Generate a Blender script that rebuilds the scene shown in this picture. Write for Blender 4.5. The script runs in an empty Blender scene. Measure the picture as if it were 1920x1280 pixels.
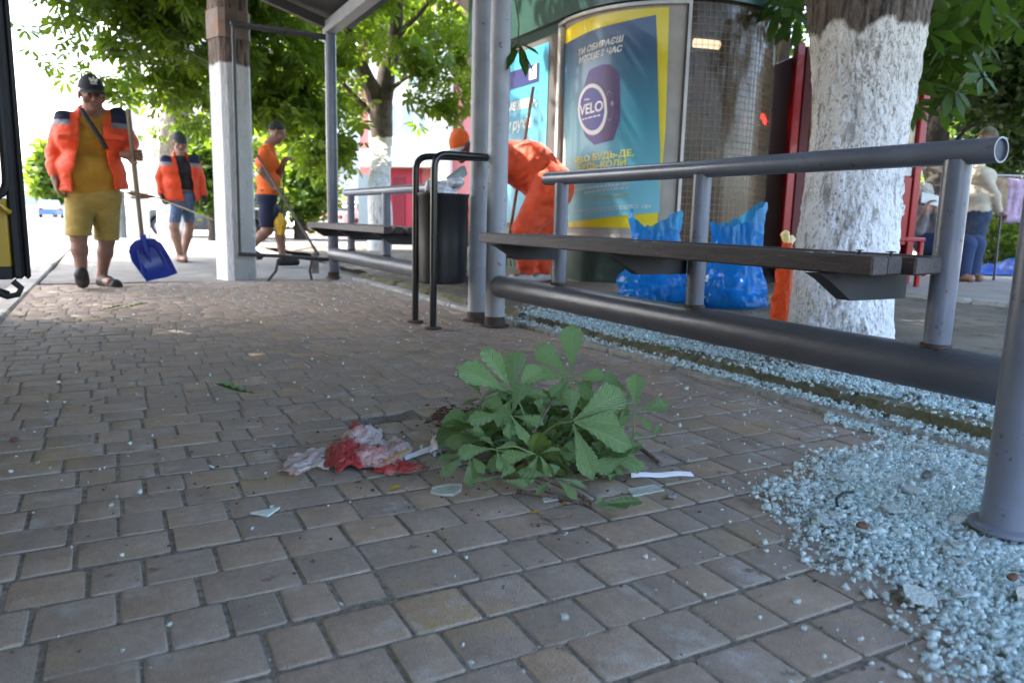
import bpy, math, random
import numpy as np
from mathutils import Vector, Matrix
random.seed(7); RNG = np.random.default_rng(7)
SC = bpy.context.scene
COL = SC.collection
# ------------------------------------------------------------ camera, sky, sun, exposure
FPX = 1380.333
RM = np.array([[0.8786, -0.0560, 0.4742], [-0.4765, -0.1549, 0.8654], [0.0250, -0.9863, -0.1628]])
_u, _s, _v = np.linalg.svd(RM); RM = _u @ _v
CAM = np.array([0.0, 0.0, 0.65])
cd = bpy.data.cameras.new('camera'); cam = bpy.data.objects.new('camera', cd); COL.objects.link(cam)
cd.sensor_width = 36; cd.lens = 36 * FPX / 1920; cd.clip_start = 0.02; cd.clip_end = 600
rt, up, bk = RM[:, 0], -RM[:, 1], -RM[:, 2]
cam.matrix_world = Matrix(((rt[0], up[0], bk[0], CAM[0]), (rt[1], up[1], bk[1], CAM[1]), (rt[2], up[2], bk[2], CAM[2]), (0, 0, 0, 1)))
cd.dof.use_dof = True; cd.dof.focus_distance = 2.1; cd.dof.aperture_fstop = 4.0
SC.camera = cam
SUN_AZ = Vector((-0.70, 0.71)).normalized(); SUN_EL = math.radians(54)
w = bpy.data.worlds.new('World'); SC.world = w; w.use_nodes = True
nt = w.node_tree; bg = nt.nodes['Background']
sky = nt.nodes.new('ShaderNodeTexSky'); sky.sky_type = 'NISHITA'; sky.sun_disc = False
sky.sun_elevation = SUN_EL; sky.sun_rotation = math.atan2(SUN_AZ.x, SUN_AZ.y)
sky.dust_density = 4.0; sky.air_density = 1.0; sky.ozone_density = 1.0
nt.links.new(sky.outputs[0], bg.inputs[0]); bg.inputs[1].default_value = 0.15
sl = bpy.data.lights.new('sun', 'SUN'); so = bpy.data.objects.new('sun', sl); COL.objects.link(so)
sl.energy = 3.0; sl.angle = math.radians(0.5); sl.color = (1.0, 0.95, 0.86)
sd = Vector((SUN_AZ.x * math.cos(SUN_EL), SUN_AZ.y * math.cos(SUN_EL), math.sin(SUN_EL)))
so.rotation_euler = sd.to_track_quat('Z', 'Y').to_euler(); so.location = (-20, 20, 30)
SC.view_settings.view_transform = 'Standard'; SC.view_settings.look = 'None'
SC.view_settings.exposure = 3.22; SC.view_settings.gamma = 1.0
SC.render.engine = 'CYCLES'; SC.cycles.use_denoising = True
SC.cycles.max_bounces = 10; SC.cycles.transparent_max_bounces = 12; SC.cycles.transmission_bounces = 8
SC.cycles.caustics_refractive = False; SC.cycles.caustics_reflective = False; SC.cycles.sample_clamp_indirect = 6

# ------------------------------------------------------------ layout helpers (photo measurements -> metres)
def ray(px, py): return RM @ np.array([px - 960.0, py - 640.0, FPX])
def gz(px, py, z=0.0):
    d = ray(px, py); return CAM + (z - CAM[2]) / d[2] * d
def gx(px, py, x):
    d = ray(px, py); return CAM + x / d[0] * d
def gy(px, py, y):
    d = ray(px, py); return CAM + y / d[1] * d
def pd(px, py, dep): return CAM + dep / FPX * ray(px, py)
def nrm(v):
    v = np.array(v, float); return v / (np.linalg.norm(v) + 1e-12)

# ------------------------------------------------------------ materials
MATS = {}
def _n(t, k, **kw):
    n = t.nodes.new(k)
    for a, b in kw.items(): setattr(n, a, b)
    return n
def mat(name, col, rough=0.6, metal=0.0, var=0.12, scale=8.0, bump=0.0, bscale=60.0, spec=0.5, col2=None, thr=None, soft=0.08,
        transl=0.0, trans=0.0, coat=0.0, emit=0.0, detail=6.0, stretch=None, ior=1.45, alpha=1.0, c2scale=None, sheen=0.0):
    m = bpy.data.materials.new(name); m.use_nodes = True; t = m.node_tree; b = t.nodes['Principled BSDF']
    tc = _n(t, 'ShaderNodeTexCoord'); src = tc.outputs['Object']
    if stretch:
        mp = _n(t, 'ShaderNodeMapping'); mp.inputs['Scale'].default_value = stretch; t.links.new(src, mp.inputs[0]); src = mp.outputs[0]
    nz = _n(t, 'ShaderNodeTexNoise'); nz.inputs['Scale'].default_value = scale; nz.inputs['Detail'].default_value = detail
    t.links.new(src, nz.inputs['Vector'])
    mr = _n(t, 'ShaderNodeMapRange'); mr.inputs[1].default_value = .3; mr.inputs[2].default_value = .7
    mr.inputs[3].default_value = 1 - var; mr.inputs[4].default_value = 1 + var
    t.links.new(nz.outputs[0], mr.inputs[0])
    mx = _n(t, 'ShaderNodeMix', data_type='RGBA', blend_type='MULTIPLY'); mx.inputs[0].default_value = 1
    mx.inputs[6].default_value = (*col, 1); t.links.new(mr.outputs[0], mx.inputs[7])
    out = mx.outputs[2]
    if col2 is not None:
        n2 = _n(t, 'ShaderNodeTexNoise'); n2.inputs['Scale'].default_value = c2scale or scale * 2.3; n2.inputs['Detail'].default_value = 8; n2.inputs['Roughness'].default_value = .65
        t.links.new(src, n2.inputs['Vector'])
        m2 = _n(t, 'ShaderNodeMapRange'); m2.inputs[1].default_value = thr - soft; m2.inputs[2].default_value = thr + soft
        t.links.new(n2.outputs[0], m2.inputs[0])
        mm = _n(t, 'ShaderNodeMix', data_type='RGBA'); t.links.new(m2.outputs[0], mm.inputs[0]); t.links.new(out, mm.inputs[6]); mm.inputs[7].default_value = (*col2, 1)
        out = mm.outputs[2]
    t.links.new(out, b.inputs['Base Color'])
    b.inputs['Roughness'].default_value = rough; b.inputs['Metallic'].default_value = metal
    b.inputs['Specular IOR Level'].default_value = spec; b.inputs['Transmission Weight'].default_value = trans
    b.inputs['Coat Weight'].default_value = coat; b.inputs['IOR'].default_value = ior; b.inputs['Sheen Weight'].default_value = sheen
    b.inputs['Alpha'].default_value = alpha
    if emit: b.inputs['Emission Color'].default_value = (*col, 1); b.inputs['Emission Strength'].default_value = emit
    if bump:
        nb = _n(t, 'ShaderNodeTexNoise'); nb.inputs['Scale'].default_value = bscale; nb.inputs['Detail'].default_value = 6
        t.links.new(src, nb.inputs['Vector'])
        bp = _n(t, 'ShaderNodeBump'); bp.inputs['Strength'].default_value = bump; bp.inputs['Distance'].default_value = .02
        t.links.new(nb.outputs[0], bp.inputs['Height']); t.links.new(bp.outputs[0], b.inputs['Normal'])
    if transl:
        tr = _n(t, 'ShaderNodeBsdfTranslucent'); t.links.new(out, tr.inputs[0])
        g = _n(t, 'ShaderNodeMix', data_type='RGBA', blend_type='MULTIPLY'); g.inputs[0].default_value = 1
        t.links.new(out, g.inputs[6]); g.inputs[7].default_value = (1.9, 1.75, .55, 1); t.links.new(g.outputs[2], tr.inputs[0])
        ms = _n(t, 'ShaderNodeMixShader'); ms.inputs[0].default_value = min(transl, .6)
        t.links.new(b.outputs[0], ms.inputs[1]); t.links.new(tr.outputs[0], ms.inputs[2])
        t.links.new(ms.outputs[0], t.nodes['Material Output'].inputs[0])
    MATS[name] = m
    return m
def island_mix(m, cols, socket='Base Color', fac=1.0):
    """tint each loose piece of a mesh by its own random colour from cols"""
    t = m.node_tree; b = t.nodes['Principled BSDF']; l = b.inputs[socket].links[0]; o = l.from_socket
    g = _n(t, 'ShaderNodeNewGeometry'); cr = _n(t, 'ShaderNodeValToRGB'); e = cr.color_ramp.elements
    for i, c in enumerate(cols):
        el = e[i] if i < 2 else e.new(i / (len(cols) - 1))
        el.position = i / (len(cols) - 1); el.color = (*c, 1)
    t.links.new(g.outputs['Random Per Island'], cr.inputs[0])
    mx = _n(t, 'ShaderNodeMix', data_type='RGBA', blend_type='MULTIPLY'); mx.inputs[0].default_value = fac
    t.links.new(o, mx.inputs[6]); t.links.new(cr.outputs[0], mx.inputs[7]); 
    for lk in list(o.links):
        if lk.to_node != mx: 
            ts = lk.to_socket; t.links.remove(lk); t.links.new(mx.outputs[2], ts)
    return m

# ------------------------------------------------------------ object helpers
def tag(o, label=None, cat=None, group=None, kind=None):
    if label: o['label'] = label
    if cat: o['category'] = cat
    if group: o['group'] = group
    if kind: o['kind'] = kind
    return o
def empty(name, loc, label=None, cat=None, group=None, rz=0.0):
    o = bpy.data.objects.new(name, None); COL.objects.link(o); o.location = loc; o.rotation_euler = (0, 0, rz); o.empty_display_size = .1
    return tag(o, label, cat, group)
def mesh_obj(name, V, F, mats, parent=None, loc=None, smooth=True, angle=40, idx=None):
    V = np.asarray(V, float)
    off = np.array(parent.location if parent is not None and loc is None else (loc if loc is not None else (0, 0, 0)), float)
    me = bpy.data.meshes.new(name)
    if isinstance(F, np.ndarray) and F.ndim == 2:
        k = F.shape[1]; me.vertices.add(len(V)); me.vertices.foreach_set('co', (V - off).astype(np.float32).ravel())
        me.loops.add(F.size); me.loops.foreach_set('vertex_index', F.astype(np.int32).ravel())
        me.polygons.add(len(F)); me.polygons.foreach_set('loop_start', np.arange(0, F.size, k, dtype=np.int32))
        me.update(calc_edges=True); me.validate()
    else:
        me.from_pydata((V - off).tolist(), [], F); me.update()
    for m in (mats if isinstance(mats, (list, tuple)) else [mats]): me.materials.append(m)
    if idx is not None and len(idx) == len(me.polygons): me.polygons.foreach_set('material_index', np.asarray(idx, np.int32))
    if smooth:
        me.polygons.foreach_set('use_smooth', np.ones(len(me.polygons), bool))
        if angle < 180: me.set_sharp_from_angle(angle=math.radians(angle))
    o = bpy.data.objects.new(name, me); COL.objects.link(o)
    if parent is not None: o.parent = parent
    elif loc is not None: o.location = loc
    return o
def copy_tree(o, parent=None):
    c = o.copy(); COL.objects.link(c); c.parent = parent
    for ch in [x for x in bpy.data.objects if x.parent == o]: copy_tree(ch, c)
    return c
class MB:
    def __init__(s): s.V = []; s.F = []; s.I = []
    def add(s, V, F, i=0):
        b = len(s.V); s.V += [tuple(map(float, v)) for v in V]; s.F += [tuple(int(a) + b for a in f) for f in F]; s.I += [i] * len(F); return s
    def box(s, lo, hi, i=0, bev=0.0, M=None):
        lo = np.array(lo, float); hi = np.array(hi, float)
        if bev <= 0:
            V = [(x, y, z) for x in (lo[0], hi[0]) for y in (lo[1], hi[1]) for z in (lo[2], hi[2])]
            F = [(0, 1, 3, 2), (4, 6, 7, 5), (0, 4, 5, 1), (2, 3, 7, 6), (0, 2, 6, 4), (1, 5, 7, 3)]
        else:
            c = (lo + hi) / 2; hh = (hi - lo) / 2; b = min(bev, hh.min() * .98); V = []; F = []; key = {}
            for sx in (-1, 1):
                for sy in (-1, 1):
                    for sz in (-1, 1):
                        sg = np.array((sx, sy, sz))
                        for a in range(3):
                            p = hh - b; p = p.copy(); p[a] = hh[a]; key[(sx, sy, sz, a)] = len(V); V.append(c + sg * p)
            for a in range(3):
                o1, o2 = [k for k in range(3) if k != a]
                for sg in (-1, 1):
                    q = []
                    for s1, s2 in ((-1, -1), (1, -1), (1, 1), (-1, 1)):
                        t = [0, 0, 0]; t[a] = sg; t[o1] = s1; t[o2] = s2; q.append(key[(*t, a)])
                    F.append(q)
                for s1 in (-1, 1):
                    for s2 in (-1, 1):
                        t = [0, 0, 0]; t[o1] = s1; t[o2] = s2; t[a] = -1; u = list(t); u[a] = 1
                        F.append([key[(*t, o1)], key[(*u, o1)], key[(*u, o2)], key[(*t, o2)]])
            for sx in (-1, 1):
                for sy in (-1, 1):
                    for sz in (-1, 1): F.append([key[(sx, sy, sz, a)] for a in range(3)])
            # orient outward
            G = []
            for f in F:
                P = [np.array(V[k]) for k in f]; n = np.cross(P[1] - P[0], P[2] - P[0]); m_ = sum(P) / len(P) - c
                G.append(f if n @ m_ >= 0 else f[::-1])
            F = G
        if M is not None: V = [M @ Vector(v) for v in V]
        return s.add(V, F, i)
    def tube(s, pts, rad, n=12, i=0, caps=True, wob=0.0):
        P = [np.array(p, float) for p in pts]; m = len(P); R = rad if hasattr(rad, '__len__') else [rad] * m
        V = []; prev = None
        for k in range(m):
            t = nrm((P[min(k + 1, m - 1)] - P[max(k - 1, 0)]))
            if prev is None:
                a = np.array((0, 0, 1.)) if abs(t[2]) < .9 else np.array((1., 0, 0)); x = nrm(np.cross(a, t))
            else: x = nrm(prev - t * (prev @ t))
            prev = x; y = np.cross(t, x)
            for j in range(n):
                an = 2 * math.pi * j / n; rr = R[k] * (1 + wob * (random.random() - .5)); V.append(P[k] + rr * (math.cos(an) * x + math.sin(an) * y))
        F = [(k * n + j, k * n + (j + 1) % n, (k + 1) * n + (j + 1) % n, (k + 1) * n + j) for k in range(m - 1) for j in range(n)]
        if caps: F += [tuple(range(n))[::-1], tuple((m - 1) * n + j for j in range(n))]
        return s.add(V, F, i)
    def lathe(s, prof, c=(0, 0, 0), n=24, i=0, a0=0.0, a1=2 * math.pi):
        full = abs(a1 - a0 - 2 * math.pi) < 1e-6; na = n if full else n + 1
        V = [(c[0] + r * math.cos(a0 + (a1 - a0) * j / n), c[1] + r * math.sin(a0 + (a1 - a0) * j / n), c[2] + z) for r, z in prof for j in range(na)]
        F = []
        for k in range(len(prof) - 1):
            for j in range(n):
                j2 = (j + 1) % na; F.append((k * na + j, k * na + j2, (k + 1) * na + j2, (k + 1) * na + j))
        return s.add(V, F, i)
    def prism(s, poly, axis, a, b, i=0):
        """extrude a polygon given in the two other axes along axis from a to b"""
        n = len(poly); V = []
        for h in (a, b):
            for p in poly:
                v = list(p); v.insert(axis, h); V.append(v)
        F = [tuple(range(n))[::-1], tuple(range(n, 2 * n))] + [(j, (j + 1) % n, n + (j + 1) % n, n + j) for j in range(n)]
        return s.add(V, F, i)
    def build(s, name, mats, parent=None, loc=None, smooth=True, angle=40):
        return mesh_obj(name, s.V, s.F, mats, parent, loc, smooth, angle, s.I)
def rounded(pts, r, seg=6):
    """polyline with rounded corners"""
    P = [np.array(p, float) for p in pts]; out = [P[0]]
    for k in range(1, len(P) - 1):
        a = nrm(P[k - 1] - P[k]); b = nrm(P[k + 1] - P[k]); p0 = P[k] + a * r; p1 = P[k] + b * r
        for j in range(seg + 1):
            t = j / seg; out.append((1 - t) ** 2 * p0 + 2 * t * (1 - t) * P[k] + t * t * p1)
    return out + [P[-1]]
def vnoise(P, scale, seed=0):
    """smooth value noise -1..1 on an (...,3) array"""
    Q = np.asarray(P, np.float32) * scale + seed * 17.13; I = np.floor(Q).astype(np.int64); f = (Q - I).astype(np.float32); f = f * f * (3 - 2 * f)
    def h(ix, iy, iz):
        n = (ix * 73856093 ^ iy * 19349663 ^ iz * 83492791) & 0xffffffff
        n = (n ^ (n >> 13)) * 1274126177 & 0xffffffff; n = (n ^ (n >> 16)) & 0xffff
        return n.astype(np.float32) / 32767.5 - 1
    r = 0
    for a in (0, 1):
        for b in (0, 1):
            for c in (0, 1):
                wgt = (f[..., 0] if a else 1 - f[..., 0]) * (f[..., 1] if b else 1 - f[..., 1]) * (f[..., 2] if c else 1 - f[..., 2])
                r = r + wgt * h(I[..., 0] + a, I[..., 1] + b, I[..., 2] + c)
    return r

# ------------------------------------------------------------ signed-distance mesher (bodies, clothes, bags)
class SDF:
    def __init__(s, lo, hi, h):
        s.lo = np.array(lo, np.float32); s.h = h; s.n = np.ceil((np.array(hi) - np.array(lo)) / h).astype(int) + 1
        s.F = np.full(s.n, .5, np.float32)
    def _reg(s, lo, hi):
        a = np.clip(np.floor((np.array(lo) - s.lo) / s.h).astype(int), 0, s.n); b = np.clip(np.ceil((np.array(hi) - s.lo) / s.h).astype(int) + 1, 0, s.n)
        if (b <= a).any(): return None, None
        sl_ = tuple(slice(x, y) for x, y in zip(a, b))
        ax = [s.lo[k] + s.h * np.arange(a[k], b[k], dtype=np.float32) for k in range(3)]
        return sl_, np.stack(np.meshgrid(*ax, indexing='ij'), -1)
    def _un(s, sl_, d, k):
        A = s.F[sl_]
        if k > 0:
            q = np.maximum(k - np.abs(A - d), 0) / k; s.F[sl_] = np.minimum(A, d) - q * q * k / 4
        else: s.F[sl_] = np.minimum(A, d)
    def cone(s, a, b, ra, rb, k=.02):
        a = np.array(a, np.float32); b = np.array(b, np.float32); r = max(ra, rb) + k + 2 * s.h
        sl_, P = s._reg(np.minimum(a, b) - r, np.maximum(a, b) + r)
        if sl_ is None: return s
        ab = b - a; L = float(ab @ ab) + 1e-9; t = np.clip(((P - a) @ ab) / L, 0, 1)
        d = np.linalg.norm(P - a - t[..., None] * ab, axis=-1) - (ra + (rb - ra) * t)
        s._un(sl_, d, k); return s
    def ell(s, c, r, axes=None, k=.02, cut=False):
        c = np.array(c, np.float32); r = np.array(r, np.float32); m = r.max() + k + 2 * s.h
        sl_, P = s._reg(c - m, c + m)
        if sl_ is None: return s
        Q = P - c
        if axes is not None: Q = Q @ np.array(axes, np.float32).T
        k0 = np.linalg.norm(Q / r, axis=-1); k1 = np.linalg.norm(Q / (r * r), axis=-1) + 1e-9; d = k0 * (k0 - 1) / k1
        if cut: s.F[sl_] = np.maximum(s.F[sl_], -d)
        else: s._un(sl_, d, k)
        return s
    def fun(s, fn, lo=None, hi=None):
        sl_, P = s._reg(s.lo if lo is None else lo, s.lo + s.h * s.n if hi is None else hi); s.F[sl_] = fn(P, s.F[sl_]); return s
    def mesh(s):
        F = s.F.copy(); F[0], F[-1], F[:, 0], F[:, -1], F[:, :, 0], F[:, :, -1] = [.5] * 6
        S = F < 0; nx, ny, nz = F.shape
        c = sum(S[a:nx - 1 + a, b:ny - 1 + b, d:nz - 1 + d].astype(np.int8) for a in (0, 1) for b in (0, 1) for d in (0, 1))
        act = np.argwhere((c > 0) & (c < 8)); im = np.full((nx - 1, ny - 1, nz - 1), -1, np.int64); im[tuple(act.T)] = np.arange(len(act))
        acc = np.zeros((len(act), 3)); cnt = np.zeros(len(act)); co = [(a, b, d) for a in (0, 1) for b in (0, 1) for d in (0, 1)]
        for p in co:
            for ax in range(3):
                if p[ax]: continue
                q = list(p); q[ax] = 1; f0 = F[tuple((act + p).T)]; f1 = F[tuple((act + q).T)]; m = (f0 < 0) != (f1 < 0)
                t = np.where(m, f0 / np.where(np.abs(f0 - f1) < 1e-9, 1, f0 - f1), 0); v = np.tile(np.array(p, float), (len(act), 1)); v[:, ax] += t
                acc += v * m[:, None]; cnt += m
        V = (act + acc / np.maximum(cnt, 1)[:, None]) * s.h + s.lo
        Q = []
        for ax in range(3):
            A = [slice(None)] * 3; B = [slice(None)] * 3; A[ax] = slice(0, -1); B[ax] = slice(1, None)
            e = np.argwhere(S[tuple(A)] != S[tuple(B)]); flip = S[tuple(A)][tuple(e.T)]
            u, v = (ax + 1) % 3, (ax + 2) % 3; ok = (e[:, u] > 0) & (e[:, v] > 0); e = e[ok]; flip = flip[ok]
            def at(du, dv):
                k = e.copy(); k[:, u] += du; k[:, v] += dv; return im[tuple(k.T)]
            q = np.stack([at(-1, -1), at(0, -1), at(0, 0), at(-1, 0)], 1); q[~flip] = q[~flip][:, ::-1]; Q.append(q)
        return V, np.concatenate(Q)
# ------------------------------------------------------------ shared materials
asph = mat('asphalt', (.085, .085, .09), .9, var=.25, scale=3, bump=.5, bscale=220)
dirt = mat('trodden_dirt', (.17, .145, .115), .95, var=.3, scale=2.2, bump=.8, bscale=70, col2=(.10, .085, .06), thr=.56, c2scale=5)
conc = mat('grey_concrete', (.22, .21, .195), .9, var=.18, scale=3, bump=.4, bscale=120, col2=(.2, .195, .18), thr=.6)
kerbm = mat('kerb_stone', (.34, .335, .32), .9, var=.22, scale=5, bump=.6, bscale=110, col2=(.16, .15, .13), thr=.6, c2scale=14)
mossm = mat('mossy_stone', (.22, .195, .15), .95, var=.3, scale=8, bump=.9, bscale=80, col2=(.13, .125, .06), thr=.5, c2scale=9)
sand = mat('joint_sand', (.26, .225, .19), .95, var=.45, scale=60, bump=.8, bscale=400, col2=(.45, .47, .47), thr=.62, soft=.04, c2scale=170)
steel = mat('grey_blue_paint', (.155, .172, .22), .33, var=.14, scale=7, bump=.06, bscale=60, coat=.25, col2=(.09, .085, .085), thr=.635, soft=.012, c2scale=34)
steel_pale = mat('pale_chipped_paint', (.34, .35, .37), .45, var=.10, scale=9, bump=.12, bscale=80, col2=(.13, .12, .12), thr=.66, soft=.015, c2scale=22)
steel_dark = mat('dark_grey_beam_paint', (.092, .098, .118), .38, var=.2, scale=5, bump=.1, bscale=60, coat=.1, col2=(.10, .06, .04), thr=.71, soft=.03, c2scale=18)
rustm = mat('rusty_foot', (.085, .06, .05), .9, var=.35, scale=20, bump=.6, bscale=160)
blackp = mat('black_enamel', (.012, .012, .013), .28, var=.2, scale=20, coat=.3)
woodd = mat('dark_stained_wood', (.065, .048, .045), .5, var=.35, scale=14, bump=.35, bscale=90, stretch=(6, .6, 6), col2=(.16, .13, .12), thr=.66, soft=.05, c2scale=16)
rubber = mat('black_rubber', (.014, .014, .016), .6, var=.2, scale=20)
chrome = mat('dull_metal', (.4, .4, .4), .35, metal=.9)

# ------------------------------------------------------------ setting: ground, road, pavements
def sheet(name, x0, x1, y0, y1, z, m, nx=2, ny=2, fn=None, kind='structure'):
    xs = np.linspace(x0, x1, nx); ys = np.linspace(y0, y1, ny); G = np.stack(np.meshgrid(xs, ys, indexing='ij'), -1).reshape(-1, 2)
    V = np.c_[G, np.full(len(G), z)]
    if fn is not None: V[:, 2] = fn(V)
    F = np.array([(i * ny + j, (i + 1) * ny + j, (i + 1) * ny + j + 1, i * ny + j + 1) for i in range(nx - 1) for j in range(ny - 1)])
    return tag(mesh_obj(name, V, F, m, angle=180), kind=kind)
sheet('ground', -250, 250, -60, 400, -.17, mat('bare_ground', (.2, .18, .15), .95, var=.25, scale=.4))
sheet('road', -9.5, -.76, -12, 90, -.150, asph)
sheet('side_road', -.5, 60, 19.0, 27, -.146, asph)
sheet('far_pavement', -16, -9.5, -12, 90, -.03, conc)
# concrete footway continuing beyond the pavers, sitting a little lower with a dark slot before it
def foot_z(V):
    return -.012 + .012 * vnoise(V, .8) + .006 * vnoise(V, 3.1)
sheet('footway', -.55, 2.6, 7.62, 18.6, 0, conc, 40, 120, foot_z)
sheet('footway_slot', -.55, 2.6, 7.40, 7.64, -.075, mat('dark_slot', (.03, .028, .026), .95, var=.4, scale=30))
# raised soil on the right
def soil_z(V):
    x, y = V[:, 0], V[:, 1]
    t = np.clip((x - 2.42) / .9, 0, 1); z = .05 + .09 * t * t * (3 - 2 * t)
    return z + .016 * vnoise(V * [1, 1, 0], 1.3) + .010 * vnoise(V * [1, 1, 0], 5.0) + .004 * vnoise(V * [1, 1, 0], 17)
sheet('soil', 2.42, 9.0, -2.5, 9.6, 0, dirt, 150, 240, soil_z)
sheet('far_soil', 2.6, 9.0, 9.6, 18.8, .06, dirt, 60, 80, lambda V: .06 + .03 * vnoise(V * [1, 1, 0], .9) - .10 * np.clip((V[:, 1] - 14) / 4, 0, 1))
sheet('park_path', 5.4, 40, -3, 12, .162, mat('path_paving', (.27, .25, .23), .9, var=.2, scale=2.5, bump=.4, bscale=90), 3, 3)
sheet('park_ground', 9.0, 60, -30, 60, .10, mat('park_soil', (.12, .12, .07), .95, var=.4, scale=1.2, bump=.6, bscale=30), 2, 2)

def kerb_row(name, x0, x1, y0, y1, zt, zb, m, step=1.0, bev=.014):
    b = MB(); y = y0
    while y < y1 - .05:
        L = min(step, y1 - y); d = random.uniform(-.004, .004)
        b.box((x0 + d, y + .004, zb), (x1 + d, y + L - .004, zt + random.uniform(-.004, .003)), bev=bev); y += L
    return tag(b.build(name, m, angle=30), kind='structure')
kerb_row('road_kerb', -.76, -.57, -3, 30, .012, -.25, kerbm)
kerb_row('paving_edge_kerb', 2.20, 2.30, -1.5, 7.5, .022, -.2, kerbm, .5, .01)
kerb_row('mossy_kerb', 2.30, 2.44, -1.5, 7.6, .062, -.2, mossm, .8, .03)
kerb_row('park_path_kerb', 5.27, 5.40, -3, 12, .185, 0, kerbm, 1.0, .03)
sheet('joint_bed', -.58, 2.21, -.6, 7.46, -.0028, sand, 140, 400, lambda V: -.0028 + .0025 * np.sin(V[:, 0] * 2.3 + 1) * np.sin(V[:, 1] * 1.9) - .03 * np.clip(1.6 - np.maximum(np.abs(V[:, 0] - .72) / .10, np.abs(V[:, 1] - 2.262) / .05), 0, 1))

# block paving: every block modelled, rows run across the pavement
pv = mat('paving_blocks', (.325, .268, .228), .78, var=.13, scale=9, bump=.35, bscale=300, col2=(.13, .115, .10), thr=.69, soft=.07, c2scale=5.5, spec=.4)
island_mix(pv, [(.88, .86, .85), (1.0, .98, .97), (1.08, 1.02, .95), (.94, .93, .94), (1.16, 1.04, .90), (.98, .96, .95), (.84, .83, .83)])
def speckle(m, scale, lo_, hi_, seed_scale=1.0):
    """fine sand-grain mottling of a cast concrete face"""
    t = m.node_tree; b = t.nodes['Principled BSDF']; o = b.inputs['Base Color'].links[0].from_socket; tc = _n(t, 'ShaderNodeTexCoord'); nz = _n(t, 'ShaderNodeTexNoise'); nz.inputs['Scale'].default_value = scale; nz.inputs['Detail'].default_value = 3; t.links.new(tc.outputs['Object'], nz.inputs['Vector'])
    mr = _n(t, 'ShaderNodeMapRange'); mr.inputs[1].default_value = .32; mr.inputs[2].default_value = .68; mr.inputs[3].default_value = lo_; mr.inputs[4].default_value = hi_; t.links.new(nz.outputs[0], mr.inputs[0])
    mx = _n(t, 'ShaderNodeMix', data_type='RGBA', blend_type='MULTIPLY'); mx.inputs[0].default_value = 1; t.links.new(o, mx.inputs[6]); t.links.new(mr.outputs[0], mx.inputs[7]); t.links.new(mx.outputs[2], b.inputs['Base Color'])
def stain(m, col, scale, thr, soft, amt):
    t = m.node_tree; b = t.nodes['Principled BSDF']; o = b.inputs['Base Color'].links[0].from_socket; tc = _n(t, 'ShaderNodeTexCoord'); nz = _n(t, 'ShaderNodeTexNoise'); nz.inputs['Scale'].default_value = scale; nz.inputs['Detail'].default_value = 7; nz.inputs['Roughness'].default_value = .6; t.links.new(tc.outputs['Object'], nz.inputs['Vector'])
    mr = _n(t, 'ShaderNodeMapRange'); mr.inputs[1].default_value = thr - soft; mr.inputs[2].default_value = thr + soft; mr.inputs[4].default_value = amt; t.links.new(nz.outputs[0], mr.inputs[0])
    mx = _n(t, 'ShaderNodeMix', data_type='RGBA'); t.links.new(mr.outputs[0], mx.inputs[0]); t.links.new(o, mx.inputs[6]); mx.inputs[7].default_value = (*col, 1); t.links.new(mx.outputs[2], b.inputs['Base Color'])
stain(pv, (.36, .27, .16), 3.1, .60, .06, .75); stain(pv, (.42, .41, .40), 7.0, .62, .05, .6); stain(pv, (.11, .09, .07), 11.0, .68, .03, .8); stain(pv, (.20, .13, .08), 4.3, .67, .04, .7)
speckle(pv, 520, .78, 1.2); speckle(pv, 60, .92, 1.08)
pe = mat('block_edges', (.31, .265, .22), .85, var=.2, scale=12, bump=.4, bscale=200, col2=(.33, .26, .17), thr=.60, soft=.08, c2scale=4)
def paving():
    V = []; F = []; I = []; y = -.55; pitch = .1195
    while y < 7.42:
        x = -.565 + random.uniform(-.09, 0)
        while x < 2.19:
            L = random.choice((.088, .088, .125, .125, .125, .168)); a = max(x, -.565); bnd = min(x + L, 2.195)
            cx, cy = (x + L / 2), y + pitch / 2
            hole = abs(cy - 2.262) < .061 and .60 < cx < .83
            if bnd - a > .03 and not hole:
                g = .0021; dz = random.gauss(0, .0009); tx, ty = random.gauss(0, .006), random.gauss(0, .006)
                if random.random() < .04: dz -= .0012
                cxm = (a + bnd) / 2; b0 = len(V)
                for ins, zz in ((0, -.04), (0, -.0062), (.0016, -.0024), (.0038, -.0006), (.0062, 0)):
                    x0, x1, y0, y1 = a + g + ins, bnd - g - ins, y + g + ins, y + pitch - g - ins; c = .0045
                    jig = random.uniform(-.0012, .0012) if ins else 0
                    for (px, py) in ((x0 + c, y0), (x1 - c, y0), (x1, y0 + c), (x1, y1 - c), (x1 - c, y1), (x0 + c, y1), (x0, y1 - c), (x0, y0 + c)):
                        V.append((px + jig, py + .0035 * math.sin(px * 3.1 + y * 40) + .002 * math.sin(px * 9 + y * 77), zz + dz + .0025 * math.sin(px * 2.3 + 1) * math.sin(py * 1.9) + (px - cxm) * tx + (py - cy) * ty))
                for r in range(4):
                    for k in range(8):
                        F.append((b0 + r * 8 + k, b0 + r * 8 + (k + 1) % 8, b0 + r * 8 + 8 + (k + 1) % 8, b0 + r * 8 + 8 + k)); I.append(1 if 1 <= r < 3 else 0)
                F.append(tuple(b0 + 32 + k for k in range(8))); I.append(0)
            x += L
        y += pitch
    o = mesh_obj('block_paving', V, F, [pv, pe], angle=35, idx=I); tag(o, kind='structure')
paving()

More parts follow.
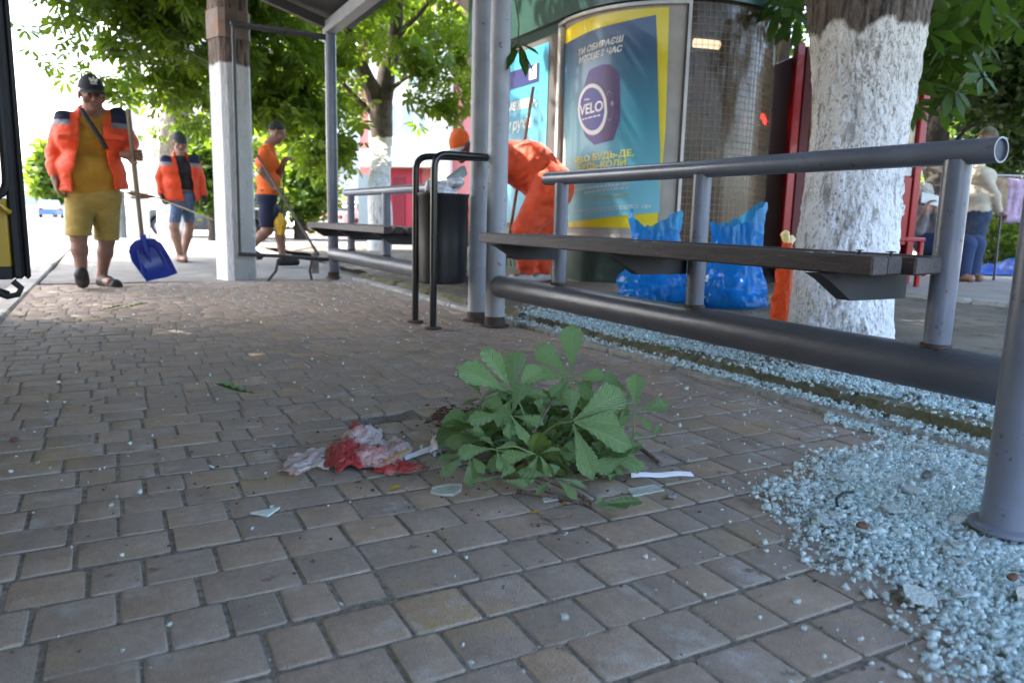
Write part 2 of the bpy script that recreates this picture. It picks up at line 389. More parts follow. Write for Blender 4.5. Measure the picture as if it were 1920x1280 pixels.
# ------------------------------------------------------------ broken safety glass
glassm = bpy.data.materials.new('crumbled_glass'); glassm.use_nodes = True
t = glassm.node_tree; b = t.nodes['Principled BSDF']; b.inputs['Base Color'].default_value = (.87, .955, .965, 1)
b.inputs['Roughness'].default_value = .03; b.inputs['IOR'].default_value = 1.52; b.inputs['Specular IOR Level'].default_value = .9
df = t.nodes.new('ShaderNodeBsdfTranslucent'); df.inputs[0].default_value = (.88, .97, .98, 1); tp_ = t.nodes.new('ShaderNodeBsdfTransparent'); tp_.inputs[0].default_value = (.93, .98, .985, 1)
mxa = t.nodes.new('ShaderNodeMixShader'); mxa.inputs[0].default_value = .35; t.links.new(b.outputs[0], mxa.inputs[1]); t.links.new(df.outputs[0], mxa.inputs[2])
gi = t.nodes.new('ShaderNodeNewGeometry'); gm = t.nodes.new('ShaderNodeMapRange'); gm.inputs[3].default_value = .15; gm.inputs[4].default_value = .85
t.links.new(gi.outputs['Random Per Island'], gm.inputs[0])
mxb = t.nodes.new('ShaderNodeMixShader'); t.links.new(gm.outputs[0], mxb.inputs[0]); t.links.new(mxa.outputs[0], mxb.inputs[1]); t.links.new(tp_.outputs[0], mxb.inputs[2])
t.links.new(mxb.outputs[0], t.nodes['Material Output'].inputs[0])
def shard_mesh(C, S, flat=(.38, .85), tilt=.55):
    """C centres (n,3), S sizes (n): irregular six-sided crumbs of toughened glass"""
    n = len(C); k = 4
    an = (np.arange(k) / k * 2 * np.pi)[None] + RNG.uniform(-.6, .6, (n, k)); rr = S[:, None] * RNG.uniform(.32, .75, (n, k))
    hgt = S * RNG.uniform(*flat, n) * .5
    top = np.stack([rr * np.cos(an), rr * np.sin(an), hgt[:, None] * RNG.uniform(.6, 1.1, (n, k))], -1)
    bot = np.stack([rr * np.cos(an) * .9, rr * np.sin(an) * .9, -hgt[:, None] * np.ones((n, k))], -1)
    P = np.concatenate([top, bot], 1)
    ax = RNG.normal(0, tilt, (n, 2)); cx, sx, cy, sy = np.cos(ax[:, 0]), np.sin(ax[:, 0]), np.cos(ax[:, 1]), np.sin(ax[:, 1])
    y = P[..., 1] * cx[:, None] - P[..., 2] * sx[:, None]; z = P[..., 1] * sx[:, None] + P[..., 2] * cx[:, None]; x = P[..., 0] * cy[:, None] + z * sy[:, None]; z = -P[..., 0] * sy[:, None] + z * cy[:, None]
    P = np.stack([x, y, z], -1) + C[:, None]
    V = P.reshape(-1, 3); base = (np.arange(n) * 2 * k)[:, None]
    F = []
    for j in range(k): F += [(base + [[j, k + j, k + (j + 1) % k]]), (base + [[j, k + (j + 1) % k, (j + 1) % k]])]
    for j in range(1, k - 1): F += [base + [[0, j, j + 1]], base + [[k, k + j + 1, k + j]]]
    return V, np.concatenate(F)
def inpoly(P, poly):
    x, y = P[:, 0], P[:, 1]; c = np.zeros(len(P), bool); q = poly[-1]
    for p in poly:
        m = ((p[1] > y) != (q[1] > y)) & (x < (q[0] - p[0]) * (y - p[1]) / (q[1] - p[1] + 1e-12) + p[0]); c ^= m; q = p
    return c
def edge_dist(P, poly):
    d = np.full(len(P), 9.); q = np.array(poly[-1])
    for p in poly:
        p = np.array(p); ab = q - p; tt = np.clip(((P - p) @ ab) / (ab @ ab + 1e-12), 0, 1); d = np.minimum(d, np.linalg.norm(P - p - tt[:, None] * ab, axis=1)); q = p
    return d
pile_px = [(1500, 722), (1565, 770), (1545, 790), (1640, 815), (1610, 838), (1515, 845), (1490, 880), (1415, 905), (1400, 940), (1460, 985), (1470, 1030), (1530, 1075), (1610, 1100), (1660, 1150), (1690, 1220), (1740, 1300), (1990, 1500), (2300, 1300), (2200, 900), (2100, 760), (1800, 735)]
pile = [tuple(gz(*p)[:2]) for p in pile_px]
pile = [(min(a, 2.22), b) for a, b in pile]
lo = np.min(pile, 0); hi = np.max(pile, 0)
P = RNG.uniform(lo, hi, (150000, 2)); P = P[inpoly(P, pile)]; e = edge_dist(P, pile)
wob = vnoise(np.c_[P, np.zeros(len(P))], 9.0); wob2 = vnoise(np.c_[P, np.zeros(len(P))], 28.0)
thick = np.clip((e + .035 * wob + .015 * wob2) / .20, 0, 1)
right = np.clip((2.22 - P[:, 0]) / .05, 0, 1); thick = np.where(P[:, 0] > 2.1, np.maximum(thick, .6), thick)
keep = RNG.random(len(P)) < (.05 + .95 * thick ** 1.5) * (.55 + .45 * np.clip(.5 + 1.2 * vnoise(np.c_[P, np.zeros(len(P))], 7.5, 3), 0, 1)); P, thick = P[keep], thick[keep]
P, thick = P[:46000], thick[:46000]
hz = .003 + RNG.random(len(P)) * (.004 + .010 * thick * (1 + .5 * vnoise(np.c_[P, np.zeros(len(P))], 6.)))
S = RNG.lognormal(np.log(.0068), .48, len(P)).clip(.003, .022)
V1, F1 = shard_mesh(np.c_[P, hz], S)
# strip along the mossy kerb and over the soil behind it
Q = np.c_[RNG.uniform(2.205, 2.95, 26000), RNG.uniform(.6, 4.4, 26000)]
wb = vnoise(np.c_[Q, np.zeros(len(Q))], 4.0)
den = np.where(Q[:, 0] < 2.30, .75, np.where(Q[:, 0] < 2.40, .5 * np.clip(.5 + 1.5 * wb, .2, 1.2), .95 * np.clip((2.92 - Q[:, 0] + .25 * wb) / .4, 0, 1))) * np.clip((4.35 - Q[:, 1]) / .3, .1, 1)
den = den * np.where((Q[:, 0] < 2.3) & (Q[:, 1] > 2.6), .35, 1)
Q = Q[RNG.random(len(Q)) < den]
zq = np.where(Q[:, 0] < 2.3, .022, np.where(Q[:, 0] < 2.44, .058, soil_z(np.c_[Q, np.zeros(len(Q))]))) + .003 + RNG.random(len(Q)) * .012
V2, F2 = shard_mesh(np.c_[Q, zq], RNG.lognormal(np.log(.0105), .3, len(Q)).clip(.005, .02))
tag(mesh_obj('glass_crumbs', np.concatenate([V1, V2]), np.concatenate([F1, F2 + len(V1)]), glassm, smooth=False), kind='stuff')
# thin scatter over the whole pavement, richer towards the shelter, some of it lodged in the joints
Z = np.c_[RNG.uniform(-.5, 2.2, 12000), RNG.uniform(.45, 7.3, 12000)]
pr = .085 + .15 * np.clip((Z[:, 0] - .5) / 1.6, 0, 1) ** 2 + .75 * np.exp(-edge_dist(Z, pile) / .09) * (Z[:, 0] > .5)
pr += .55 * np.exp(-((Z[:, 0] - 1.95) ** 2 + (Z[:, 1] - 4.15) ** 2) / .07)
Z = Z[RNG.random(len(Z)) < pr]
sz = RNG.lognormal(np.log(.0062), .42, len(Z)).clip(.0025, .015)
V3, F3 = shard_mesh(np.c_[Z, sz * .35 + .001], sz, tilt=.35)
tag(mesh_obj('scattered_glass', V3, F3, glassm, smooth=False), kind='stuff')
# crazed plates that stayed together
plateg = mat('crazed_glass', (.82, .95, .96), .12, var=.25, scale=160, bump=.8, bscale=260, trans=.3, spec=.7)
pb = MB()
for k in range(60):
    if k < 44:
        while True:
            x, y = random.uniform(lo[0], 2.15), random.uniform(lo[1], hi[1])
            if inpoly(np.array([[x, y]]), pile)[0] and edge_dist(np.array([[x, y]]), pile)[0] > .06: break
        z = .014 + random.random() * .006
    else: x, y = random.uniform(2.48, 2.75), random.uniform(.9, 3.6); z = float(soil_z(np.array([[x, y, 0]]))[0]) + .016
    r = random.uniform(.012, .036); n = 9; tx, ty = random.gauss(0, .12), random.gauss(0, .12)
    ring = [(r * random.uniform(.6, 1.1) * math.cos(a), r * random.uniform(.5, 1) * math.sin(a)) for a in [2 * math.pi * j / n for j in range(n)]]
    V = [(x + a, y + c, z + a * tx + c * ty) for a, c in ring] + [(x + a, y + c, z + .006 + a * tx + c * ty) for a, c in ring]
    pb.add(V, [tuple(range(n))[::-1], tuple(range(n, 2 * n))] + [(j, (j + 1) % n, n + (j + 1) % n, n + j) for j in range(n)])
tag(pb.build('crazed_glass_plates', plateg, smooth=False), kind='stuff')
# dark grit, crumbs of soil and bark on the blocks
grit = MB()
for k in range(620):
    x, y = random.uniform(-.5, 2.15), random.uniform(.45, 6.5)
    if random.random() < .45: x, y = random.gauss(.7, .35), random.gauss(1.75, .3)
    r = random.uniform(.0008, .0036) * (1.6 if random.random() < .06 else 1)
    V = [(x + r * math.cos(a) * random.uniform(.6, 1.5), y + r * math.sin(a) * random.uniform(.6, 1.3), .0008 + zz) for zz in (0, r * .8) for a in (0, 1.3, 2.5, 3.8, 5.1)]
    grit.add(V, [(5, 6, 7, 8, 9)] + [(j, (j + 1) % 5, 5 + (j + 1) % 5, 5 + j) for j in range(5)])
tag(grit.build('grit', mat('dark_grit', (.075, .06, .048), .95, var=.6, scale=30)), kind='stuff')
# ------------------------------------------------------------ shelter
X0 = 2.06
sh = empty('bus_shelter', (X0, 4.1, 0), 'grey steel bus shelter with round columns and a flat roof', 'bus shelter')
def column(x, y, r, z1, m, fz=.003, lean=(0, 0), fm=None):
    b = MB(); b.tube([(x, y, -.02), (x, y, .05), (x, y, .16), (x + lean[0] * .5, y + lean[1] * .5, z1 / 2), (x + lean[0], y + lean[1], z1)], r, 28)
    o = b.build('column', m, sh)
    f = MB(); f.lathe([(r * 1.02, .0), (r * 1.5, .0), (r * 1.48, .008), (r * 1.06, .012), (r * 1.045, .06), (r * 1.0, .062)], (x, y, fz), 24); f.build('base_flange', fm or rustm, o, loc=sh.location)
    return o
column(X0, 3.99, .060, 2.46, steel_pale); column(X0, 4.24, .060, 2.46, steel_pale); column(X0, 7.70, .056, 2.43, steel)
column(1.655, .80, .047, 2.45, steel, .026, fm=steel)
column(X0, .42, .060, 2.46, steel)
rz_ = lambda x: 2.525 + .27 * (X0 - x)   # the roof rises towards the road
b = MB(); b.prism([(-.95, rz_(-.95) + .07), (2.30, rz_(2.30) + .07), (2.30, rz_(2.30) + .13), (-.95, rz_(-.95) + .13)], 1, .3, 7.80); b.build('roof', mat('roof_sheet', (.05, .052, .055), .7, var=.2, scale=4), sh, angle=20)  # unseen roadside overhang and near end extended to shade the paving
b = MB(); b.box((X0 - .06, .36, 2.43), (X0 + .06, 7.76, 2.545), bev=.008); b.build('roof_beam', steel_pale, sh)
b = MB(); b.box((-.58, 1.25, rz_(-.55) - .02), (-.50, 7.74, rz_(-.55) + .06), bev=.008); b.build('roof_beam', steel_pale, sh)
ribm = mat('rib_paint', (.07, .072, .078), .6)
for y in (7.70, 5.6, 4.12, 2.2):
    b = MB(); b.prism([(-.499, rz_(-.499) - .02), (X0 - .061, rz_(X0 - .061) - .06), (X0 - .061, rz_(X0 - .061) + .03), (-.499, rz_(-.499) + .065)], 1, y - .035, y + .035); b.build('roof_rib', ribm, sh)
frp = mat('rusty_frame_paint', (.075, .078, .09), .5, var=.3, scale=12, col2=(.12, .07, .04), thr=.6, c2scale=20)
for pts, r in (([(1.142, 7.70, 2.40), (1.128, 7.70, .26)], .017), ([(1.12, 7.70, 2.40), (2.01, 7.70, 2.395)], .030), ([(1.11, 7.70, .25), (1.5, 7.70, .232), (2.01, 7.70, .195)], .02)):
    b = MB(); b.tube(pts, r, 4 if r == .03 else 10); b.build('side_frame', frp, sh)
for x in (1.5, 1.84):   # feet of the side frame
    b = MB(); b.tube([(x, 7.70, .20), (x - .03, 7.69, .08), (x - .01 if x > 1.6 else x - .12, 7.69, -.03)], .014, 8); b.build('frame_foot', frp, sh)

# ------------------------------------------------------------ benches
def make_bench(label, front_mat):
    root = empty('bench', (X0, 2.3, 0), label, 'bench', 'slatted benches of the bus shelter')
    b = MB(); b.tube([(X0, 1.13, .862), (X0, 3.42, .868)], .034, 24, caps=False)
    n = 24
    b.tube([(X0, 1.131, .862), (X0, 1.14, .862)], .0295, 24, caps=False); b.tube([(X0, 1.136, .862), (X0, 1.138, .862)], .0294, 24, i=1)
    R_ = [[(X0 + r * math.cos(2 * math.pi * j / n), 1.13, .862 + r * math.sin(2 * math.pi * j / n)) for j in range(n)] for r in (.034, .029)]
    b.add(R_[0] + R_[1], [(j, (j + 1) % n, n + (j + 1) % n, n + j) for j in range(n)])
    b.tube([(X0, 3.41, .868), (X0, 3.42, .868)], .0335, 24)
    b.build('rail', [steel, mat('rail_end_paint', (.035, .04, .065), .5, var=.3, scale=30)], root)
    for y in (1.24, 2.24, 3.27):
        b = MB(); b.tube([(X0, y, .30), (X0, y, .842)], .036, 24, caps=False); b.lathe([(.036, .318), (.042, .320), (.041, .332), (.036, .334)], (X0, y, 0), 20, 1); b.build('post', [steel, rustm], root)
    b = MB(); b.tube([(X0, .50, .262), (X0, 3.93, .252)], .066, 28); b.build('beam', steel_dark, root)
    for k, x in enumerate((1.685, 1.775, 1.865, 1.955)):
        e = (0, .015, -.01, .006)[k]
        b = MB(); b.box((x, 1.20 + .006 * k + e, .531), (x + .064, 3.46 + e * .5, .580 + (.001, 0, -.002, .001)[k]), bev=.005); o = b.build('seat_plank', front_mat if k == 0 else woodd, root, angle=25)
        if k in (0, 1):
            for y in (1.42, 2.2, 3.2): q = MB(); q.lathe([(.0, .004), (.008, .003), (.010, 0)], (x + .03, y, .5805), 10); q.build('bolt', chrome, o, loc=root.location)
    for y in (1.36, 2.30, 3.27):
        b = MB(); b.prism([(1.66, .529), (1.70, .512), (1.80, .452), (X0 - .02, .452), (X0 - .02, .529)], 1, y - .024, y + .024); b.build('bracket', mat('bracket_paint', (.03, .031, .035), .55, var=.2, scale=12) if 'bracket_paint' not in MATS else MATS['bracket_paint'], root, angle=20)
    return root
bench = make_bench('long dark slatted bench with a grey-blue rail, nearest the viewer beside the broken glass', woodd)
b2 = copy_tree(bench); b2.location.y += 3.77
tag(b2, 'farther slatted bench, half hidden behind the black litter bin')
# two bent bolts sticking out of the near seat
for (px, py) in ((1611, 478), (1671, 476)):
    p = gx(px, py, 1.80)
    b = MB(); b.tube([(p[0], p[1], .579), (p[0], p[1], .592)], .004, 8); b.lathe([(.0, .594), (.011, .593), (.012, .591), (.004, .590)], (p[0], p[1], 0), 10)
    b.build('loose_screw', rustm, bench, loc=bench.location)

# ------------------------------------------------------------ litter bin
tb = empty('litter_bin', (1.87, 4.18, 0), 'black cylindrical litter bin hung between bent black tubes beside the grey columns', 'litter bin')
for y in (4.31, 4.02):
    b = MB(); b.tube(rounded([(1.665, y, -.01), (1.665, y, 1.015), (2.05, y + (-.26 if y > 4.2 else .0), 1.012)], .085), .0205, 16); b.build('frame_tube', blackp, tb)
    f = MB(); f.lathe([(.02, .012), (.05, .008), (.052, 0)], (1.665, y, .002), 16); f.build('foot_plate', rustm, tb)
b = MB(); b.lathe([(.0, .252), (.135, .252), (.148, .262), (.150, .28), (.152, .5), (.155, .775), (.160, .782), (.160, .796), (.152, .796), (.150, .78), (.147, .30), (0, .30)], (1.815, 4.235, 0), 40); b.build('bucket', mat('black_bin_metal', (.016, .016, .017), .36, var=.3, scale=6, bump=.08, bscale=30, col2=(.05, .05, .05), thr=.7, c2scale=30), tb)
b = MB(); b.tube([(1.67, 4.31, .56), (1.70, 4.27, .56)], .006, 8); b.tube([(1.67, 4.02, .56), (1.73, 4.12, .56)], .006, 8); b.build('hinge_bar', blackp, tb)
s = SDF((1.66, 3.98, .70), (2.1, 4.42, 1.02), .006)
for k in range(26):
    a = random.uniform(0, 6.28); r = random.uniform(0, .105); s.ell((1.815 + r * math.cos(a), 4.235 + r * math.sin(a), .80 + random.uniform(-.02, .07)), (random.uniform(.03, .06), random.uniform(.02, .05), random.uniform(.02, .05)), k=.008)
s.fun(lambda P, F: F + .010 * vnoise(P, 45) + .010 * np.abs(vnoise(P, 22, 3)))
V, F = s.mesh()
foil = mat('crumpled_silver_bag', (.80, .81, .83), .35, var=.3, scale=30, bump=.5, bscale=80, metal=.25)
tag(mesh_obj('trash_bag', V, F, foil, loc=(1.815, 4.235, .8), angle=35), 'crumpled silver-white rubbish heaped above the rim of the black bin', 'rubbish')
b = MB(); M = Matrix.Translation((1.89, 4.20, .905)) @ Matrix.Rotation(.5, 4, 'Z') @ Matrix.Rotation(-.5, 4, 'Y'); b.box((-.085, -.018, -.03), (.085, .018, .03), M=M, bev=.004)
tag(b.build('carton', mat('grey_carton', (.30, .32, .31), .6, var=.2, scale=20), loc=(1.89, 4.20, .905)), 'flattened grey carton poking out of the rubbish in the black bin', 'carton')

# ------------------------------------------------------------ kiosk
KC = (4.606, 5.613); KR = .965; KZ = .12
ks = empty('kiosk', (KC[0], KC[1], KZ), 'dark green round-fronted kiosk with a barred curved window, behind the near bench', 'kiosk')
kgreen = mat('dark_green_paint', (.018, .055, .042), .35, var=.2, scale=3, bump=.05, bscale=30, coat=.2, col2=(.03, .07, .055), thr=.6)
def kplan(r, n=56):
    """stadium plan: rounded ends joined by straight sides running in +y"""
    P = [(KC[0] + r * math.cos(a), KC[1] + r * math.sin(a)) for a in np.linspace(math.pi, 2 * math.pi, n)]
    return P + [(KC[0] + r * math.cos(a), KC[1] + 1.9 + r * math.sin(a)) for a in np.linspace(0, math.pi, n)]
def kwall(b, r, z0, z1, sel=None, i=0, caps=False):
    P = kplan(r); n = len(P); V = [(x, y, z0) for x, y in P] + [(x, y, z1) for x, y in P]
    F = [(j, (j + 1) % n, n + (j + 1) % n, n + j) for j in range(n) if sel is None or sel(j)]
    if caps: F += [tuple(range(n))[::-1], tuple(range(n, 2 * n))]
    return b.add(V, F, i)
def arc(b, r0, r1, t0, t1, z0, z1, n=24, i=0):
    """curved slab following the round front between angles t0,t1 (degrees)"""
    V = []; A = np.radians(np.linspace(t0, t1, n + 1))
    for a in A:
        for r, z in ((r0, z0), (r1, z0), (r1, z1), (r0, z1)): V.append((KC[0] + r * math.cos(a), KC[1] + r * math.sin(a), z))
    F = [(4 * j + k, 4 * j + (k + 1) % 4, 4 * j + 4 + (k + 1) % 4, 4 * j + 4 + k) for j in range(n) for k in range(4)] + [(0, 1, 2, 3), (4 * n + 3, 4 * n + 2, 4 * n + 1, 4 * n)]
    return b.add(V, F, i)
W0, W1 = 241.0, 352.0   # window angles
b = MB(); kwall(b, KR + .03, 0.0, .46, caps=True); kwall(b, KR + .05, 2.40, 3.05, caps=True)
kwall(b, KR, .46, 2.40, sel=lambda j: not (W0 < 180 + 180 * (j + .5) / 55 < W1) if j < 55 else True)
b.build('wall', kgreen, ks, angle=30)
b = MB(); kwall(b, KR + .16, 3.05, 3.22, caps=True); b.build('roof', kgreen, ks, angle=30)
kint = mat('dim_brown_interior', (.10, .07, .05), .8, var=.4, scale=4)
b = MB(); arc(b, KR - .42, KR - .40, W0 - 8, W1 + 8, .46, 2.4); b.build('inner_wall', kint, ks)
b = MB()
for z in (.62, .98, 1.34, 1.70, 2.02): arc(b, KR - .40, KR - .10, W0, W1, z, z + .02)
sf = b.build('shelf', mat('shelf_board', (.25, .21, .17), .7), ks)
pk = MB(); cols = [(.35, .06, .05), (.30, .22, .10), (.10, .12, .20), (.33, .30, .26), (.12, .18, .10), (.25, .10, .12)]
for z in (.64, 1.0, 1.36, 1.72):
    a = W0 + 2
    while a < W1 - 4:
        wd = random.uniform(3, 7); hh = random.uniform(.12, .30)
        if random.random() < .9: arc(pk, KR - .36, KR - .14 - random.random() * .06, a, a + wd, z, z + hh, 3, random.randrange(len(cols)))
        a += wd + .6
pk.build('goods', [mat('goods_%d' % k, tuple(x * .55 for x in c), .5, var=.4, scale=25) for k, c in enumerate(cols)], sf, loc=ks.location, smooth=False)
wg = bpy.data.materials.new('window_film'); wg.use_nodes = True; t = wg.node_tree; p = t.nodes['Principled BSDF']; p.inputs['Base Color'].default_value = (.16, .11, .07, 1); p.inputs['Roughness'].default_value = .14; p.inputs['Specular IOR Level'].default_value = .8
tr = t.nodes.new('ShaderNodeBsdfTransparent'); tr.inputs[0].default_value = (.85, .74, .62, 1); fr = t.nodes.new('ShaderNodeFresnel'); fr.inputs[0].default_value = 1.6
am = t.nodes.new('ShaderNodeMath'); am.operation = 'MULTIPLY_ADD'; am.inputs[1].default_value = .5; am.inputs[2].default_value = .20; t.links.new(fr.outputs[0], am.inputs[0])
mx = t.nodes.new('ShaderNodeMixShader'); t.links.new(am.outputs[0], mx.inputs[0]); t.links.new(tr.outputs[0], mx.inputs[1]); t.links.new(p.outputs[0], mx.inputs[2]); t.links.new(mx.outputs[0], t.nodes['Material Output'].inputs[0])
b = MB(); arc(b, KR - .012, KR - .004, W0, W1, .46, 2.40, 40); b.build('window', wg, ks)
b = MB()
for a in np.arange(W0 + 1, W1, 2.9): arc(b, KR + .006, KR + .009, a, a + .17, .47, 2.39, 1)
for z in np.arange(.50, 2.39, .052): arc(b, KR + .009, KR + .012, W0, W1, z, z + .003, 40)
b.build('window_grille', mat('grille_wire', (.20, .17, .14), .5, metal=.5), ks)
bfm = mat('brown_frame', (.045, .035, .03), .5)
b = MB(); arc(b, KR + .003, KR + .045, W1, W1 + 2.5, .3, 2.42, 3); b.build('window_frame', bfm, ks)
b = MB(); arc(b, KR + .003, KR + .04, W0 - 1.4, W0, .3, 2.41, 3); b.build('window_frame', bfm, ks)
glowm = mat('window_reflection', (1, .97, .9), emit=.32)  # glowing strip stands in for a soft bright reflection in the window
b = MB(); A = np.radians(np.linspace(W0 + 7, W0 + 24, 8)); b.tube([(KC[0] + (KR - .2) * math.cos(a), KC[1] + (KR - .2) * math.sin(a), 2.12) for a in A], .036, 8); b.build('reflection_glow', glowm, ks)
b = MB(); a = math.radians(300); c = np.array((KC[0] + (KR - .05) * math.cos(a), KC[1] + (KR - .05) * math.sin(a), 1.60))
for k in range(5): b.tube([c + (.012 * k, .0, -.014 * k - .014), c + (.012 * k + .02, 0.006, -.014 * k + .016)], .009, 6)
b.build('sign_light', mat('red_led', (1, .03, .03), emit=4.0), ks)
# curved poster on the round front
T0, T1 = 163.0, 237.0
def K(u, z, off):
    """u: 0 left .. 1 right across the poster"""
    a = math.radians(T0 + (T1 - T0) * u); r = KR + off; return (KC[0] + r * math.cos(a), KC[1] + r * math.sin(a), z)
PZ0, PZ1 = .56, 2.335
frm = mat('silver_frame', (.50, .48, .45), .4, metal=.3, var=.1)
po = empty('poster', K(.5, PZ0, 0), 'tall yellow-edged blue advertising poster with a purple watch on the curved kiosk front', 'poster')
b = MB(); arc(b, KR + .002, KR + .02, T0 - 1.5, T1 + 4, PZ0 - .03, PZ1 + .04, 36); b.build('backing', mat('backing_board', (.38, .35, .31), .6, var=.1), po)
b = MB(); arc(b, KR + .02, KR + .05, T0 - 1.8, T0 - .3, PZ0 - .035, PZ1 + .045, 2); arc(b, KR + .02, KR + .05, T1 + 3.2, T1 + 4.6, PZ0 - .035, PZ1 + .045, 2)
arc(b, KR + .021, KR + .052, T0 - 1.8, T1 + 4.6, PZ1 + .02, PZ1 + .046, 36); arc(b, KR + .021, KR + .052, T0 - 1.8, T1 + 4.6, PZ0 - .036, PZ0 - .012, 36); b.build('frame', frm, po)
def uz(px, py, off=.03):
    """point of the photo on the curved poster -> (u, height)"""
    d = ray(px, py); o = CAM[:2] - np.array(KC); r = KR + off; A_ = d[:2] @ d[:2]; B_ = 2 * o @ d[:2]; C_ = o @ o - r * r; t_ = (-B_ - math.sqrt(max(B_ * B_ - 4 * A_ * C_, 0))) / (2 * A_); p_ = CAM + d * t_
    return ((math.degrees(math.atan2(p_[1] - KC[1], p_[0] - KC[0])) % 360) - T0) / (T1 - T0), p_[2]
def Z1(x, y): return uz(1040 + x * .18746, y * .1875)
def Z2(x, y): return uz(1040 + x * .17184, 230 + y * .1719)
PW = math.radians(T1 - T0) * KR
def pshape(poly, m, off, name, th=0.0, n=26):
    """print an outline on the curved sheet: strips across its width follow the curve"""
    us = [p_[0] for p_ in poly]; V = []
    for u in np.linspace(min(us) + 1e-5, max(us) - 1e-5, n):
        zs_ = []
        for (a_, za), (b_, zb) in zip(poly, poly[1:] + poly[:1]):
            if (a_ - u) * (b_ - u) <= 0 and a_ != b_: zs_.append(za + (zb - za) * (u - a_) / (b_ - a_))
        V += [K(u, min(zs_), off), K(u, max(zs_), off)]
    return mesh_obj(name, V, [(2 * j, 2 * j + 2, 2 * j + 3, 2 * j + 1) for j in range(n - 1)], m, po, angle=180)
yel = mat('poster_yellow', (.78, .62, .02), .4, var=.03, coat=.2)
pshape([Z1(78, 330), Z1(160, 262), Z1(400, 160), Z1(700, 105), Z1(950, 80), Z1(1165, 72), Z1(1110, 1280), Z2(1178, 420), Z2(1150, 800), Z2(1140, 1150), Z2(860, 1150), Z2(140, 1136)], yel, .0235, 'yellow_border', n=50)
bm_ = bpy.data.materials.new('poster_blue'); bm_.use_nodes = True; t = bm_.node_tree; p = t.nodes['Principled BSDF']; p.inputs['Roughness'].default_value = .35; p.inputs['Coat Weight'].default_value = .2
tc = t.nodes.new('ShaderNodeTexCoord'); sx = t.nodes.new('ShaderNodeSeparateXYZ'); mr = t.nodes.new('ShaderNodeMapRange'); mr.inputs[1].default_value = 0; mr.inputs[2].default_value = PZ1 - PZ0
cr = t.nodes.new('ShaderNodeValToRGB'); cr.color_ramp.elements[0].color = (.19, .50, .60, 1); cr.color_ramp.elements[1].color = (.06, .085, .17, 1); cr.color_ramp.elements[0].position = .15
e = cr.color_ramp.elements.new(.5); e.color = (.06, .26, .35, 1); e = cr.color_ramp.elements.new(.8); e.color = (.05, .12, .21, 1)
t.links.new(tc.outputs['Object'], sx.inputs[0]); t.links.new(sx.outputs[2], mr.inputs[0]); t.links.new(mr.outputs[0], cr.inputs[0]); t.links.new(cr.outputs[0], p.inputs['Base Color'])
pshape([Z1(82, 460), Z1(200, 390), Z1(400, 295), Z1(700, 215), Z1(1018, 150), Z1(1045, 1280), Z2(1160, 420), Z2(1145, 978), Z2(860, 1005), Z2(140, 1085)], bm_, .0262, 'blue_field', n=50)
def text_mesh(s, size, shear=0.0, bold=0.0, align='LEFT'):
    cu = bpy.data.curves.new('t', 'FONT'); cu.body = s; cu.size = size; cu.shear = shear; cu.offset = bold; cu.align_x = align; cu.resolution_u = 3; cu.fill_mode = 'FRONT'
    o = bpy.data.objects.new('t', cu); COL.objects.link(o); dg = bpy.context.evaluated_depsgraph_get(); dg.update()
    me = bpy.data.meshes.new_from_object(o.evaluated_get(dg)); V = [tuple(v.co) for v in me.vertices]; F = [tuple(p.vertices) for p in me.polygons]
    bpy.data.objects.remove(o); bpy.data.curves.remove(cu); bpy.data.meshes.remove(me); return np.array(V), F
def ptext(s, p0, p1, hgt, m, shear=0.0, bold=.0, off=.0285, name='lettering'):
    (u0, z0), (u1, z1) = p0, p1; V, F = text_mesh(s, 1.0, shear, bold * 8); x0, x1 = V[:, 0].min(), V[:, 0].max(); cap_ = .72
    VV = [K(u0 + (u1 - u0) * (v[0] - x0) / (x1 - x0), z0 + (z1 - z0) * (v[0] - x0) / (x1 - x0) + v[1] / cap_ * hgt, off) for v in V]
    return mesh_obj(name, VV, F, m, po, smooth=False)
white = mat('print_white', (.72, .74, .72), .5, var=.03); yprint = mat('print_yellow', (.78, .74, .12), .5, var=.03)
navy = mat('print_navy', (.02, .022, .10), .4, var=.05); purple = mat('print_purple', (.075, .045, .20), .4, var=.12); purple2 = mat('print_violet', (.075, .04, .12), .4, var=.15); pface = mat('print_face', (.05, .04, .24), .4, var=.1)
ptext('ТИ ОБИРАЄШ', Z1(235, 560), Z1(688, 412), .047, white, .2, .003); ptext('МІСЦЕ І ЧАС', Z1(240, 640), Z1(675, 510), .047, white, .2, .003)
pshape([Z1(285, 880), Z1(345, 700), Z1(480, 645), Z1(550, 645), Z1(600, 690), Z1(650, 740), Z1(645, 960), Z1(655, 1080), Z1(650, 1200), Z2(700, 0), Z2(640, 190), Z2(430, 245), Z2(330, 150), Z1(240, 1180), Z1(228, 1060)], purple, .0275, 'watch_strap')
pshape([Z1(480, 690), Z1(550, 645), Z1(600, 690), Z1(650, 740), Z1(645, 960), Z1(655, 1080), Z1(650, 1200), Z2(700, 0), Z2(640, 190), Z2(520, 220), Z1(560, 1100), Z1(520, 900)], purple2, .0281, 'watch_side')
def pfan(c_, rx_, ry_, m, off, name, r0=0.0, n=44):
    A = np.linspace(0, 2 * math.pi, n, endpoint=False); P_ = [[Z1(c_[0] + rx_ * f_ * math.cos(a), c_[1] + ry_ * f_ * math.sin(a)) for a in A] for f_ in (1, max(r0, .001))]
    if r0 <= 0: return pshape(P_[0], m, off, name)
    mesh_obj(name, [K(u, z, off) for q in P_ for u, z in q], [(j, (j + 1) % n, n + (j + 1) % n, n + j) for j in range(n)], m, po, smooth=False)
wc = (378, 1095)
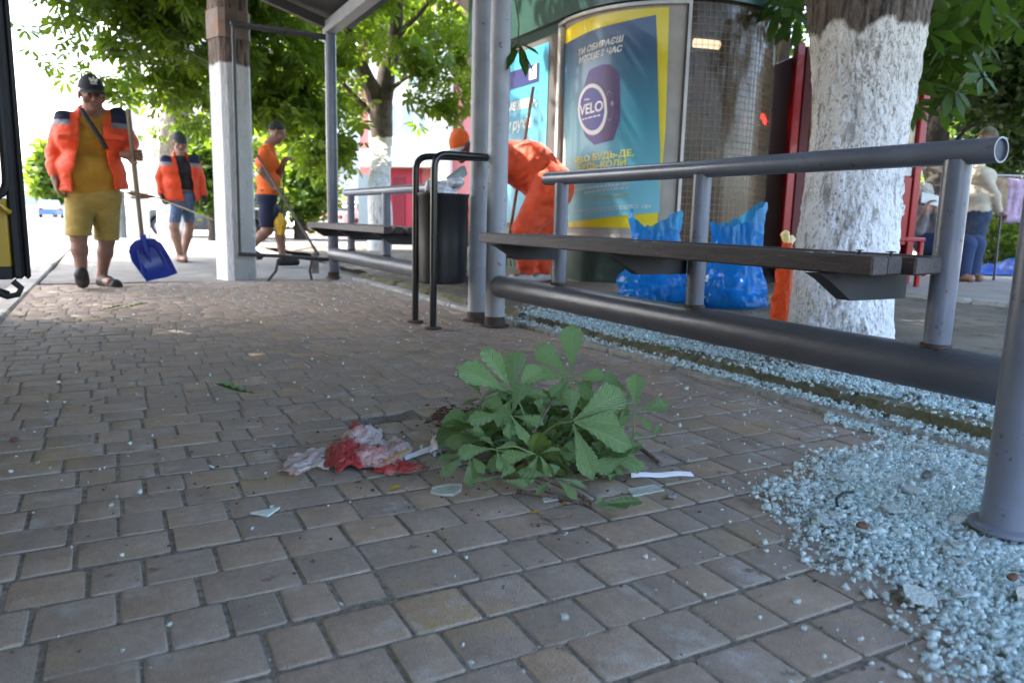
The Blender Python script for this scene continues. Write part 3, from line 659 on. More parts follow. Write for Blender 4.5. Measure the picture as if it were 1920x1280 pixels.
pfan((395, 1090), 165, 268, purple2, .0286, 'watch_case'); pfan(wc, 148, 258, white, .0292, 'watch_ring'); pfan((374, 1092), 124, 215, pface, .0298, 'watch_face'); pfan((574, 1035), 16, 26, mat('watch_metal', (.30, .28, .36), .4), .0290, 'watch_crown')
pfan((545, 1060), 40, 150, mat('watch_rim', (.20, .17, .30), .4), .0288, 'watch_tick_ring', .93)
ptext('VELO', Z1(248, 1160), Z1(482, 1105), .085, white, 0, .003, .0306)
for k, x in enumerate((305, 322, 339, 362, 378, 394)): pfan((x, 998 - k * 2), 6, 9, white if k < 3 else purple, .0305, 'watch_dot', n=10)
def blur_line(a_, b_, h, m, off=.0285):
    """lettering too small to read in the photo: short dashes"""
    q = MB(); u, u1 = a_[0], b_[0]
    while u < u1:
        l = random.uniform(.012, .04); w_ = min(u + l, u1); za, zb = (np.interp(x, (a_[0], b_[0]), (a_[1], b_[1])) for x in (u, w_)); q.add([K(u, za, off), K(w_, zb, off), K(w_, zb + h, off), K(u, za + h, off)], [(0, 1, 2, 3)]); u += l + .008
    q.build('fine_print', m, po, smooth=False)
blur_line(Z1(275, 1205), Z1(455, 1160), .012, white, .0306)
ptext('VELO БУДЬ-ДЕ,', Z2(205, 450), Z2(865, 358), .052, yprint, 0, .003); ptext('БУДЬ-КОЛИ', Z2(250, 525), Z2(778, 468), .052, yprint, 0, .003)
ptext('18+', Z2(955, 935), Z2(1055, 930), .030, white, 0, .002)
fp_ = mat('fine_print_white', (.45, .58, .62), .5); fy_ = mat('fine_print_yellow', (.38, .46, .20), .5)
for a_, b_, h, m_ in (((210, 750), (800, 680), .020, fp_), ((320, 778), (808, 718), .020, fp_), ((365, 838), (808, 792), .015, fy_), ((210, 975), (930, 905), .013, fp_), ((345, 985), (930, 930), .012, fp_)): blur_line(Z2(*a_), Z2(*b_), h, m_)
# sky-blue poster on the flat side wall
XW = KC[0] - KR
bp_ = empty('poster', (XW - .01, 6.5, .6), 'sky-blue poster with white lettering on the kiosk side, partly behind the columns', 'poster')
b = MB(); b.box((XW - .020, 5.86, .57), (XW - .002, 7.42, 2.30)); b.build('backing', mat('dark_backing', (.07, .06, .055), .6), bp_)
b = MB(); b.box((XW - .026, 6.04, .62), (XW - .0205, 7.38, 2.25)); b.build('blue_sheet', mat('sky_blue_print', (.055, .29, .44), .35, var=.08, scale=1.5, coat=.2), bp_)
b = MB(); b.box((XW - .05, 5.80, .55), (XW - .001, 5.855, 2.33), bev=.006); b.build('frame', frm, bp_)
def wtext(s, y, z, size, m, name='lettering'):
    V, F = text_mesh(s, size, .15, .003); mesh_obj(name, [(XW - .029, y - (v[0] - V[:, 0].max()) - 0, z + v[1]) for v in V], F, m, bp_, smooth=False)
wtext('обмежень,', 6.22, 1.72, .15, white); wtext('у рухів', 6.32, 1.53, .15, white)
b = MB(); b.box((XW - .029, 6.20, 1.93), (XW - .0265, 7.1, 2.10), bev=.001); b.build('logo_patch', navy, bp_)
b = MB(); b.box((XW - .032, 6.25, 1.965), (XW - .0295, 6.38, 2.06)); b.prism([(6.25, 2.06), (6.25, 2.10), (6.31, 2.075), (6.38, 2.06)], 0, XW - .032, XW - .0295); b.build('logo_mark', white, bp_)
# ------------------------------------------------------------ foliage helpers
def frames(N, up_bias=.6):
    """random leaf frames: axis a (along leaf), normal n"""
    n = RNG.normal(0, 1, (N, 3)); n[:, 2] = np.abs(n[:, 2]) + up_bias; n /= np.linalg.norm(n, axis=1)[:, None]
    a = RNG.normal(0, 1, (N, 3)); a -= (a * n).sum(1)[:, None] * n; a /= np.linalg.norm(a, axis=1)[:, None]
    return a, n
def palm_leaves(C, size, up_bias=.6, nl=6, droop=.35):
    """palmate chestnut leaves: nl folded leaflets fanned round each centre"""
    N = len(C); a, n = frames(N, up_bias); s_ = np.cross(n, a); Vs = []; Fs = []; base = 0
    for j in range(nl):
        an = (j - (nl - 1) / 2) * (2 * math.pi / (nl + 1.6)); ca, sa = math.cos(an), math.sin(an)
        d = a * ca + s_ * sa; sd_ = np.cross(n, d); L = size * (1 - .28 * abs(j - (nl - 1) / 2) / (nl / 2)) * RNG.uniform(.85, 1.1, N); L = L[:, None]; W = L * .19
        dr = -np.array((0, 0, 1.)) * L * droop * RNG.uniform(.3, 1.4, (N, 1))
        q = [C + d * L * .08, C + d * L * .45 + sd_ * W * .75 + dr * .2, C + d * L * .72 + sd_ * W + dr * .5, C + d * L + dr, C + d * L * .72 - sd_ * W + dr * .5, C + d * L * .45 - sd_ * W * .75 + dr * .2, C + d * L * .6 - n * L * .05 + dr * .35]
        V = np.stack(q, 1); Vs.append(V.reshape(-1, 3)); k = (np.arange(N) * 7)[:, None] + base
        Fs += [k + [[0, 1, 2, 6]], k + [[6, 2, 3, 4]], k + [[0, 6, 4, 5]]]; base += N * 7
    return np.concatenate(Vs), np.concatenate(Fs)
def small_leaves(C, size, up_bias=.3):
    N = len(C); a, n = frames(N, up_bias); s_ = np.cross(n, a); L = (size * RNG.uniform(.7, 1.3, N))[:, None]; W = L * .30
    V = np.stack([C, C + a * L * .5 + s_ * W, C + a * L - n * L * .1, C + a * L * .5 - s_ * W], 1).reshape(-1, 3)
    return V, np.arange(N * 4).reshape(N, 4)
def blob_points(blobs, n_cl, per, cr):
    """leaf positions in clusters spread through ellipsoid blobs (centre, radius xyz)"""
    vol = np.array([b[1][0] * b[1][1] * b[1][2] for b in blobs]); pr = vol ** .75; pr /= pr.sum(); out = []
    for k in range(n_cl):
        c, r = blobs[RNG.choice(len(blobs), p=pr)]; d = nrm(RNG.normal(0, 1, 3)); q = np.array(c) + d * np.array(r) * (RNG.random() ** .45)
        m = max(3, int(per * RNG.uniform(.5, 1.5))); out.append(q + RNG.normal(0, 1, (m, 3)) * cr * RNG.uniform(.5, 1.15) * np.array((1, 1, .55)))
    return np.concatenate(out)
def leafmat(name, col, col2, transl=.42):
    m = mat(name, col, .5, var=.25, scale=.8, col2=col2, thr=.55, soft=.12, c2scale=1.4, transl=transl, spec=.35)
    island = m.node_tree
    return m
bark = mat('grey_brown_bark', (.085, .065, .05), .95, var=.35, scale=6, bump=1.0, bscale=35, stretch=(3, 3, .7))
def whitewashed(name, bark_col, h0, wob=.05, cream=(.62, .585, .50), gap=.60, paint=(.74, .74, .735), cracks=1.0):
    """bark with limewash up to a ragged line h0 above the object's base; gaps in the limewash show bark"""
    m = mat(name, paint, .9, var=.08, scale=4, bump=1.0, bscale=34, stretch=(1.6, 1.6, .8), col2=(.20, .165, .135), thr=gap + .06, soft=.05, c2scale=52)
    t = m.node_tree; b = t.nodes['Principled BSDF']; o = b.inputs['Base Color'].links[0].from_socket
    tk_ = _n(t, 'ShaderNodeTexCoord')
    for sc_, st_, thr_, wd_, amt, low in ((30, (1.0, 1.0, .16), .60, .04, .75, 3.0), (95, (1, 1, .55), .60, .05, .75, 5.0), (5.5, (1, 1, .5), .66, .06, .55, 2.0)):
        mp0 = _n(t, 'ShaderNodeMapping'); mp0.inputs['Scale'].default_value = st_; t.links.new(tk_.outputs['Object'], mp0.inputs[0]); n0 = _n(t, 'ShaderNodeTexNoise'); n0.inputs['Scale'].default_value = sc_; n0.inputs['Detail'].default_value = 6; n0.inputs['Roughness'].default_value = .6; n0.inputs['Distortion'].default_value = .35; t.links.new(mp0.outputs[0], n0.inputs['Vector'])
        l0 = _n(t, 'ShaderNodeTexNoise'); l0.inputs['Scale'].default_value = low; t.links.new(tk_.outputs['Object'], l0.inputs['Vector']); a0 = _n(t, 'ShaderNodeMath', operation='MULTIPLY_ADD'); a0.inputs[1].default_value = .35; t.links.new(l0.outputs[0], a0.inputs[0]); t.links.new(n0.outputs[0], a0.inputs[2])
        r0 = _n(t, 'ShaderNodeMapRange'); r0.inputs[1].default_value = thr_ + .175 - wd_; r0.inputs[2].default_value = thr_ + .175 + wd_; r0.inputs[4].default_value = amt * cracks; t.links.new(a0.outputs[0], r0.inputs[0])
        x0 = _n(t, 'ShaderNodeMix', data_type='RGBA'); x0.inputs[7].default_value = (.14, .11, .09, 1); t.links.new(r0.outputs[0], x0.inputs[0]); t.links.new(o, x0.inputs[6]); o = x0.outputs[2]
    tc = _n(t, 'ShaderNodeTexCoord'); sx = _n(t, 'ShaderNodeSeparateXYZ'); t.links.new(tc.outputs['Object'], sx.inputs[0])
    nz = _n(t, 'ShaderNodeTexNoise'); nz.inputs['Scale'].default_value = 9; nz.inputs['Detail'].default_value = 5; mp = _n(t, 'ShaderNodeMapping'); mp.inputs['Scale'].default_value = (1, 1, .25); t.links.new(tc.outputs['Object'], mp.inputs[0]); t.links.new(mp.outputs[0], nz.inputs['Vector'])
    ad = _n(t, 'ShaderNodeMath', operation='MULTIPLY_ADD'); ad.inputs[1].default_value = wob * 6; t.links.new(nz.outputs[0], ad.inputs[0]); t.links.new(sx.outputs[2], ad.inputs[2])
    cr = _n(t, 'ShaderNodeMapRange'); cr.inputs[1].default_value = h0 - .8 + wob * 3; cr.inputs[2].default_value = h0 - .1 + wob * 3; t.links.new(ad.outputs[0], cr.inputs[0])
    tint = _n(t, 'ShaderNodeMix', data_type='RGBA', blend_type='MULTIPLY'); t.links.new(cr.outputs[0], tint.inputs[0]); t.links.new(o, tint.inputs[6]); tint.inputs[7].default_value = (cream[0] / paint[0], cream[1] / paint[1], cream[2] / paint[2], 1)
    st = _n(t, 'ShaderNodeMapRange'); st.inputs[1].default_value = h0 - .012 + wob * 3; st.inputs[2].default_value = h0 + .012 + wob * 3; t.links.new(ad.outputs[0], st.inputs[0])
    nb = _n(t, 'ShaderNodeTexNoise'); nb.inputs['Scale'].default_value = 22; mb = _n(t, 'ShaderNodeMapping'); mb.inputs['Scale'].default_value = (2.2, 2.2, .28); t.links.new(tc.outputs['Object'], mb.inputs[0]); t.links.new(mb.outputs[0], nb.inputs['Vector'])
    rb = _n(t, 'ShaderNodeValToRGB'); rb.color_ramp.elements[0].position = .3; rb.color_ramp.elements[1].position = .7
    rb.color_ramp.elements[0].color = (bark_col[0] * .25, bark_col[1] * .25, bark_col[2] * .25, 1); rb.color_ramp.elements[1].color = (bark_col[0] * 1.8, bark_col[1] * 1.8, bark_col[2] * 1.8, 1); t.links.new(nb.outputs[0], rb.inputs[0])
    fi = _n(t, 'ShaderNodeMix', data_type='RGBA'); t.links.new(st.outputs[0], fi.inputs[0]); t.links.new(tint.outputs[2], fi.inputs[6]); t.links.new(rb.outputs[0], fi.inputs[7]); t.links.new(fi.outputs[2], b.inputs['Base Color'])
    return m
def trunk_mesh(pts, radii, n=40, amp=.03, fine=.0, rows=40, flare=0.0):
    """tapered trunk along a polyline with knobbly bark relief"""
    pts = np.array(pts, float); tt = np.linspace(0, 1, len(pts)); ss = np.linspace(0, 1, rows)
    C = np.stack([np.interp(ss, tt, pts[:, k]) for k in range(3)], 1); R = np.interp(ss, tt, radii); A = np.linspace(0, 2 * np.pi, n, endpoint=False)
    D = np.stack([np.cos(A), np.sin(A), 0 * A], -1); P = C[:, None] + D[None] * R[:, None, None]
    d = amp * vnoise(P * [1, 1, .6], 3.0) + amp * .5 * vnoise(P * [1, 1, .5], 9.0, 2)
    if fine: d = d + fine * vnoise(P * [1, 1, .7], 30, 5) + fine * .9 * vnoise(P * [1, 1, .7], 58, 7)
    P = P + D[None] * d[..., None]; V = P.reshape(-1, 3)
    i, j = np.meshgrid(np.arange(rows - 1), np.arange(n), indexing='ij'); i, j = i.ravel(), j.ravel()
    F = np.stack([i * n + j, i * n + (j + 1) % n, (i + 1) * n + (j + 1) % n, (i + 1) * n + j], 1)
    return V, F
def limb(b, p0, p1, r0, r1, sag=.0, n=9, i=0):
    p0, p1 = np.array(p0, float), np.array(p1, float); q = [p0 + (p1 - p0) * s + np.array((0, 0, sag * math.sin(math.pi * s))) + RNG.normal(0, .03, 3) * (0 < s < 1) * np.linalg.norm(p1 - p0) * .5 for s in np.linspace(0, 1, 6)]
    b.tube(q, list(np.linspace(r0, r1, 6)), n, i)
    return q

# ------------------------------------------------------------ near whitewashed tree
g0 = (2.96, 2.23, .10)
nt_ = empty('chestnut_tree', g0, 'thick chestnut tree with a rough whitewashed trunk, right behind the near bench', 'tree')
rr_ = pd(1, 1, 1)
tk = [pd(1572, 720, 3.25), pd(1574, 640, 3.27), pd(1580, 540, 3.28), pd(1588, 450, 3.28), pd(1600, 350, 3.28), pd(1612, 250, 3.28), pd(1620, 150, 3.28), pd(1625, 60, 3.28), pd(1628, -10, 3.28), (3.0, 2.2, 2.3), (3.1, 2.1, 3.0)]
V, F = trunk_mesh(tk, [.236, .219, .215, .213, .205, .202, .222, .243, .258, .30, .33], 200, .010, .0055, 360)
mesh_obj('trunk', V, F, whitewashed('limewashed_near_trunk', (.10, .075, .055), 1.40, .035, gap=.57, cracks=.8, paint=(.80, .80, .81), cream=(.66, .61, .53)), nt_, angle=180)
b = MB(); tops = [(.2, .5, 4.3), (2.2, -.6, 4.6), (4.5, 4.3, 4.8), (5.5, .6, 4.5), (1.0, 3.8, 4.6)]
for q in tops: limb(b, (3.2, 2.05, 2.9), q, .17, .05, .35)
limb(b, (3.3, 2.1, 2.8), (5.0, 3.6, 2.55), .05, .012, .25, 7)
limb(b, (3.3, 2.1, 2.8), (4.6, 2.5, 2.3), .035, .008, .2, 7)
b.build('limb', bark, nt_)
crown_green = leafmat('chestnut_leaf', (.045, .098, .02), (.07, .125, .024))
blobs = [((x, y, z + .7), (1.5, 1.5, .9)) for x, y, z in tops] + [((1.5, 1.5, 5.4), (2.4, 2.4, 1.0)), ((3.4, 2.6, 5.8), (2.3, 2.3, 1.0)), ((-.6, 2.6, 5.0), (1.5, 2.2, .8)), ((-.8, 4.8, 5.2), (1.4, 1.6, .8))]
blobs += [((-1.7, 3.5, 5.3), (1.5, 1.5, .5)), ((-1.2, 6.9, 5.4), (1.8, 1.5, .5)), ((-1.9, 7.9, 5.2), (2.1, 1.8, .6)), ((-2.0, 3.3, 5.5), (1.9, 1.9, .6)), ((-1.6, 5.6, 5.2), (1.8, 1.8, .6)), ((-2.6, 4.5, 5.6), (2.0, 3.0, .8)), ((-2.4, .8, 5.4), (2.0, 2.4, .8)), ((2.0, 6.0, 5.6), (2.6, 2.0, .9)), ((5.2, 5.8, 5.4), (2.4, 2.4, .9)), ((6.6, 2.6, 5.4), (2.2, 2.6, .9)), ((5.5, -1.0, 5.2), (2.5, 2.5, .9)), ((1.2, -1.5, 5.2), (2.5, 2.0, .8))]  # unseen crown clumps added to keep the sun off the paving
C = blob_points(blobs, 1400, 12, .38)
low = [pd(1790, 30, 5.2), pd(1755, 75, 5.3), pd(1850, 10, 5.6), pd(1770, 120, 5.4), pd(1900, -10, 5.8), pd(1480, -10, 6.0), pd(1720, -20, 5.0)]
C2 = np.concatenate([q + RNG.normal(0, .16, (13, 3)) for q in low])
V, F = palm_leaves(np.concatenate([C, C2]), .24, .5)
mesh_obj('crown', V, F, crown_green, nt_, smooth=False)
# a leaf spray hanging beside the columns
sp = pd(975, 95, 4.3)
b = MB(); limb(b, (1.0, 3.8, 4.6), sp + np.array((-.05, 0, .35)), .02, .004, .1, 6); limb(b, sp + np.array((-.05, 0, .35)), sp, .004, .003, 0, 5); b.build('hanging_twig', bark, nt_)
V, F = palm_leaves(np.array([sp, sp + [.02, .05, .05]]), .15, 1.2, 5, .9); mesh_obj('hanging_leaf', V, F, crown_green, nt_, smooth=False)

# ------------------------------------------------------------ middle distance chestnut (right of the far bench)
def tree(name, label, base, pts, radii, limbs, blobs, n_cl, per, cr, size, wash=None, palm=True, lm=None, group=None, up=.5, bcol=(.085, .065, .05), gap=.64):
    r = empty(name, base, label, 'tree', group)
    V, F = trunk_mesh(pts, radii, 28, .02, .004, 60)
    mesh_obj('trunk', V, F, whitewashed('limewash_' + str(len(MATS)), bcol, wash, .03, gap=gap) if wash else mat('trunk_bark_%d' % len(MATS), bcol, .95, var=.4, scale=7, bump=.8, bscale=40, stretch=(3, 3, .7)), r, angle=180)
    if limbs:
        b = MB()
        for p0, p1, r0, r1 in limbs: limb(b, p0, p1, r0, r1, .15)
        b.build('limb', mat('limb_bark_%d' % len(MATS), tuple(.8 * c for c in bcol), .95, var=.4, scale=8, bump=.8, bscale=40), r)
    C = blob_points(blobs, n_cl, per, cr)
    V, F = (palm_leaves if palm else small_leaves)(C, size, up); mesh_obj('crown', V, F, lm, r, smooth=False)
    return r
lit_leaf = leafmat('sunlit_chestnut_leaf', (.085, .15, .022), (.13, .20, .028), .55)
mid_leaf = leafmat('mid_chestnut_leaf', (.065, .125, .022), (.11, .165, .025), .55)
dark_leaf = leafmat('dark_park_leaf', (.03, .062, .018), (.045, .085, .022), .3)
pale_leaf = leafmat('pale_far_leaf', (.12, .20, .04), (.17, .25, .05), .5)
def B(px, py, d, r, rz=.7): return (pd(px, py, d), (r, r, r * rz))
t1 = gz(712, 472, .05)
tree('chestnut_tree', 'forked chestnut tree with a cream limewashed base, standing behind the far bench', t1, [t1 + [0, 0, -.2], t1 + [0, 0, 1.0], pd(716, 270, 14.3), pd(712, 190, 14.3)], [.23, .19, .19, .24],
     [(pd(708, 200, 14.3), pd(655, 90, 13.8), .17, .12), (pd(655, 90, 13.8), pd(640, -60, 13.2), .10, .05), (pd(716, 195, 14.3), pd(740, 80, 14.3), .20, .14), (pd(740, 80, 14.3), pd(752, -80, 14.0), .14, .09), (pd(740, 80, 14.3), pd(850, -20, 13.4), .06, .02), (pd(700, 215, 14.3), pd(600, 140, 13.2), .06, .02), (pd(720, 180, 14.3), pd(820, 140, 13.6), .05, .02)],
     [B(560, 110, 12.2, 1.1), B(630, 30, 15.5, 1.1), B(790, 30, 15.5, 1.1), B(830, 120, 13.4, .75), B(800, 190, 13.4, .45, .5), B(590, 230, 12.8, .75), B(540, 200, 12, .8), B(690, 60, 17, 1.2), B(620, 290, 12.8, .4, .6), B(860, 20, 12.6, .7), B(560, -80, 12, 1.5), B(760, -120, 13, 1.8), B(630, 170, 16.5, .8), B(850, 205, 13.2, .3, .5)], 250, 14, .30, .25, wash=2.15 - t1[2], lm=lit_leaf)
t2 = gz(325, 452)
tree('street_tree', 'tall grey mottled street tree with low hanging branches, behind the man in sandals', t2, [t2 + [0, 0, -.2], t2 + [0, 0, 1], pd(327, 240, 15), pd(330, 60, 15), pd(335, -300, 15)], [.33, .29, .28, .26, .20],
     [(pd(328, 150, 15), pd(260, 40, 12), .10, .04), (pd(330, 60, 15), pd(200, -60, 10.5), .12, .04), (pd(330, 100, 15), pd(430, 40, 12), .1, .04), (pd(330, 0, 15), pd(420, -200, 11), .12, .05), (pd(430, 40, 12), pd(470, 160, 11), .04, .015), (pd(260, 40, 12), pd(200, 110, 10), .04, .015), (pd(200, -60, 10.5), pd(170, 20, 9.2), .03, .01)],
     [B(200, 60, 10, .75), B(290, 50, 10.3, .9), B(300, 150, 11, .75), B(380, 90, 10.6, .9), B(240, 130, 10.4, .42), B(480, 80, 11.4, .85), B(150, 30, 9.6, .42), B(130, 105, 9.4, .16, .4), B(150, 160, 9.5, .14, .4), B(360, 190, 11.6, .5), B(310, 220, 11.4, .3, .5), B(430, 180, 11.8, .5), B(250, 175, 10.8, .3, .5), B(500, 170, 12, .6), B(380, -60, 10.5, 1.4), B(220, -120, 10, 1.5), B(60, -190, 9.6, 1.3), B(-80, -300, 10, 1.6), B(480, -200, 10.5, 1.6), B(300, -300, 10, 1.8), B(120, -420, 9, 1.6), ((-1.3, 9.2, 5.1), (1.7, 1.4, .5)), ((.2, 9.3, 5.3), (1.6, 1.3, .5)), ((-1.0, 8.4, 5.0), (1.5, 1.1, .45)), ((-2.0, 9.4, 4.9), (2.2, 2.0, .9)), ((-.6, 11.2, 5.0), (2.2, 2.0, 1.0)), ((.3, 8.6, 4.8), (1.8, 1.4, .7)), ((-2.2, 12.5, 5.4), (2.4, 2.2, 1.0)), ((-3.4, 10.5, 5.4), (2.0, 2.2, 1.0)), ((1.6, 10.5, 5.2), (2.2, 2.0, 1.0))], 900, 14, .28, .20, lm=mid_leaf, bcol=(.22, .19, .16), wash=1.4)  # last clumps, set in world coordinates, added above view to shade the pavement
t3 = pd(1753, 470, 10.5); t3 = gz(1753, 505, .14)
tree('park_tree', 'dark park tree forking low, just right of the red drinks cabinet', t3, [t3 + [0, 0, -.2], t3 + [0, 0, .8], pd(1752, 300, 10.3), pd(1755, 250, 10.2)], [.19, .16, .16, .17],
     [(pd(1752, 270, 10.2), pd(1820, 130, 9.8), .13, .10), (pd(1820, 130, 9.8), pd(1890, -30, 9.2), .10, .06), (pd(1752, 290, 10.2), pd(1735, 130, 10.4), .10, .06), (pd(1755, 320, 10.2), pd(1840, 230, 10.4), .05, .02), (pd(1735, 130, 10.4), pd(1690, -60, 10.6), .06, .03)],
     [B(1800, 60, 10.2, .9), B(1890, 150, 10.4, .9), B(1900, 270, 11.2, .55), B(1830, 190, 11, .5), B(1790, 10, 9, .7), B(1900, 20, 9.6, 1.0), B(1760, 130, 10.8, .4), B(1880, -120, 9.6, 1.8), B(1700, -150, 11, 1.8), B(1850, 330, 11.8, .4), B(2020, 150, 10, 1.4), (t3 + [0, 0, 5.6], (3.2, 3.2, 1.1)), (t3 + [-2.5, 2.5, 5.6], (2.6, 2.6, 1.0)), (t3 + [2.5, 2.0, 5.4], (2.6, 2.6, 1.2)), (t3 + [1.5, -2.5, 5.0], (2.6, 2.4, 1.2))] + 4 * [B(1800, 60, 10.2, .9), B(1890, 150, 10.4, .9), B(1900, 270, 11.2, .6), B(1830, 190, 11, .6), B(1880, 60, 10, 1.1), B(1860, 320, 11.4, .5)], 1500, 26, .27, .13, palm=False, lm=dark_leaf, bcol=(.03, .024, .02))  # clumps high over the base added out of view to shade the path
t4 = gz(1452, 545, .13)
tree('park_tree', 'slim brown park tree in the gap between the kiosk and the red drinks cabinet', t4, [t4 + [0, 0, -.2], pd(1450, 400, 8.6), pd(1462, 200, 8.7), pd(1470, 40, 8.8)], [.10, .085, .075, .07],
     [(pd(1466, 120, 8.7), pd(1540, 0, 9.2), .035, .012), (pd(1470, 40, 8.8), pd(1500, -160, 9), .06, .02)],
     [B(1480, 60, 9.6, .6), B(1490, 170, 10.4, .6), B(1478, 280, 11, .5), B(1500, -60, 9.2, 1.0), B(1480, 370, 11.5, .35), (t4 + [-.5, 2.0, 5.4], (2.4, 2.4, 1.0)), (t4 + [0, 0, 4.8], (1.8, 1.8, .8))], 420, 24, .25, .12, palm=False, lm=mid_leaf)  # last clumps added above view to shade the ground behind the kiosk
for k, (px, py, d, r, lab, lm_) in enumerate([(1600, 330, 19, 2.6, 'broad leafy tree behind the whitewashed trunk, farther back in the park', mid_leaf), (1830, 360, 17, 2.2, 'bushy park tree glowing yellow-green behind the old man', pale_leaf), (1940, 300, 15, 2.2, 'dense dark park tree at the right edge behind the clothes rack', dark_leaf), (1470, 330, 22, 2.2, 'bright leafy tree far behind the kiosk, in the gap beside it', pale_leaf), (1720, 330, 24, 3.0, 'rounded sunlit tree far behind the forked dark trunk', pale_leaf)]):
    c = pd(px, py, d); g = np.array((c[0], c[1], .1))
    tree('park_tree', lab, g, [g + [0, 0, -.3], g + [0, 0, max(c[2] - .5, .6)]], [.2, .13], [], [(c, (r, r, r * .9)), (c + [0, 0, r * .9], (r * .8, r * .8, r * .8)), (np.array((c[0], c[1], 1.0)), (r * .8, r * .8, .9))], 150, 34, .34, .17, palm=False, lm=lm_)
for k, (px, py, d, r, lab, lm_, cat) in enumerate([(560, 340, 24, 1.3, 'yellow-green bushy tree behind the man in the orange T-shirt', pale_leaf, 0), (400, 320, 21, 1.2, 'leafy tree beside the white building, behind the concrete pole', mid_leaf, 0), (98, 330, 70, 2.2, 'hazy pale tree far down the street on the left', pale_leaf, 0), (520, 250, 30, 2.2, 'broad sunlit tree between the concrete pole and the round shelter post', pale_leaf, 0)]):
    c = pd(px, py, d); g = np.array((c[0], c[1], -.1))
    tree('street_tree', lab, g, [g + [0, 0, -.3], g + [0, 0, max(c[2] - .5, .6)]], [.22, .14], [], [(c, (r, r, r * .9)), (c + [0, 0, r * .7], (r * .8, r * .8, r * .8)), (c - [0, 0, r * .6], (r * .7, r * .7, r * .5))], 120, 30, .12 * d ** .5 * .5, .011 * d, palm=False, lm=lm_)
# low plants in the park
for k, (px, py, d, r, lab) in enumerate([(1870, 430, 9.6, .35, 'leafy bush beside the cane of the old man'), (1915, 470, 9.2, .30, 'low green plant by the blue tarpaulin at the right edge'), (1850, 480, 10.2, .3, 'small bush behind the blue tarpaulin'), (1790, 400, 12.5, .5, 'dark bush behind the old man in the cream pullover')]):
    c = pd(px, py, d); rt_ = empty('shrub', (c[0], c[1], .15), lab, 'shrub')
    b = MB()
    for j in range(7): limb(b, (c[0], c[1], .1), c + RNG.normal(0, r * .5, 3), .012, .004, 0, 5)
    b.build('stem', bark, rt_); V, F = small_leaves(blob_points([(c, (r, r, r * 1.1))], 40, 16, .11), .09); mesh_obj('foliage', V, F, mid_leaf, rt_, smooth=False)

# ------------------------------------------------------------ concrete utility pole, other poles
upole = empty('utility_pole', (1.22, 8.0, 0), 'square whitewashed concrete utility pole with a metal band near the top, left of the shelter', 'utility pole')
b = MB(); c0 = gz(421, 524); cR = gz(478, 507)
pc = np.array((1.14, 7.99)); ang = math.radians(20); hw = .158; ch = .045
ring = []
for sx_, sy_ in ((-1, -1), (1, -1), (1, 1), (-1, 1)):
    for q in (((sx_ * hw, sy_ * (hw - ch)), (sx_ * (hw - ch), sy_ * hw)) if sx_ * sy_ > 0 else ((sx_ * (hw - ch), sy_ * hw), (sx_ * hw, sy_ * (hw - ch)))): ring.append(q)
V = []
zs = np.linspace(-.2, 7, 60)
for z in zs:
    for x, y in ring:
        s_ = 1 - .012 * z; V.append((pc[0] + s_ * (x * math.cos(ang) - y * math.sin(ang)), pc[1] + s_ * (x * math.sin(ang) + y * math.cos(ang)), z))
F = [(k * 8 + j, k * 8 + (j + 1) % 8, k * 8 + 8 + (j + 1) % 8, k * 8 + 8 + j) for k in range(59) for j in range(8)]
mesh_obj('shaft', V, F, whitewashed('limewashed_concrete', (.17, .125, .10), 2.06, .015, cream=(.70, .69, .68), gap=.66, cracks=.22), upole, angle=30)
def band(z0, z1, m, name, g=.012):
    V = []
    for z in (z0, z1):
        for x, y in ring:
            s_ = 1 - .012 * z + g / hw; V.append((pc[0] + s_ * (x * math.cos(ang) - y * math.sin(ang)), pc[1] + s_ * (x * math.sin(ang) + y * math.cos(ang)), z))
    mesh_obj(name, V, [(j, (j + 1) % 8, 8 + (j + 1) % 8, 8 + j) for j in range(8)] + [tuple(range(8))[::-1], tuple(range(8, 16))], m, upole, angle=30)
band(2.30, 2.56, mat('rusty_band', (.22, .17, .15), .7, var=.3, scale=6, col2=(.33, .14, .05), thr=.55, c2scale=4), 'metal_band')
for px, wpx, y0, y1, d, lab, m, nm in ((266, 30, 0, 452, 16.5, 'whitewashed concrete pole behind the man with the shovel', whitewashed('limewash_pole', (.4, .38, .36), 6.5, .03, gap=.75, cracks=.3), 'utility_pole'),):
    g = pd(px, y1, d); r = wpx / 2 / FPX * d; b = MB(); b.box((g[0] - r, g[1] - r, -.1), (g[0] + r, g[1] + r, 7), bev=.04); q = empty(nm, (g[0], g[1], 0), lab, 'utility pole'); b.build('shaft', m, q)
g = pd(229, 430, 20); b = MB(); b.tube([(g[0], g[1], -.1), (g[0], g[1], 1.1)], .11, 12); b.lathe([(.11, 1.1), (.09, 1.16), (0, 1.18)], (g[0], g[1], 0), 12)
tag(b.build('bollard', conc, loc=(g[0], g[1], 0)), 'short grey concrete post beside the whitewashed pole', 'bollard')

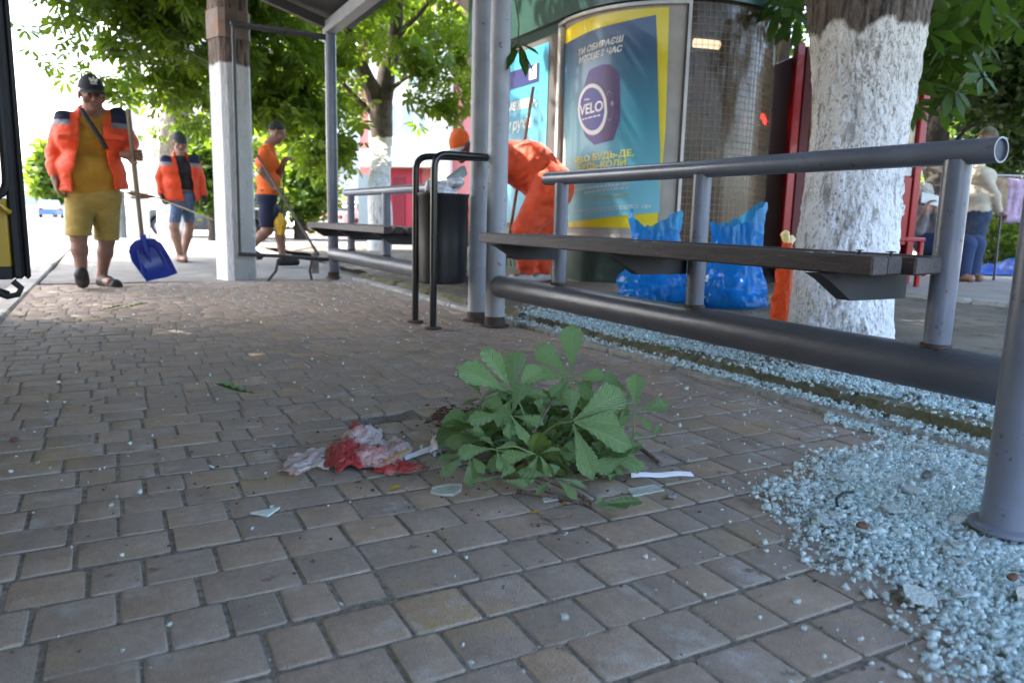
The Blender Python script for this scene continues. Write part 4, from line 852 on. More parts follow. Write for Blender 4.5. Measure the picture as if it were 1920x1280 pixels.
# ------------------------------------------------------------ red drinks cabinet behind the tree
red = mat('cabinet_red', (.36, .012, .015), .35, var=.12, scale=4, coat=.3); dred = mat('cabinet_dark_red', (.10, .006, .008), .5, var=.2, scale=4)
dep = 6.6; L0 = pd(1462, 470, dep); R0 = pd(1706, 470, dep + .15)
cen = (L0 + R0) / 2; axx = nrm((R0 - L0) * [1, 1, 0]); axy = np.array((-axx[1], axx[0], 0)); wd = np.linalg.norm((R0 - L0)[:2])
rc_ = empty('drinks_cabinet', (cen[0], cen[1], .15), 'tall red drinks cabinet standing behind the whitewashed tree trunk', 'drinks cabinet', rz=math.atan2(axx[1], axx[0]))
def lb(name, lo, hi, m, bev=.008):
    q = MB(); q.box(lo, hi, bev=bev); o = q.build(name, m, None); o.parent = rc_; return o
hw_ = wd / 2
zt = pd(1500, 95, dep)[2] - .15
lb('cabinet_body', (-hw_ + .09, .06, .05), (hw_ - .03, .62, zt - .06), dred)
lb('side_post', (-hw_, -.02, 0), (-hw_ + .075, .06, zt), red); lb('side_post', (hw_ - .05, -.02, 0), (hw_ + .02, .06, zt), red)
lb('side_panel', (-hw_ + .085, -.015, .0), (-hw_ + .17, .055, zt - .03), dred)
lb('door_panel', (-hw_ + .2, .02, .62), (hw_ - .055, .055, 1.98), mat('picture_panel', (.60, .52, .36), .4, var=.6, scale=4, col2=(.45, .20, .05), thr=.55, c2scale=5))
lb('paper_notice', (hw_ - .30, .008, .98), (hw_ - .062, .017, 1.24), white, .001)
fp = lb('front_panel', (-hw_ + .2, -.008, .36), (hw_ - .055, .052, .97), red)
V, F = text_mesh('Coca-Cola', .20, .3, .004); V[:, 0] -= V[:, 0].max(); V[:, 0] *= .62
o = mesh_obj('lettering', [(hw_ - .10 + v[0], -.011, .63 + v[1]) for v in V], F, white, None, smooth=False); o.parent = rc_
q = MB(); q.prism([(-.03, .9), (.0, .9), (.06, .35), (.03, .35)], 1, -.01, .02); o = q.build('brace', red, None); o.parent = rc_; o.location = (-hw_ + .13, 0, 0)
# red plastic table in front of it
tp = pd(1705, 430, 6.35)
tt_ = empty('plastic_table', (tp[0], tp[1], .15), 'low red plastic table beside the red cabinet and the seated reader', 'table', rz=math.atan2(axx[1], axx[0]))
def tbx(name, lo, hi):
    q = MB(); q.box(lo, hi, bev=.008); o = q.build(name, red, None); o.parent = tt_
ztb = pd(1705, 445, 6.35)[2] - .15
tbx('table_top', (-.32, -.05, ztb - .035), (.13, .42, ztb))
for x, y in ((.10, -.03), (.10, .38), (-.30, -.03), (-.30, .38)): tbx('leg', (x - .02, y - .02, 0), (x + .02, y + .02, ztb - .034))
tbx('shelf', (-.31, -.02, ztb * .35), (.085, .40, ztb * .35 + .02))

# ------------------------------------------------------------ orange mesh tube by the trunk
og = mat('orange_mesh_plastic', (.75, .14, .02), .45, var=.25, scale=30, bump=.8, bscale=90, transl=.3)
g = np.array((2.86, 2.62, .09)); g = pd(1462, 600, 3.75); g[2] = .08
s = SDF(g + [-.14, -.14, -.03], g + [.14, .14, .62], .006)
top = pd(1474, 485, 3.75)
s.cone(g + [0, 0, .03], (g + top) / 2, .058, .046, .02); s.cone((g + top) / 2, top, .044, .042, .02); s.cone(top, top + [.0, 0, .06], .03, .028, .01)
s.fun(lambda P, F: F + .004 * vnoise(P, 40) + .004 * vnoise(P * [1, 1, .3], 70, 4))
V, F = s.mesh(); tag(mesh_obj('mesh_sack', V, F, og, loc=tuple(g), angle=60), 'narrow orange mesh sack leaning on the whitewashed tree trunk', 'sack')
s = SDF(top + [-.08, -.08, .02], top + [.08, .08, .2], .004)
s.cone(top + [.0, 0, .06], top + [-.02, 0, .12], .012, .022, .01); s.cone(top + [.01, 0, .06], top + [.05, .02, .10], .012, .02, .01); s.fun(lambda P, F: F + .005 * vnoise(P, 70))
V, F = s.mesh(); tag(mesh_obj('plastic_bag', V, F, mat('white_film', (.78, .77, .78), .35, var=.1, transl=.4), loc=tuple(top + [0, 0, .06]), angle=60), 'scrap of white plastic bag sticking out of the orange mesh sack', 'bag')

# ------------------------------------------------------------ blue rubbish bags
blue = bpy.data.materials.new('blue_film'); blue.use_nodes = True; t = blue.node_tree; p = t.nodes['Principled BSDF']
p.inputs['Base Color'].default_value = (.02, .23, .56, 1); p.inputs['Roughness'].default_value = .10; p.inputs['Specular IOR Level'].default_value = .9
tl = t.nodes.new('ShaderNodeBsdfTranslucent'); tl.inputs[0].default_value = (.10, .55, .90, 1); tr = t.nodes.new('ShaderNodeBsdfTransparent'); tr.inputs[0].default_value = (.10, .42, .85, 1)
m1 = t.nodes.new('ShaderNodeMixShader'); m1.inputs[0].default_value = .58; m2 = t.nodes.new('ShaderNodeMixShader'); m2.inputs[0].default_value = .42
nz = t.nodes.new('ShaderNodeTexNoise'); nz.noise_type = 'RIDGED_MULTIFRACTAL'; nz.inputs['Scale'].default_value = 11; nz.inputs['Detail'].default_value = 5; nz.inputs['Distortion'].default_value = .8; tc = t.nodes.new('ShaderNodeTexCoord'); t.links.new(tc.outputs['Object'], nz.inputs['Vector'])
bp2 = t.nodes.new('ShaderNodeBump'); bp2.inputs['Strength'].default_value = .7; bp2.inputs['Distance'].default_value = .012; t.links.new(nz.outputs[0], bp2.inputs['Height']); t.links.new(bp2.outputs[0], p.inputs['Normal'])
t.links.new(p.outputs[0], m1.inputs[1]); t.links.new(tl.outputs[0], m1.inputs[2]); t.links.new(m1.outputs[0], m2.inputs[1]); t.links.new(tr.outputs[0], m2.inputs[2]); t.links.new(m2.outputs[0], t.nodes['Material Output'].inputs[0])
def rubbish_bag(g, wb_, h, ears, label, seed, waist):
    """thin film bag: full at the bottom, gathered, with open points at the top"""
    n, m = 120, 80; V = []; R2 = np.random.default_rng(seed)
    for k in range(m):
        s_ = k / (m - 1); r = np.interp(s_, [0, .05, .22, .40, .55, .75, 1], [wb_ * .8, wb_, wb_ * .98, wb_ * waist[0], wb_ * waist[1], wb_ * (waist[1] + .04), wb_ * (waist[1] + .14)])
        for j in range(n):
            a = 2 * math.pi * j / n; hh = h * s_; top_ = np.mean([np.interp((a + q) % (2 * math.pi), [0, *[e[0] for e in ears], 2 * math.pi], [ears[0][1], *[e[1] for e in ears], ears[0][1]]) for q in (-.3, -.15, 0, .15, .3)])
            flat_ = np.interp(s_, [.4, 1], [1, .45]); x, y, z = r * math.cos(a), r * math.sin(a) * flat_, hh * (1 - s_ * (1 - top_))
            V.append((x, y, z))
    V = np.array(V); A = np.arctan2(V[:, 1], V[:, 0]); s_ = V[:, 2] / h
    ca = np.c_[np.cos(A), np.sin(A)]
    fold = np.abs(vnoise(np.c_[ca * 1.9, s_ * .9], 1.7, seed)) * np.clip(s_ * 2.4 - .45, 0, 1) * .13 + np.abs(vnoise(np.c_[ca * 1.5 + s_[:, None] * .8, s_ * 2.0], 2.6, seed + 2)) * .07 + np.abs(vnoise(np.c_[ca * 3 - s_[:, None], s_ * 3.0], 3.4, seed + 4)) * .035 + vnoise(V, 10, seed) * .02
    V[:, :2] *= (1 + (fold - .05)[:, None] * 2.0); V[:, 0] += .05 * s_ * vnoise(np.c_[s_, s_ * 0, s_ * 0], 2.0, seed)
    V[:, 2] *= 1 + .05 * vnoise(np.c_[np.cos(A) * 3, np.sin(A) * 3, A * 0], 1.9, seed + 7) * np.clip(s_ * 2 - 1, 0, 1)
    V[:, 2] = np.maximum(V[:, 2], 0)
    an = math.atan2(rt[1], rt[0]); Vw = np.c_[V[:, 0] * math.cos(an) - V[:, 1] * math.sin(an), V[:, 0] * math.sin(an) + V[:, 1] * math.cos(an), V[:, 2]] + g
    F = [(k * n + j, k * n + (j + 1) % n, (k + 1) * n + (j + 1) % n, (k + 1) * n + j) for k in range(m - 1) for j in range(n)] + [tuple(range(n))[::-1]]
    root = empty('rubbish_bag', tuple(g), label, 'rubbish bag'); mesh_obj('film', Vw, F, blue, root, angle=50)
    q = MB(); Rr = wb_ * .85
    s2 = SDF(g + [-.35, -.35, -.02], g + [.35, .35, h * .6], .012)
    for k in range(34): a = R2.uniform(0, 6.28); rr = R2.uniform(0, Rr * .8); s2.ell(g + [rr * math.cos(a), rr * math.sin(a), R2.uniform(.04, h * .30)], R2.uniform(.03, .06, 3), k=.01)
    V2_, F2_ = s2.mesh(); mesh_obj('contents', V2_, F2_, mat('bag_contents' + str(seed), (.75, .88, .90), .4, var=.6, scale=45, bump=.6), root, angle=50)
g1 = pd(1224, 566, 5.0); g1[2] = .125; g2 = pd(1372, 584, 4.75); g2[2] = .125
rubbish_bag(g1, .25, .62, [(.5, .88), (1.2, .76), (2.0, .80), (2.9, 1.02), (3.5, .98), (4.1, .80), (4.7, .84), (5.3, 1.0), (5.9, .97)], 'blue plastic rubbish bag with two pointed ears, left one behind the bench', 3, (.74, .58))
rubbish_bag(g2, .215, .66, [(.2, 1.03), (.8, .98), (1.6, .84), (2.4, .78), (3.1, .83), (4.0, .78), (5.0, .82), (5.9, 1.02)], 'blue plastic rubbish bag slumped open with one high corner, right one behind the bench', 5, (.74, .62))

# ------------------------------------------------------------ blue tarpaulin, clothes rack at the right edge
bt = mat('blue_tarp', (.02, .07, .32), .45, var=.25, scale=6, bump=.4, bscale=20)
c = pd(1880, 540, 8.6); c[2] = .165
n = 40; V = []; ex = nrm(rt * [1, 1, 0]); ey = np.array((-ex[1], ex[0], 0))
for i in range(n):
    for j in range(n):
        u, v = i / (n - 1) - .5, j / (n - 1) - .5; q = c + ex * u * 1.1 + ey * (v * 1.5 + .5)
        V.append(q + [0, 0, .012 + .16 * max(0, float(vnoise(np.array([[u * 5, v * 5, 1.]]), 1.0)[0]) + .25) * (1 - (2 * max(abs(u), abs(v))) ** 4)])
F = [(i * n + j, (i + 1) * n + j, (i + 1) * n + j + 1, i * n + j + 1) for i in range(n - 1) for j in range(n - 1)]
tag(mesh_obj('tarpaulin', V, F, bt, loc=tuple(c), angle=180), 'rumpled blue tarpaulin spread on the path at the right edge', 'tarpaulin')
rk = pd(1925, 330, 8.9); rk0 = np.array((rk[0], rk[1], .16))
rr = empty('clothes_rack', tuple(rk0), 'metal clothes rack of the street seller at the right edge', 'clothes rack')
ra, rb_ = rk0 - ex * .45, rk0 + ex * .75; zt_ = rk[2] - .0
for p0 in (ra, rb_):
    b = MB(); b.tube([p0, p0 + [0, 0, zt_ - .16]], .012, 10); b.tube([p0 - ey * .2, p0 + ey * .2], .012, 8); b.build('stand', chrome, rr)
b = MB(); b.tube([ra + [0, 0, zt_ - .16], rb_ + [0, 0, zt_ - .16]], .012, 10); b.build('rail', chrome, rr)
for k, (u, wd_, hh, col, lab) in enumerate([(-.33, .22, .42, (.30, .22, .14), 'tan garment hanging nearest the old man on the clothes rack'), (-.12, .2, .55, (.42, .30, .42), 'lilac garment hanging on the clothes rack at the right edge'), (.10, .2, .5, (.45, .36, .30), 'beige garment hanging at the outer end of the clothes rack')]):
    p0 = rk0 + ex * u + [0, 0, zt_ - .17]; s = SDF(p0 + [-.2, -.2, -hh - .05], p0 + [.2, .2, .05], .014)
    s.cone(p0 + ex * (-wd_ / 2) - [0, 0, .05], p0 + ex * wd_ / 2 - [0, 0, .05], .03, .03); s.cone(p0 + ex * -wd_ / 3 - [0, 0, .08], p0 - ex * wd_ / 2.5 - [0, 0, hh - .05], .05, .05); s.cone(p0 + ex * wd_ / 3 - [0, 0, .08], p0 + ex * wd_ / 2.5 - [0, 0, hh - .05], .05, .05); s.cone(p0 - [0, 0, .08], p0 - [0, 0, hh - .05], .06, .06)
    s.fun(lambda P, F: F + .012 * vnoise(P * [1, 1, .3], 20, k)); V, F = s.mesh()
    g_ = empty('garment', tuple(p0), lab, 'garment', 'clothes for sale on the rack'); mesh_obj('cloth', V, F, mat('garment_cloth_%d' % k, col, .9, var=.3, scale=18), g_)
    b = MB(); b.tube([p0 + ex * (-wd_ / 2) - [0, 0, .03], p0, p0 + ex * wd_ / 2 - [0, 0, .03]], .005, 6); b.tube([p0, p0 + [0, 0, .02]], .004, 6); b.build('hanger', chrome, g_)
# ------------------------------------------------------------ people
def skinm(name, c): return mat(name, c, .55, var=.10, scale=25, bump=.05, bscale=200)
orange = mat('orange_workwear', (.72, .062, .007), .65, var=.14, scale=9, bump=.35, bscale=28, sheen=.2)
orange2 = mat('orange_overalls', (.68, .060, .006), .65, var=.16, scale=9, bump=.45, bscale=24, sheen=.2)
navyc = mat('navy_cloth', (.012, .016, .045), .8, var=.15, scale=30)
reflec = mat('reflective_tape', (.17, .175, .20), .45, var=.1, scale=40)
mustard = mat('mustard_jersey', (.33, .175, .018), .85, var=.12, scale=10, bump=.3, bscale=22)
khaki = mat('khaki_shorts', (.31, .22, .055), .85, var=.12, scale=12, bump=.4, bscale=24, stretch=(1, 1, 2.2))
darkshoe = mat('dark_shoe', (.014, .013, .014), .6, var=.3, scale=30)
denim = mat('blue_denim', (.085, .13, .23), .85, var=.25, scale=14, bump=.3, bscale=60, col2=(.22, .27, .36), thr=.6, c2scale=5)
dgrey = mat('dark_cloth', (.018, .018, .022), .85, var=.2, scale=20)
hairm = mat('dark_hair', (.022, .018, .015), .7, var=.4, scale=60, bump=.8, bscale=140)
greyhair = mat('white_hair', (.55, .52, .47), .7, var=.3, scale=60, bump=.8, bscale=120)
eyem = mat('dark_eye', (.02, .016, .014), .3); lipm = mat('lip', (.20, .075, .06), .5)
def basis(f, u=(0, 0, 1)):
    f = nrm(f); r = nrm(np.cross(f, u)); return f, r, np.cross(r, f)
def head_sdf(s, c, f, u=(0, 0, 1), S=1.0, k=.018, nose=1.0):
    """skull, jaw, brow, nose, lips, ears; c = centre of the head, f = facing"""
    f, r, u = basis(f, u); ax = np.stack([r, f, u]); P = lambda a, b, d: c + S * (a * r + b * f + d * u)
    s.ell(P(0, -.012, .035), S * np.array((.076, .095, .088)), ax, .02); s.ell(P(0, .022, -.048), S * np.array((.058, .066, .070)), ax, .03)
    s.cone(P(0, .055, -.098), P(0, .062, -.094), S * .024, S * .022, .025)
    s.cone(P(-.036, .078, .030), P(.036, .078, .030), S * .014, S * .014, .014)
    for q in (-1, 1):
        s.ell(P(q * .032, .087, .004), S * np.array((.017, .012, .011)), ax, 0, cut=True); s.ell(P(q * .032, .076, .004), S * np.array((.0155, .0145, .012)), ax, .003)
        s.ell(P(q * .045, .062, -.028), S * np.array((.026, .024, .022)), ax, .018); s.ell(P(q * .080, -.008, -.004), S * np.array((.010, .020, .033)), ax, .008)
    s.cone(P(0, .086, .012), P(0, .109, -.026), S * .009, S * .014 * nose, .010); s.cone(P(-.013, .094, -.030), P(.013, .094, -.030), S * .009, S * .009, .008)
    s.cone(P(-.020, .077, -.060), P(.020, .077, -.060), S * .009, S * .009, .008); s.cone(P(-.017, .075, -.072), P(.017, .075, -.072), S * .009, S * .009, .008)
    return P
def hand_sdf(s, wr, d, n, curl=(.25, .35, .3), spread=.08, S=1.0, thumb=1, tcurl=.3):
    """palm, four jointed fingers of unequal length and a thumb from the side of the palm. d = towards fingers, n = palm side"""
    d = nrm(d); n = nrm(n - np.dot(n, d) * d); sd_ = np.cross(d, n); wr = np.array(wr, float)
    ax = np.stack([sd_, d, n]); s.ell(wr + S * .050 * d, S * np.array((.042, .056, .018)), ax, .012); s.cone(wr - .02 * d, wr + .03 * S * d, .026 * S, .026 * S, .015)
    for q, L in zip((-.030, -.010, .010, .029), (.058, .074, .080, .070)):
        p = wr + S * (.090 * d + q * sd_ * 1.0); a = 0; dd = nrm(d + sd_ * q * spread * 20)
        for j, fr in enumerate((.44, .32, .24)):
            a += curl[j]; v = dd * math.cos(a) + n * math.sin(a); p2 = p + S * L * fr * v; s.cone(p, p2, S * (.0098 - .001 * j), S * (.0090 - .001 * j), .004); p = p2
    t0 = wr + S * (.028 * d + thumb * .034 * sd_); v1 = nrm(d * .65 + thumb * sd_ * .7 + n * .35); t1 = t0 + S * .042 * v1; v2 = nrm(d * .8 + thumb * sd_ * (.35 - tcurl) + n * (.4 + tcurl)); t2 = t1 + S * .036 * v2
    s.cone(t0, t1, S * .016, S * .012, .012); s.cone(t1, t2, S * .0115, S * .009, .004)
def wr_noise(amp, sc, seed=0, st=(1, 1, 1)):
    return lambda P, F: F + np.where(np.abs(F) < .04, amp * vnoise(P * np.array(st, np.float32), sc, seed) + amp * .7 * np.abs(vnoise(P * np.array(st, np.float32), sc * 2.1, seed + 3)), 0)
def span(*pts, pad=.2):
    A = np.array(pts, float); return A.min(0) - pad, A.max(0) + pad
def skin_faces(V, F, P, S=1.0, f=None):
    """face regions of the head: eyes dark, lips darker"""
    C = V[F].mean(1); idx = np.zeros(len(F), int)
    for q in (-1, 1): idx[np.linalg.norm((C - P(q * .032, .088, .004)), axis=1) < .0045 * S] = 1
    for q in (-1, -.5, 0, .5, 1): idx[np.linalg.norm(C - P(q * .018, .086, -.066), axis=1) < .0105 * S] = 2
    return idx
def cap_mesh(name, P, S, m, parent, brim_f=1.0, emblem=None, brim_m=None, brim_len=.075):
    c = P(0, -.012, .035); r, f, u = (P(1, 0, 0) - P(0, 0, 0)) / S, (P(0, 1, 0) - P(0, 0, 0)) / S, (P(0, 0, 1) - P(0, 0, 0)) / S
    V = []; n = 30; K_ = 9
    for k in range(K_):
        el = math.pi / 2 * k / (K_ - 1)
        for j in range(n):
            a = 2 * math.pi * j / n; V.append(c + S * (.086 * math.cos(el) * math.cos(a) * r + .106 * math.cos(el) * math.sin(a) * f + (.104 * math.sin(el) + .012 - .008 * math.sin(a)) * u))
    F = [(k * n + j, k * n + (j + 1) % n, k * n + n + (j + 1) % n, k * n + n + j) for k in range(K_ - 1) for j in range(n)]
    o = mesh_obj(name, V, F, m, parent, angle=180)
    if brim_f:
        V = []; nb = 14
        for dz in (0, -.004):
            for k in range(5):
                for j in range(nb + 1):
                    a = math.pi * (.14 + .72 * j / nb); e = k / 4; x = .088 * math.cos(a); y = .104 * math.sin(a) + brim_len * e * math.sin(a) ** 1.3
                    V.append(c + S * (x * r + y * f + (.012 - .028 * e * math.sin(a) - .018 * (x / .088) ** 2 + dz) * u))
        W = nb + 1; F = [(q + k * W + j, q + k * W + j + 1, q + (k + 1) * W + j + 1, q + (k + 1) * W + j) for q in (0, 5 * W) for k in range(4) for j in range(nb)]
        F += [(4 * W + j, 4 * W + j + 1, 9 * W + j + 1, 9 * W + j) for j in range(nb)]
        mesh_obj('brim', V, F, brim_m or m, o, loc=None if False else parent.location, angle=50)
    return o
def tube_leg(s, hip, knee, ank, r=(.085, .062, .040), k=.03):
    s.cone(hip, knee, r[0], r[1], k); kn = np.array(knee); an = np.array(ank); mid = kn + (an - kn) * .32
    s.cone(kn, mid, r[1] * .92, r[1] * .98, k); s.cone(mid, an, r[1] * .96, r[2], k)
def foot_sdf(s, ank, toe, r=.042, k=.03):
    a = np.array(ank, float); t_ = np.array(toe, float); s.cone(a, a + [0, 0, -.05], r * .95, r, .02); heel = a + [0, 0, -.045] - nrm((t_ - a) * [1, 1, 0]) * .035
    s.cone(heel, t_, r * .95, r * .85, k)

# ---- man with the blue shovel
def man_shovel():
    Y = 7.2; J = lambda px, py, dy=0.0: gy(px, py, Y + dy)
    base = gy(175, 541, Y); base[2] = 0
    root = empty('person', tuple(base), 'stout man in open orange jacket, mustard T-shirt and khaki shorts, holding a blue shovel', 'person')
    f = nrm((.16, -1, -.10)); hc = J(172, 180, -.03); S = 1.13
    shL, shR = J(118, 222), J(222, 217); neck = J(172, 220); chest = J(170, 262); belly = J(172, 318, -.03); hip = J(176, 372)
    hL, hR = J(150, 380), J(199, 380); kL, kR = J(147, 446, -.14), J(200, 452, .04); aL, aR = J(153, 503, -.20), J(191, 512, .08); aL[2] = .12; aR[2] = .095
    elL, wrL = J(103, 285, .06), J(104, 333, -.06); elR, wrR = J(243, 268, .02), J(245, 292, -.16)
    s = SDF(*span(hc, aL, aR, elL, elR, wrL, wrR, pad=.26), .0055)
    P = head_sdf(s, hc, f, S=S); s.cone(hc - [0, -.01, .06], neck - [0, -.01, .04], .066, .075, .03)
    s.cone(chest - [.12, 0, 0], chest + [.12, 0, 0], .115, .115, .06); s.cone(belly - [.06, 0, 0], belly + [.06, 0, 0], .115, .115, .05); s.cone(hip - [.07, 0, 0], hip + [.07, 0, 0], .12, .12, .06); s.cone(shL + [.03, 0, -.02], shR + [-.03, 0, -.02], .065, .065, .06)
    for a, e, w_ in ((shL, elL, wrL), (shR, elR, wrR)): s.cone(a, e, .055, .046, .03); s.cone(e, w_, .045, .030, .02)
    tube_leg(s, hL, kL, aL, (.09, .062, .038)); tube_leg(s, hR, kR, aR, (.09, .062, .038)); foot_sdf(s, aL, aL + [0, -.16, -.02]); foot_sdf(s, aR, aR + [.06, -.14, -.055])
    hand_sdf(s, wrL, (.04, -.06, -1), (1, .15, 0), (.45, .55, .4), S=1.1, thumb=-1)
    sh_dir = nrm(J(267, 452, -.02) - J(240, 205, .02))
    pg = J(250, 291, -.185); hand_sdf(s, pg + np.array((-.055, .035, -.0)), (1, -.25, .0), (-.15, -1, 0), (.9, 1.25, .8), S=1.15, thumb=1, tcurl=.7); s.cone(wrR, pg + np.array((-.055, .035, 0)), .032, .030, .02)
    V, F = s.mesh(); sk = skinm('tanned_skin', (.21, .105, .072))
    mesh_obj('body', V, F, [sk, eyem, lipm], root, angle=180, idx=skin_faces(V, F, P, S))
    # T-shirt
    s = SDF(*span(shL, shR, hip, chest, pad=.26), .008)
    s.cone(chest - [.12, 0, 0], chest + [.12, 0, 0], .125, .125, .05); s.cone(belly - [.055, .0, .02], belly + [.055, .0, -.02], .155, .155, .06); s.cone(shL + [.05, 0, -.03], shR + [-.05, 0, -.03], .075, .075, .05); s.cone(hip - [.07, 0, -.03], hip + [.07, 0, .03], .145, .145, .05); s.cone(neck - [0, 0, .05], neck - [0, 0, .02], .085, .080, .03)
    zb = J(172, 358)[2]
    s.fun(wr_noise(.006, 7, 2, (1, 1, .5))); s.fun(lambda P, F: np.maximum(F, zb + .03 * np.sin(P[..., 0] * 9) - P[..., 2])); V, F = s.mesh(); mesh_obj('t_shirt', V, F, mustard, root, angle=50)
    # jacket: torso shell with an open front, sleeves, collar
    s = SDF(*span(shL, shR, hip, elL, elR, wrL, wrR, neck, pad=.24), .0075)
    s.cone(chest - [.115, 0, 0], chest + [.115, 0, 0], .150, .150, .05); s.cone(belly - [.075, 0, .02], belly + [.075, 0, -.02], .182, .182, .06); s.cone(hip - [.09, 0, -.03], hip + [.09, 0, .03], .190, .190, .05); s.cone(shL + [.03, 0, -.03], shR + [-.03, 0, -.03], .080, .080, .05)
    s.cone(neck - [.03, -.03, .0], neck + [.03, .03, .0], .105, .098, .03)
    xl = lambda z: np.interp(z, [J(137, 352)[2], J(137, 330)[2], J(148, 260)[2], neck[2]], [J(137, 352)[0], J(137, 330)[0], J(150, 260)[0], J(153, 222)[0]]); xr = lambda z: np.interp(z, [J(137, 352)[2], J(137, 330)[2], J(148, 260)[2], neck[2]], [J(216, 352)[0], J(211, 330)[0], J(194, 260)[0], J(189, 222)[0]])
    def front(P, F):
        inside = np.minimum(P[..., 0] - xl(P[..., 2]), xr(P[..., 2]) - P[..., 0]); inside = np.minimum(inside, (chest[1] - .02) - P[..., 1]); return np.maximum(F, inside)
    s.fun(front)
    s.fun(lambda P, F: np.maximum(F, np.minimum(.04 - np.linalg.norm((P - neck)[..., :2], axis=-1), .0) + np.where(P[..., 2] > neck[2] - .03, .075 - np.linalg.norm((P - (neck + [0, -.02, 0]))[..., :2], axis=-1), -1)))
    zj = J(172, 357)[2]; s.fun(lambda P, F: np.maximum(F, zj + .02 * np.sin(P[..., 0] * 7) - P[..., 2]))
    s.cone(shL + [.01, 0, -.01], elL, .078, .070, .022); s.cone(elL, elL + (wrL - elL) * .78, .070, .060, .02); s.cone(elL + (wrL - elL) * .72, elL + (wrL - elL) * .86, .058, .052, .012)
    s.cone(shR + [-.01, 0, -.01], elR, .078, .070, .022); s.cone(elR, elR + (wrR - elR) * .72, .068, .058, .02)
    s.fun(wr_noise(.010, 9, 5, (.8, .8, 1.6))); V, F = s.mesh(); C = V[F].mean(1); idx = np.zeros(len(F), int)
    top = np.where(C[:, 0] < chest[0], J(118, 214)[2], J(222, 214)[2]); dz = C[:, 2] - J(172, 232)[2]; side = np.abs(C[:, 0] - chest[0] - .01)
    fr_ = (side > .145) & (C[:, 2] > J(172, 252)[2]) & (side < .27)
    idx[fr_ & (C[:, 2] > J(172, 229)[2]) & (C[:, 2] < J(172, 196)[2])] = 1; idx[fr_ & (C[:, 2] <= J(172, 229)[2]) & (C[:, 2] > J(172, 239)[2])] = 2
    jo = mesh_obj('jacket', V, F, [orange, navyc, reflec], root, angle=60, idx=idx)
    for px in (128, 214):   # pocket flaps
        b = MB(); c_ = J(px, 258, -.165); b.box(c_ + [-.075, -.01, -.02], c_ + [.075, .012, .022], bev=.006); b.build('pocket_flap', orange, jo, loc=root.location)
    # bag strap
    b = MB(); b.tube([J(153, 205, -.09), J(162, 220, -.125), J(178, 243, -.150), J(190, 262, -.165), J(200, 280, -.17)], .017, 8); b.build('bag_strap', dgrey, root)
    # shorts
    s = SDF(*span(hL, hR, kL, kR, hip, pad=.24), .0075)
    s.cone(hip - [.07, 0, -.02], hip + [.07, 0, .02], .145, .145, .05); 
    for h_, k_ in ((hL, kL), (hR, kR)): s.cone(h_, k_ + (k_ - h_) * .02, .112, .094, .004)
    zl, zr = J(152, 441)[2], J(197, 451)[2]; xm = (kL[0] + kR[0]) / 2
    s.fun(wr_noise(.007, 8, 9, (.7, .7, 1.8))); s.fun(lambda P, F: np.maximum(F, np.where(P[..., 0] < xm, zl, zr) - P[..., 2])); V, F = s.mesh(); mesh_obj('shorts', V, F, khaki, root, angle=50)
    for a, tdir, nm in ((aL, (0, -.2, .055), 'shoe'), (aR, (.10, -.16, -.045), 'shoe')):
        s = SDF(a + [-.2, -.32, -.16], a + [.24, .2, .12], .006); h_ = a + [0, .03, -.055]; t_ = a + np.array(tdir) + [0, 0, -.03]
        s.cone(h_, t_, .046, .048, .02); s.cone(a + [0, 0, -.05], a + np.array(tdir) * .4 + [0, 0, -.035], .05, .048, .02); s.cone(h_ + [0, 0, -.012], t_ + [0, 0, -.014], .05, .052, .01)
        V, F = s.mesh(); V[:, 2] = np.maximum(V[:, 2], .003); mesh_obj(nm, V, F, darkshoe, root, angle=50)
    cp = mat('black_cap', (.010, .012, .018), .8, var=.2, scale=40, bump=.2, bscale=200); co = cap_mesh('cap', P, S, cp, root)
    q = MB()   # white three-leaf emblem with a bar below
    for dx, dz, an in ((-.017, .008, .6), (0, .016, 0), (.017, .008, -.6)):
        c_ = P(dx, .094, .098 + dz); pts = [c_ + S * (.0085 * math.cos(a) * (math.cos(an) * basis(f)[1] - math.sin(an) * basis(f)[2] * -1) + .017 * math.sin(a) * (math.sin(an) * -basis(f)[1] + math.cos(an) * basis(f)[2])) for a in np.linspace(0, 6.28, 13)[:-1]]
        q.add(pts, [tuple(range(12))]); 
    for dz in (.078, .086): q.add([P(-.022, .101, dz), P(.022, .101, dz), P(.022, .101, dz + .004), P(-.022, .101, dz + .004)], [(0, 1, 2, 3)])
    V = np.array(q.V) + nrm(f) * .006; mesh_obj('cap_emblem', V, q.F, white, co, loc=root.location, smooth=False)
    # shovel
    p0, p1 = J(240, 205, -.19), J(268, 458, -.16); sr = empty('shovel', tuple((J(298, 528, -.15)) * [1, 1, 0]), 'wide blue plastic snow shovel with a long wooden handle, held by the stout man', 'shovel')
    b = MB(); b.tube([p0, p0 + (p1 - p0) * .5, p1], [.019, .018, .018], 14); b.build('handle', mat('worn_wood_handle', (.20, .155, .10), .7, var=.3, scale=12, stretch=(4, 4, .5)), sr)
    ctr = [(J(268, 446, -.16)), J(280, 480, -.17), J(292, 512, -.20)]
    out = [(243, 462), (252, 452), (268, 447), (288, 447), (303, 456), (316, 477), (333, 512), (312, 520), (290, 524), (275, 528), (260, 508), (247, 490), (241, 472)]
    n_ = len(out); A0 = [J(x, y, -.20) for x, y in out]; m0 = np.mean(A0, 0) + [0, .06, 0]; blm = mat('blue_plastic', (.020, .045, .30), .35, var=.12, scale=10, coat=.2)
    V = [*A0]; ringm = [a * .55 + m0 * .45 + [0, .03, 0] for a in A0]; V += ringm + [m0]; F = [(j, (j + 1) % n_, n_ + (j + 1) % n_, n_ + j) for j in range(n_)] + [(n_ + j, n_ + (j + 1) % n_, 2 * n_) for j in range(n_)]
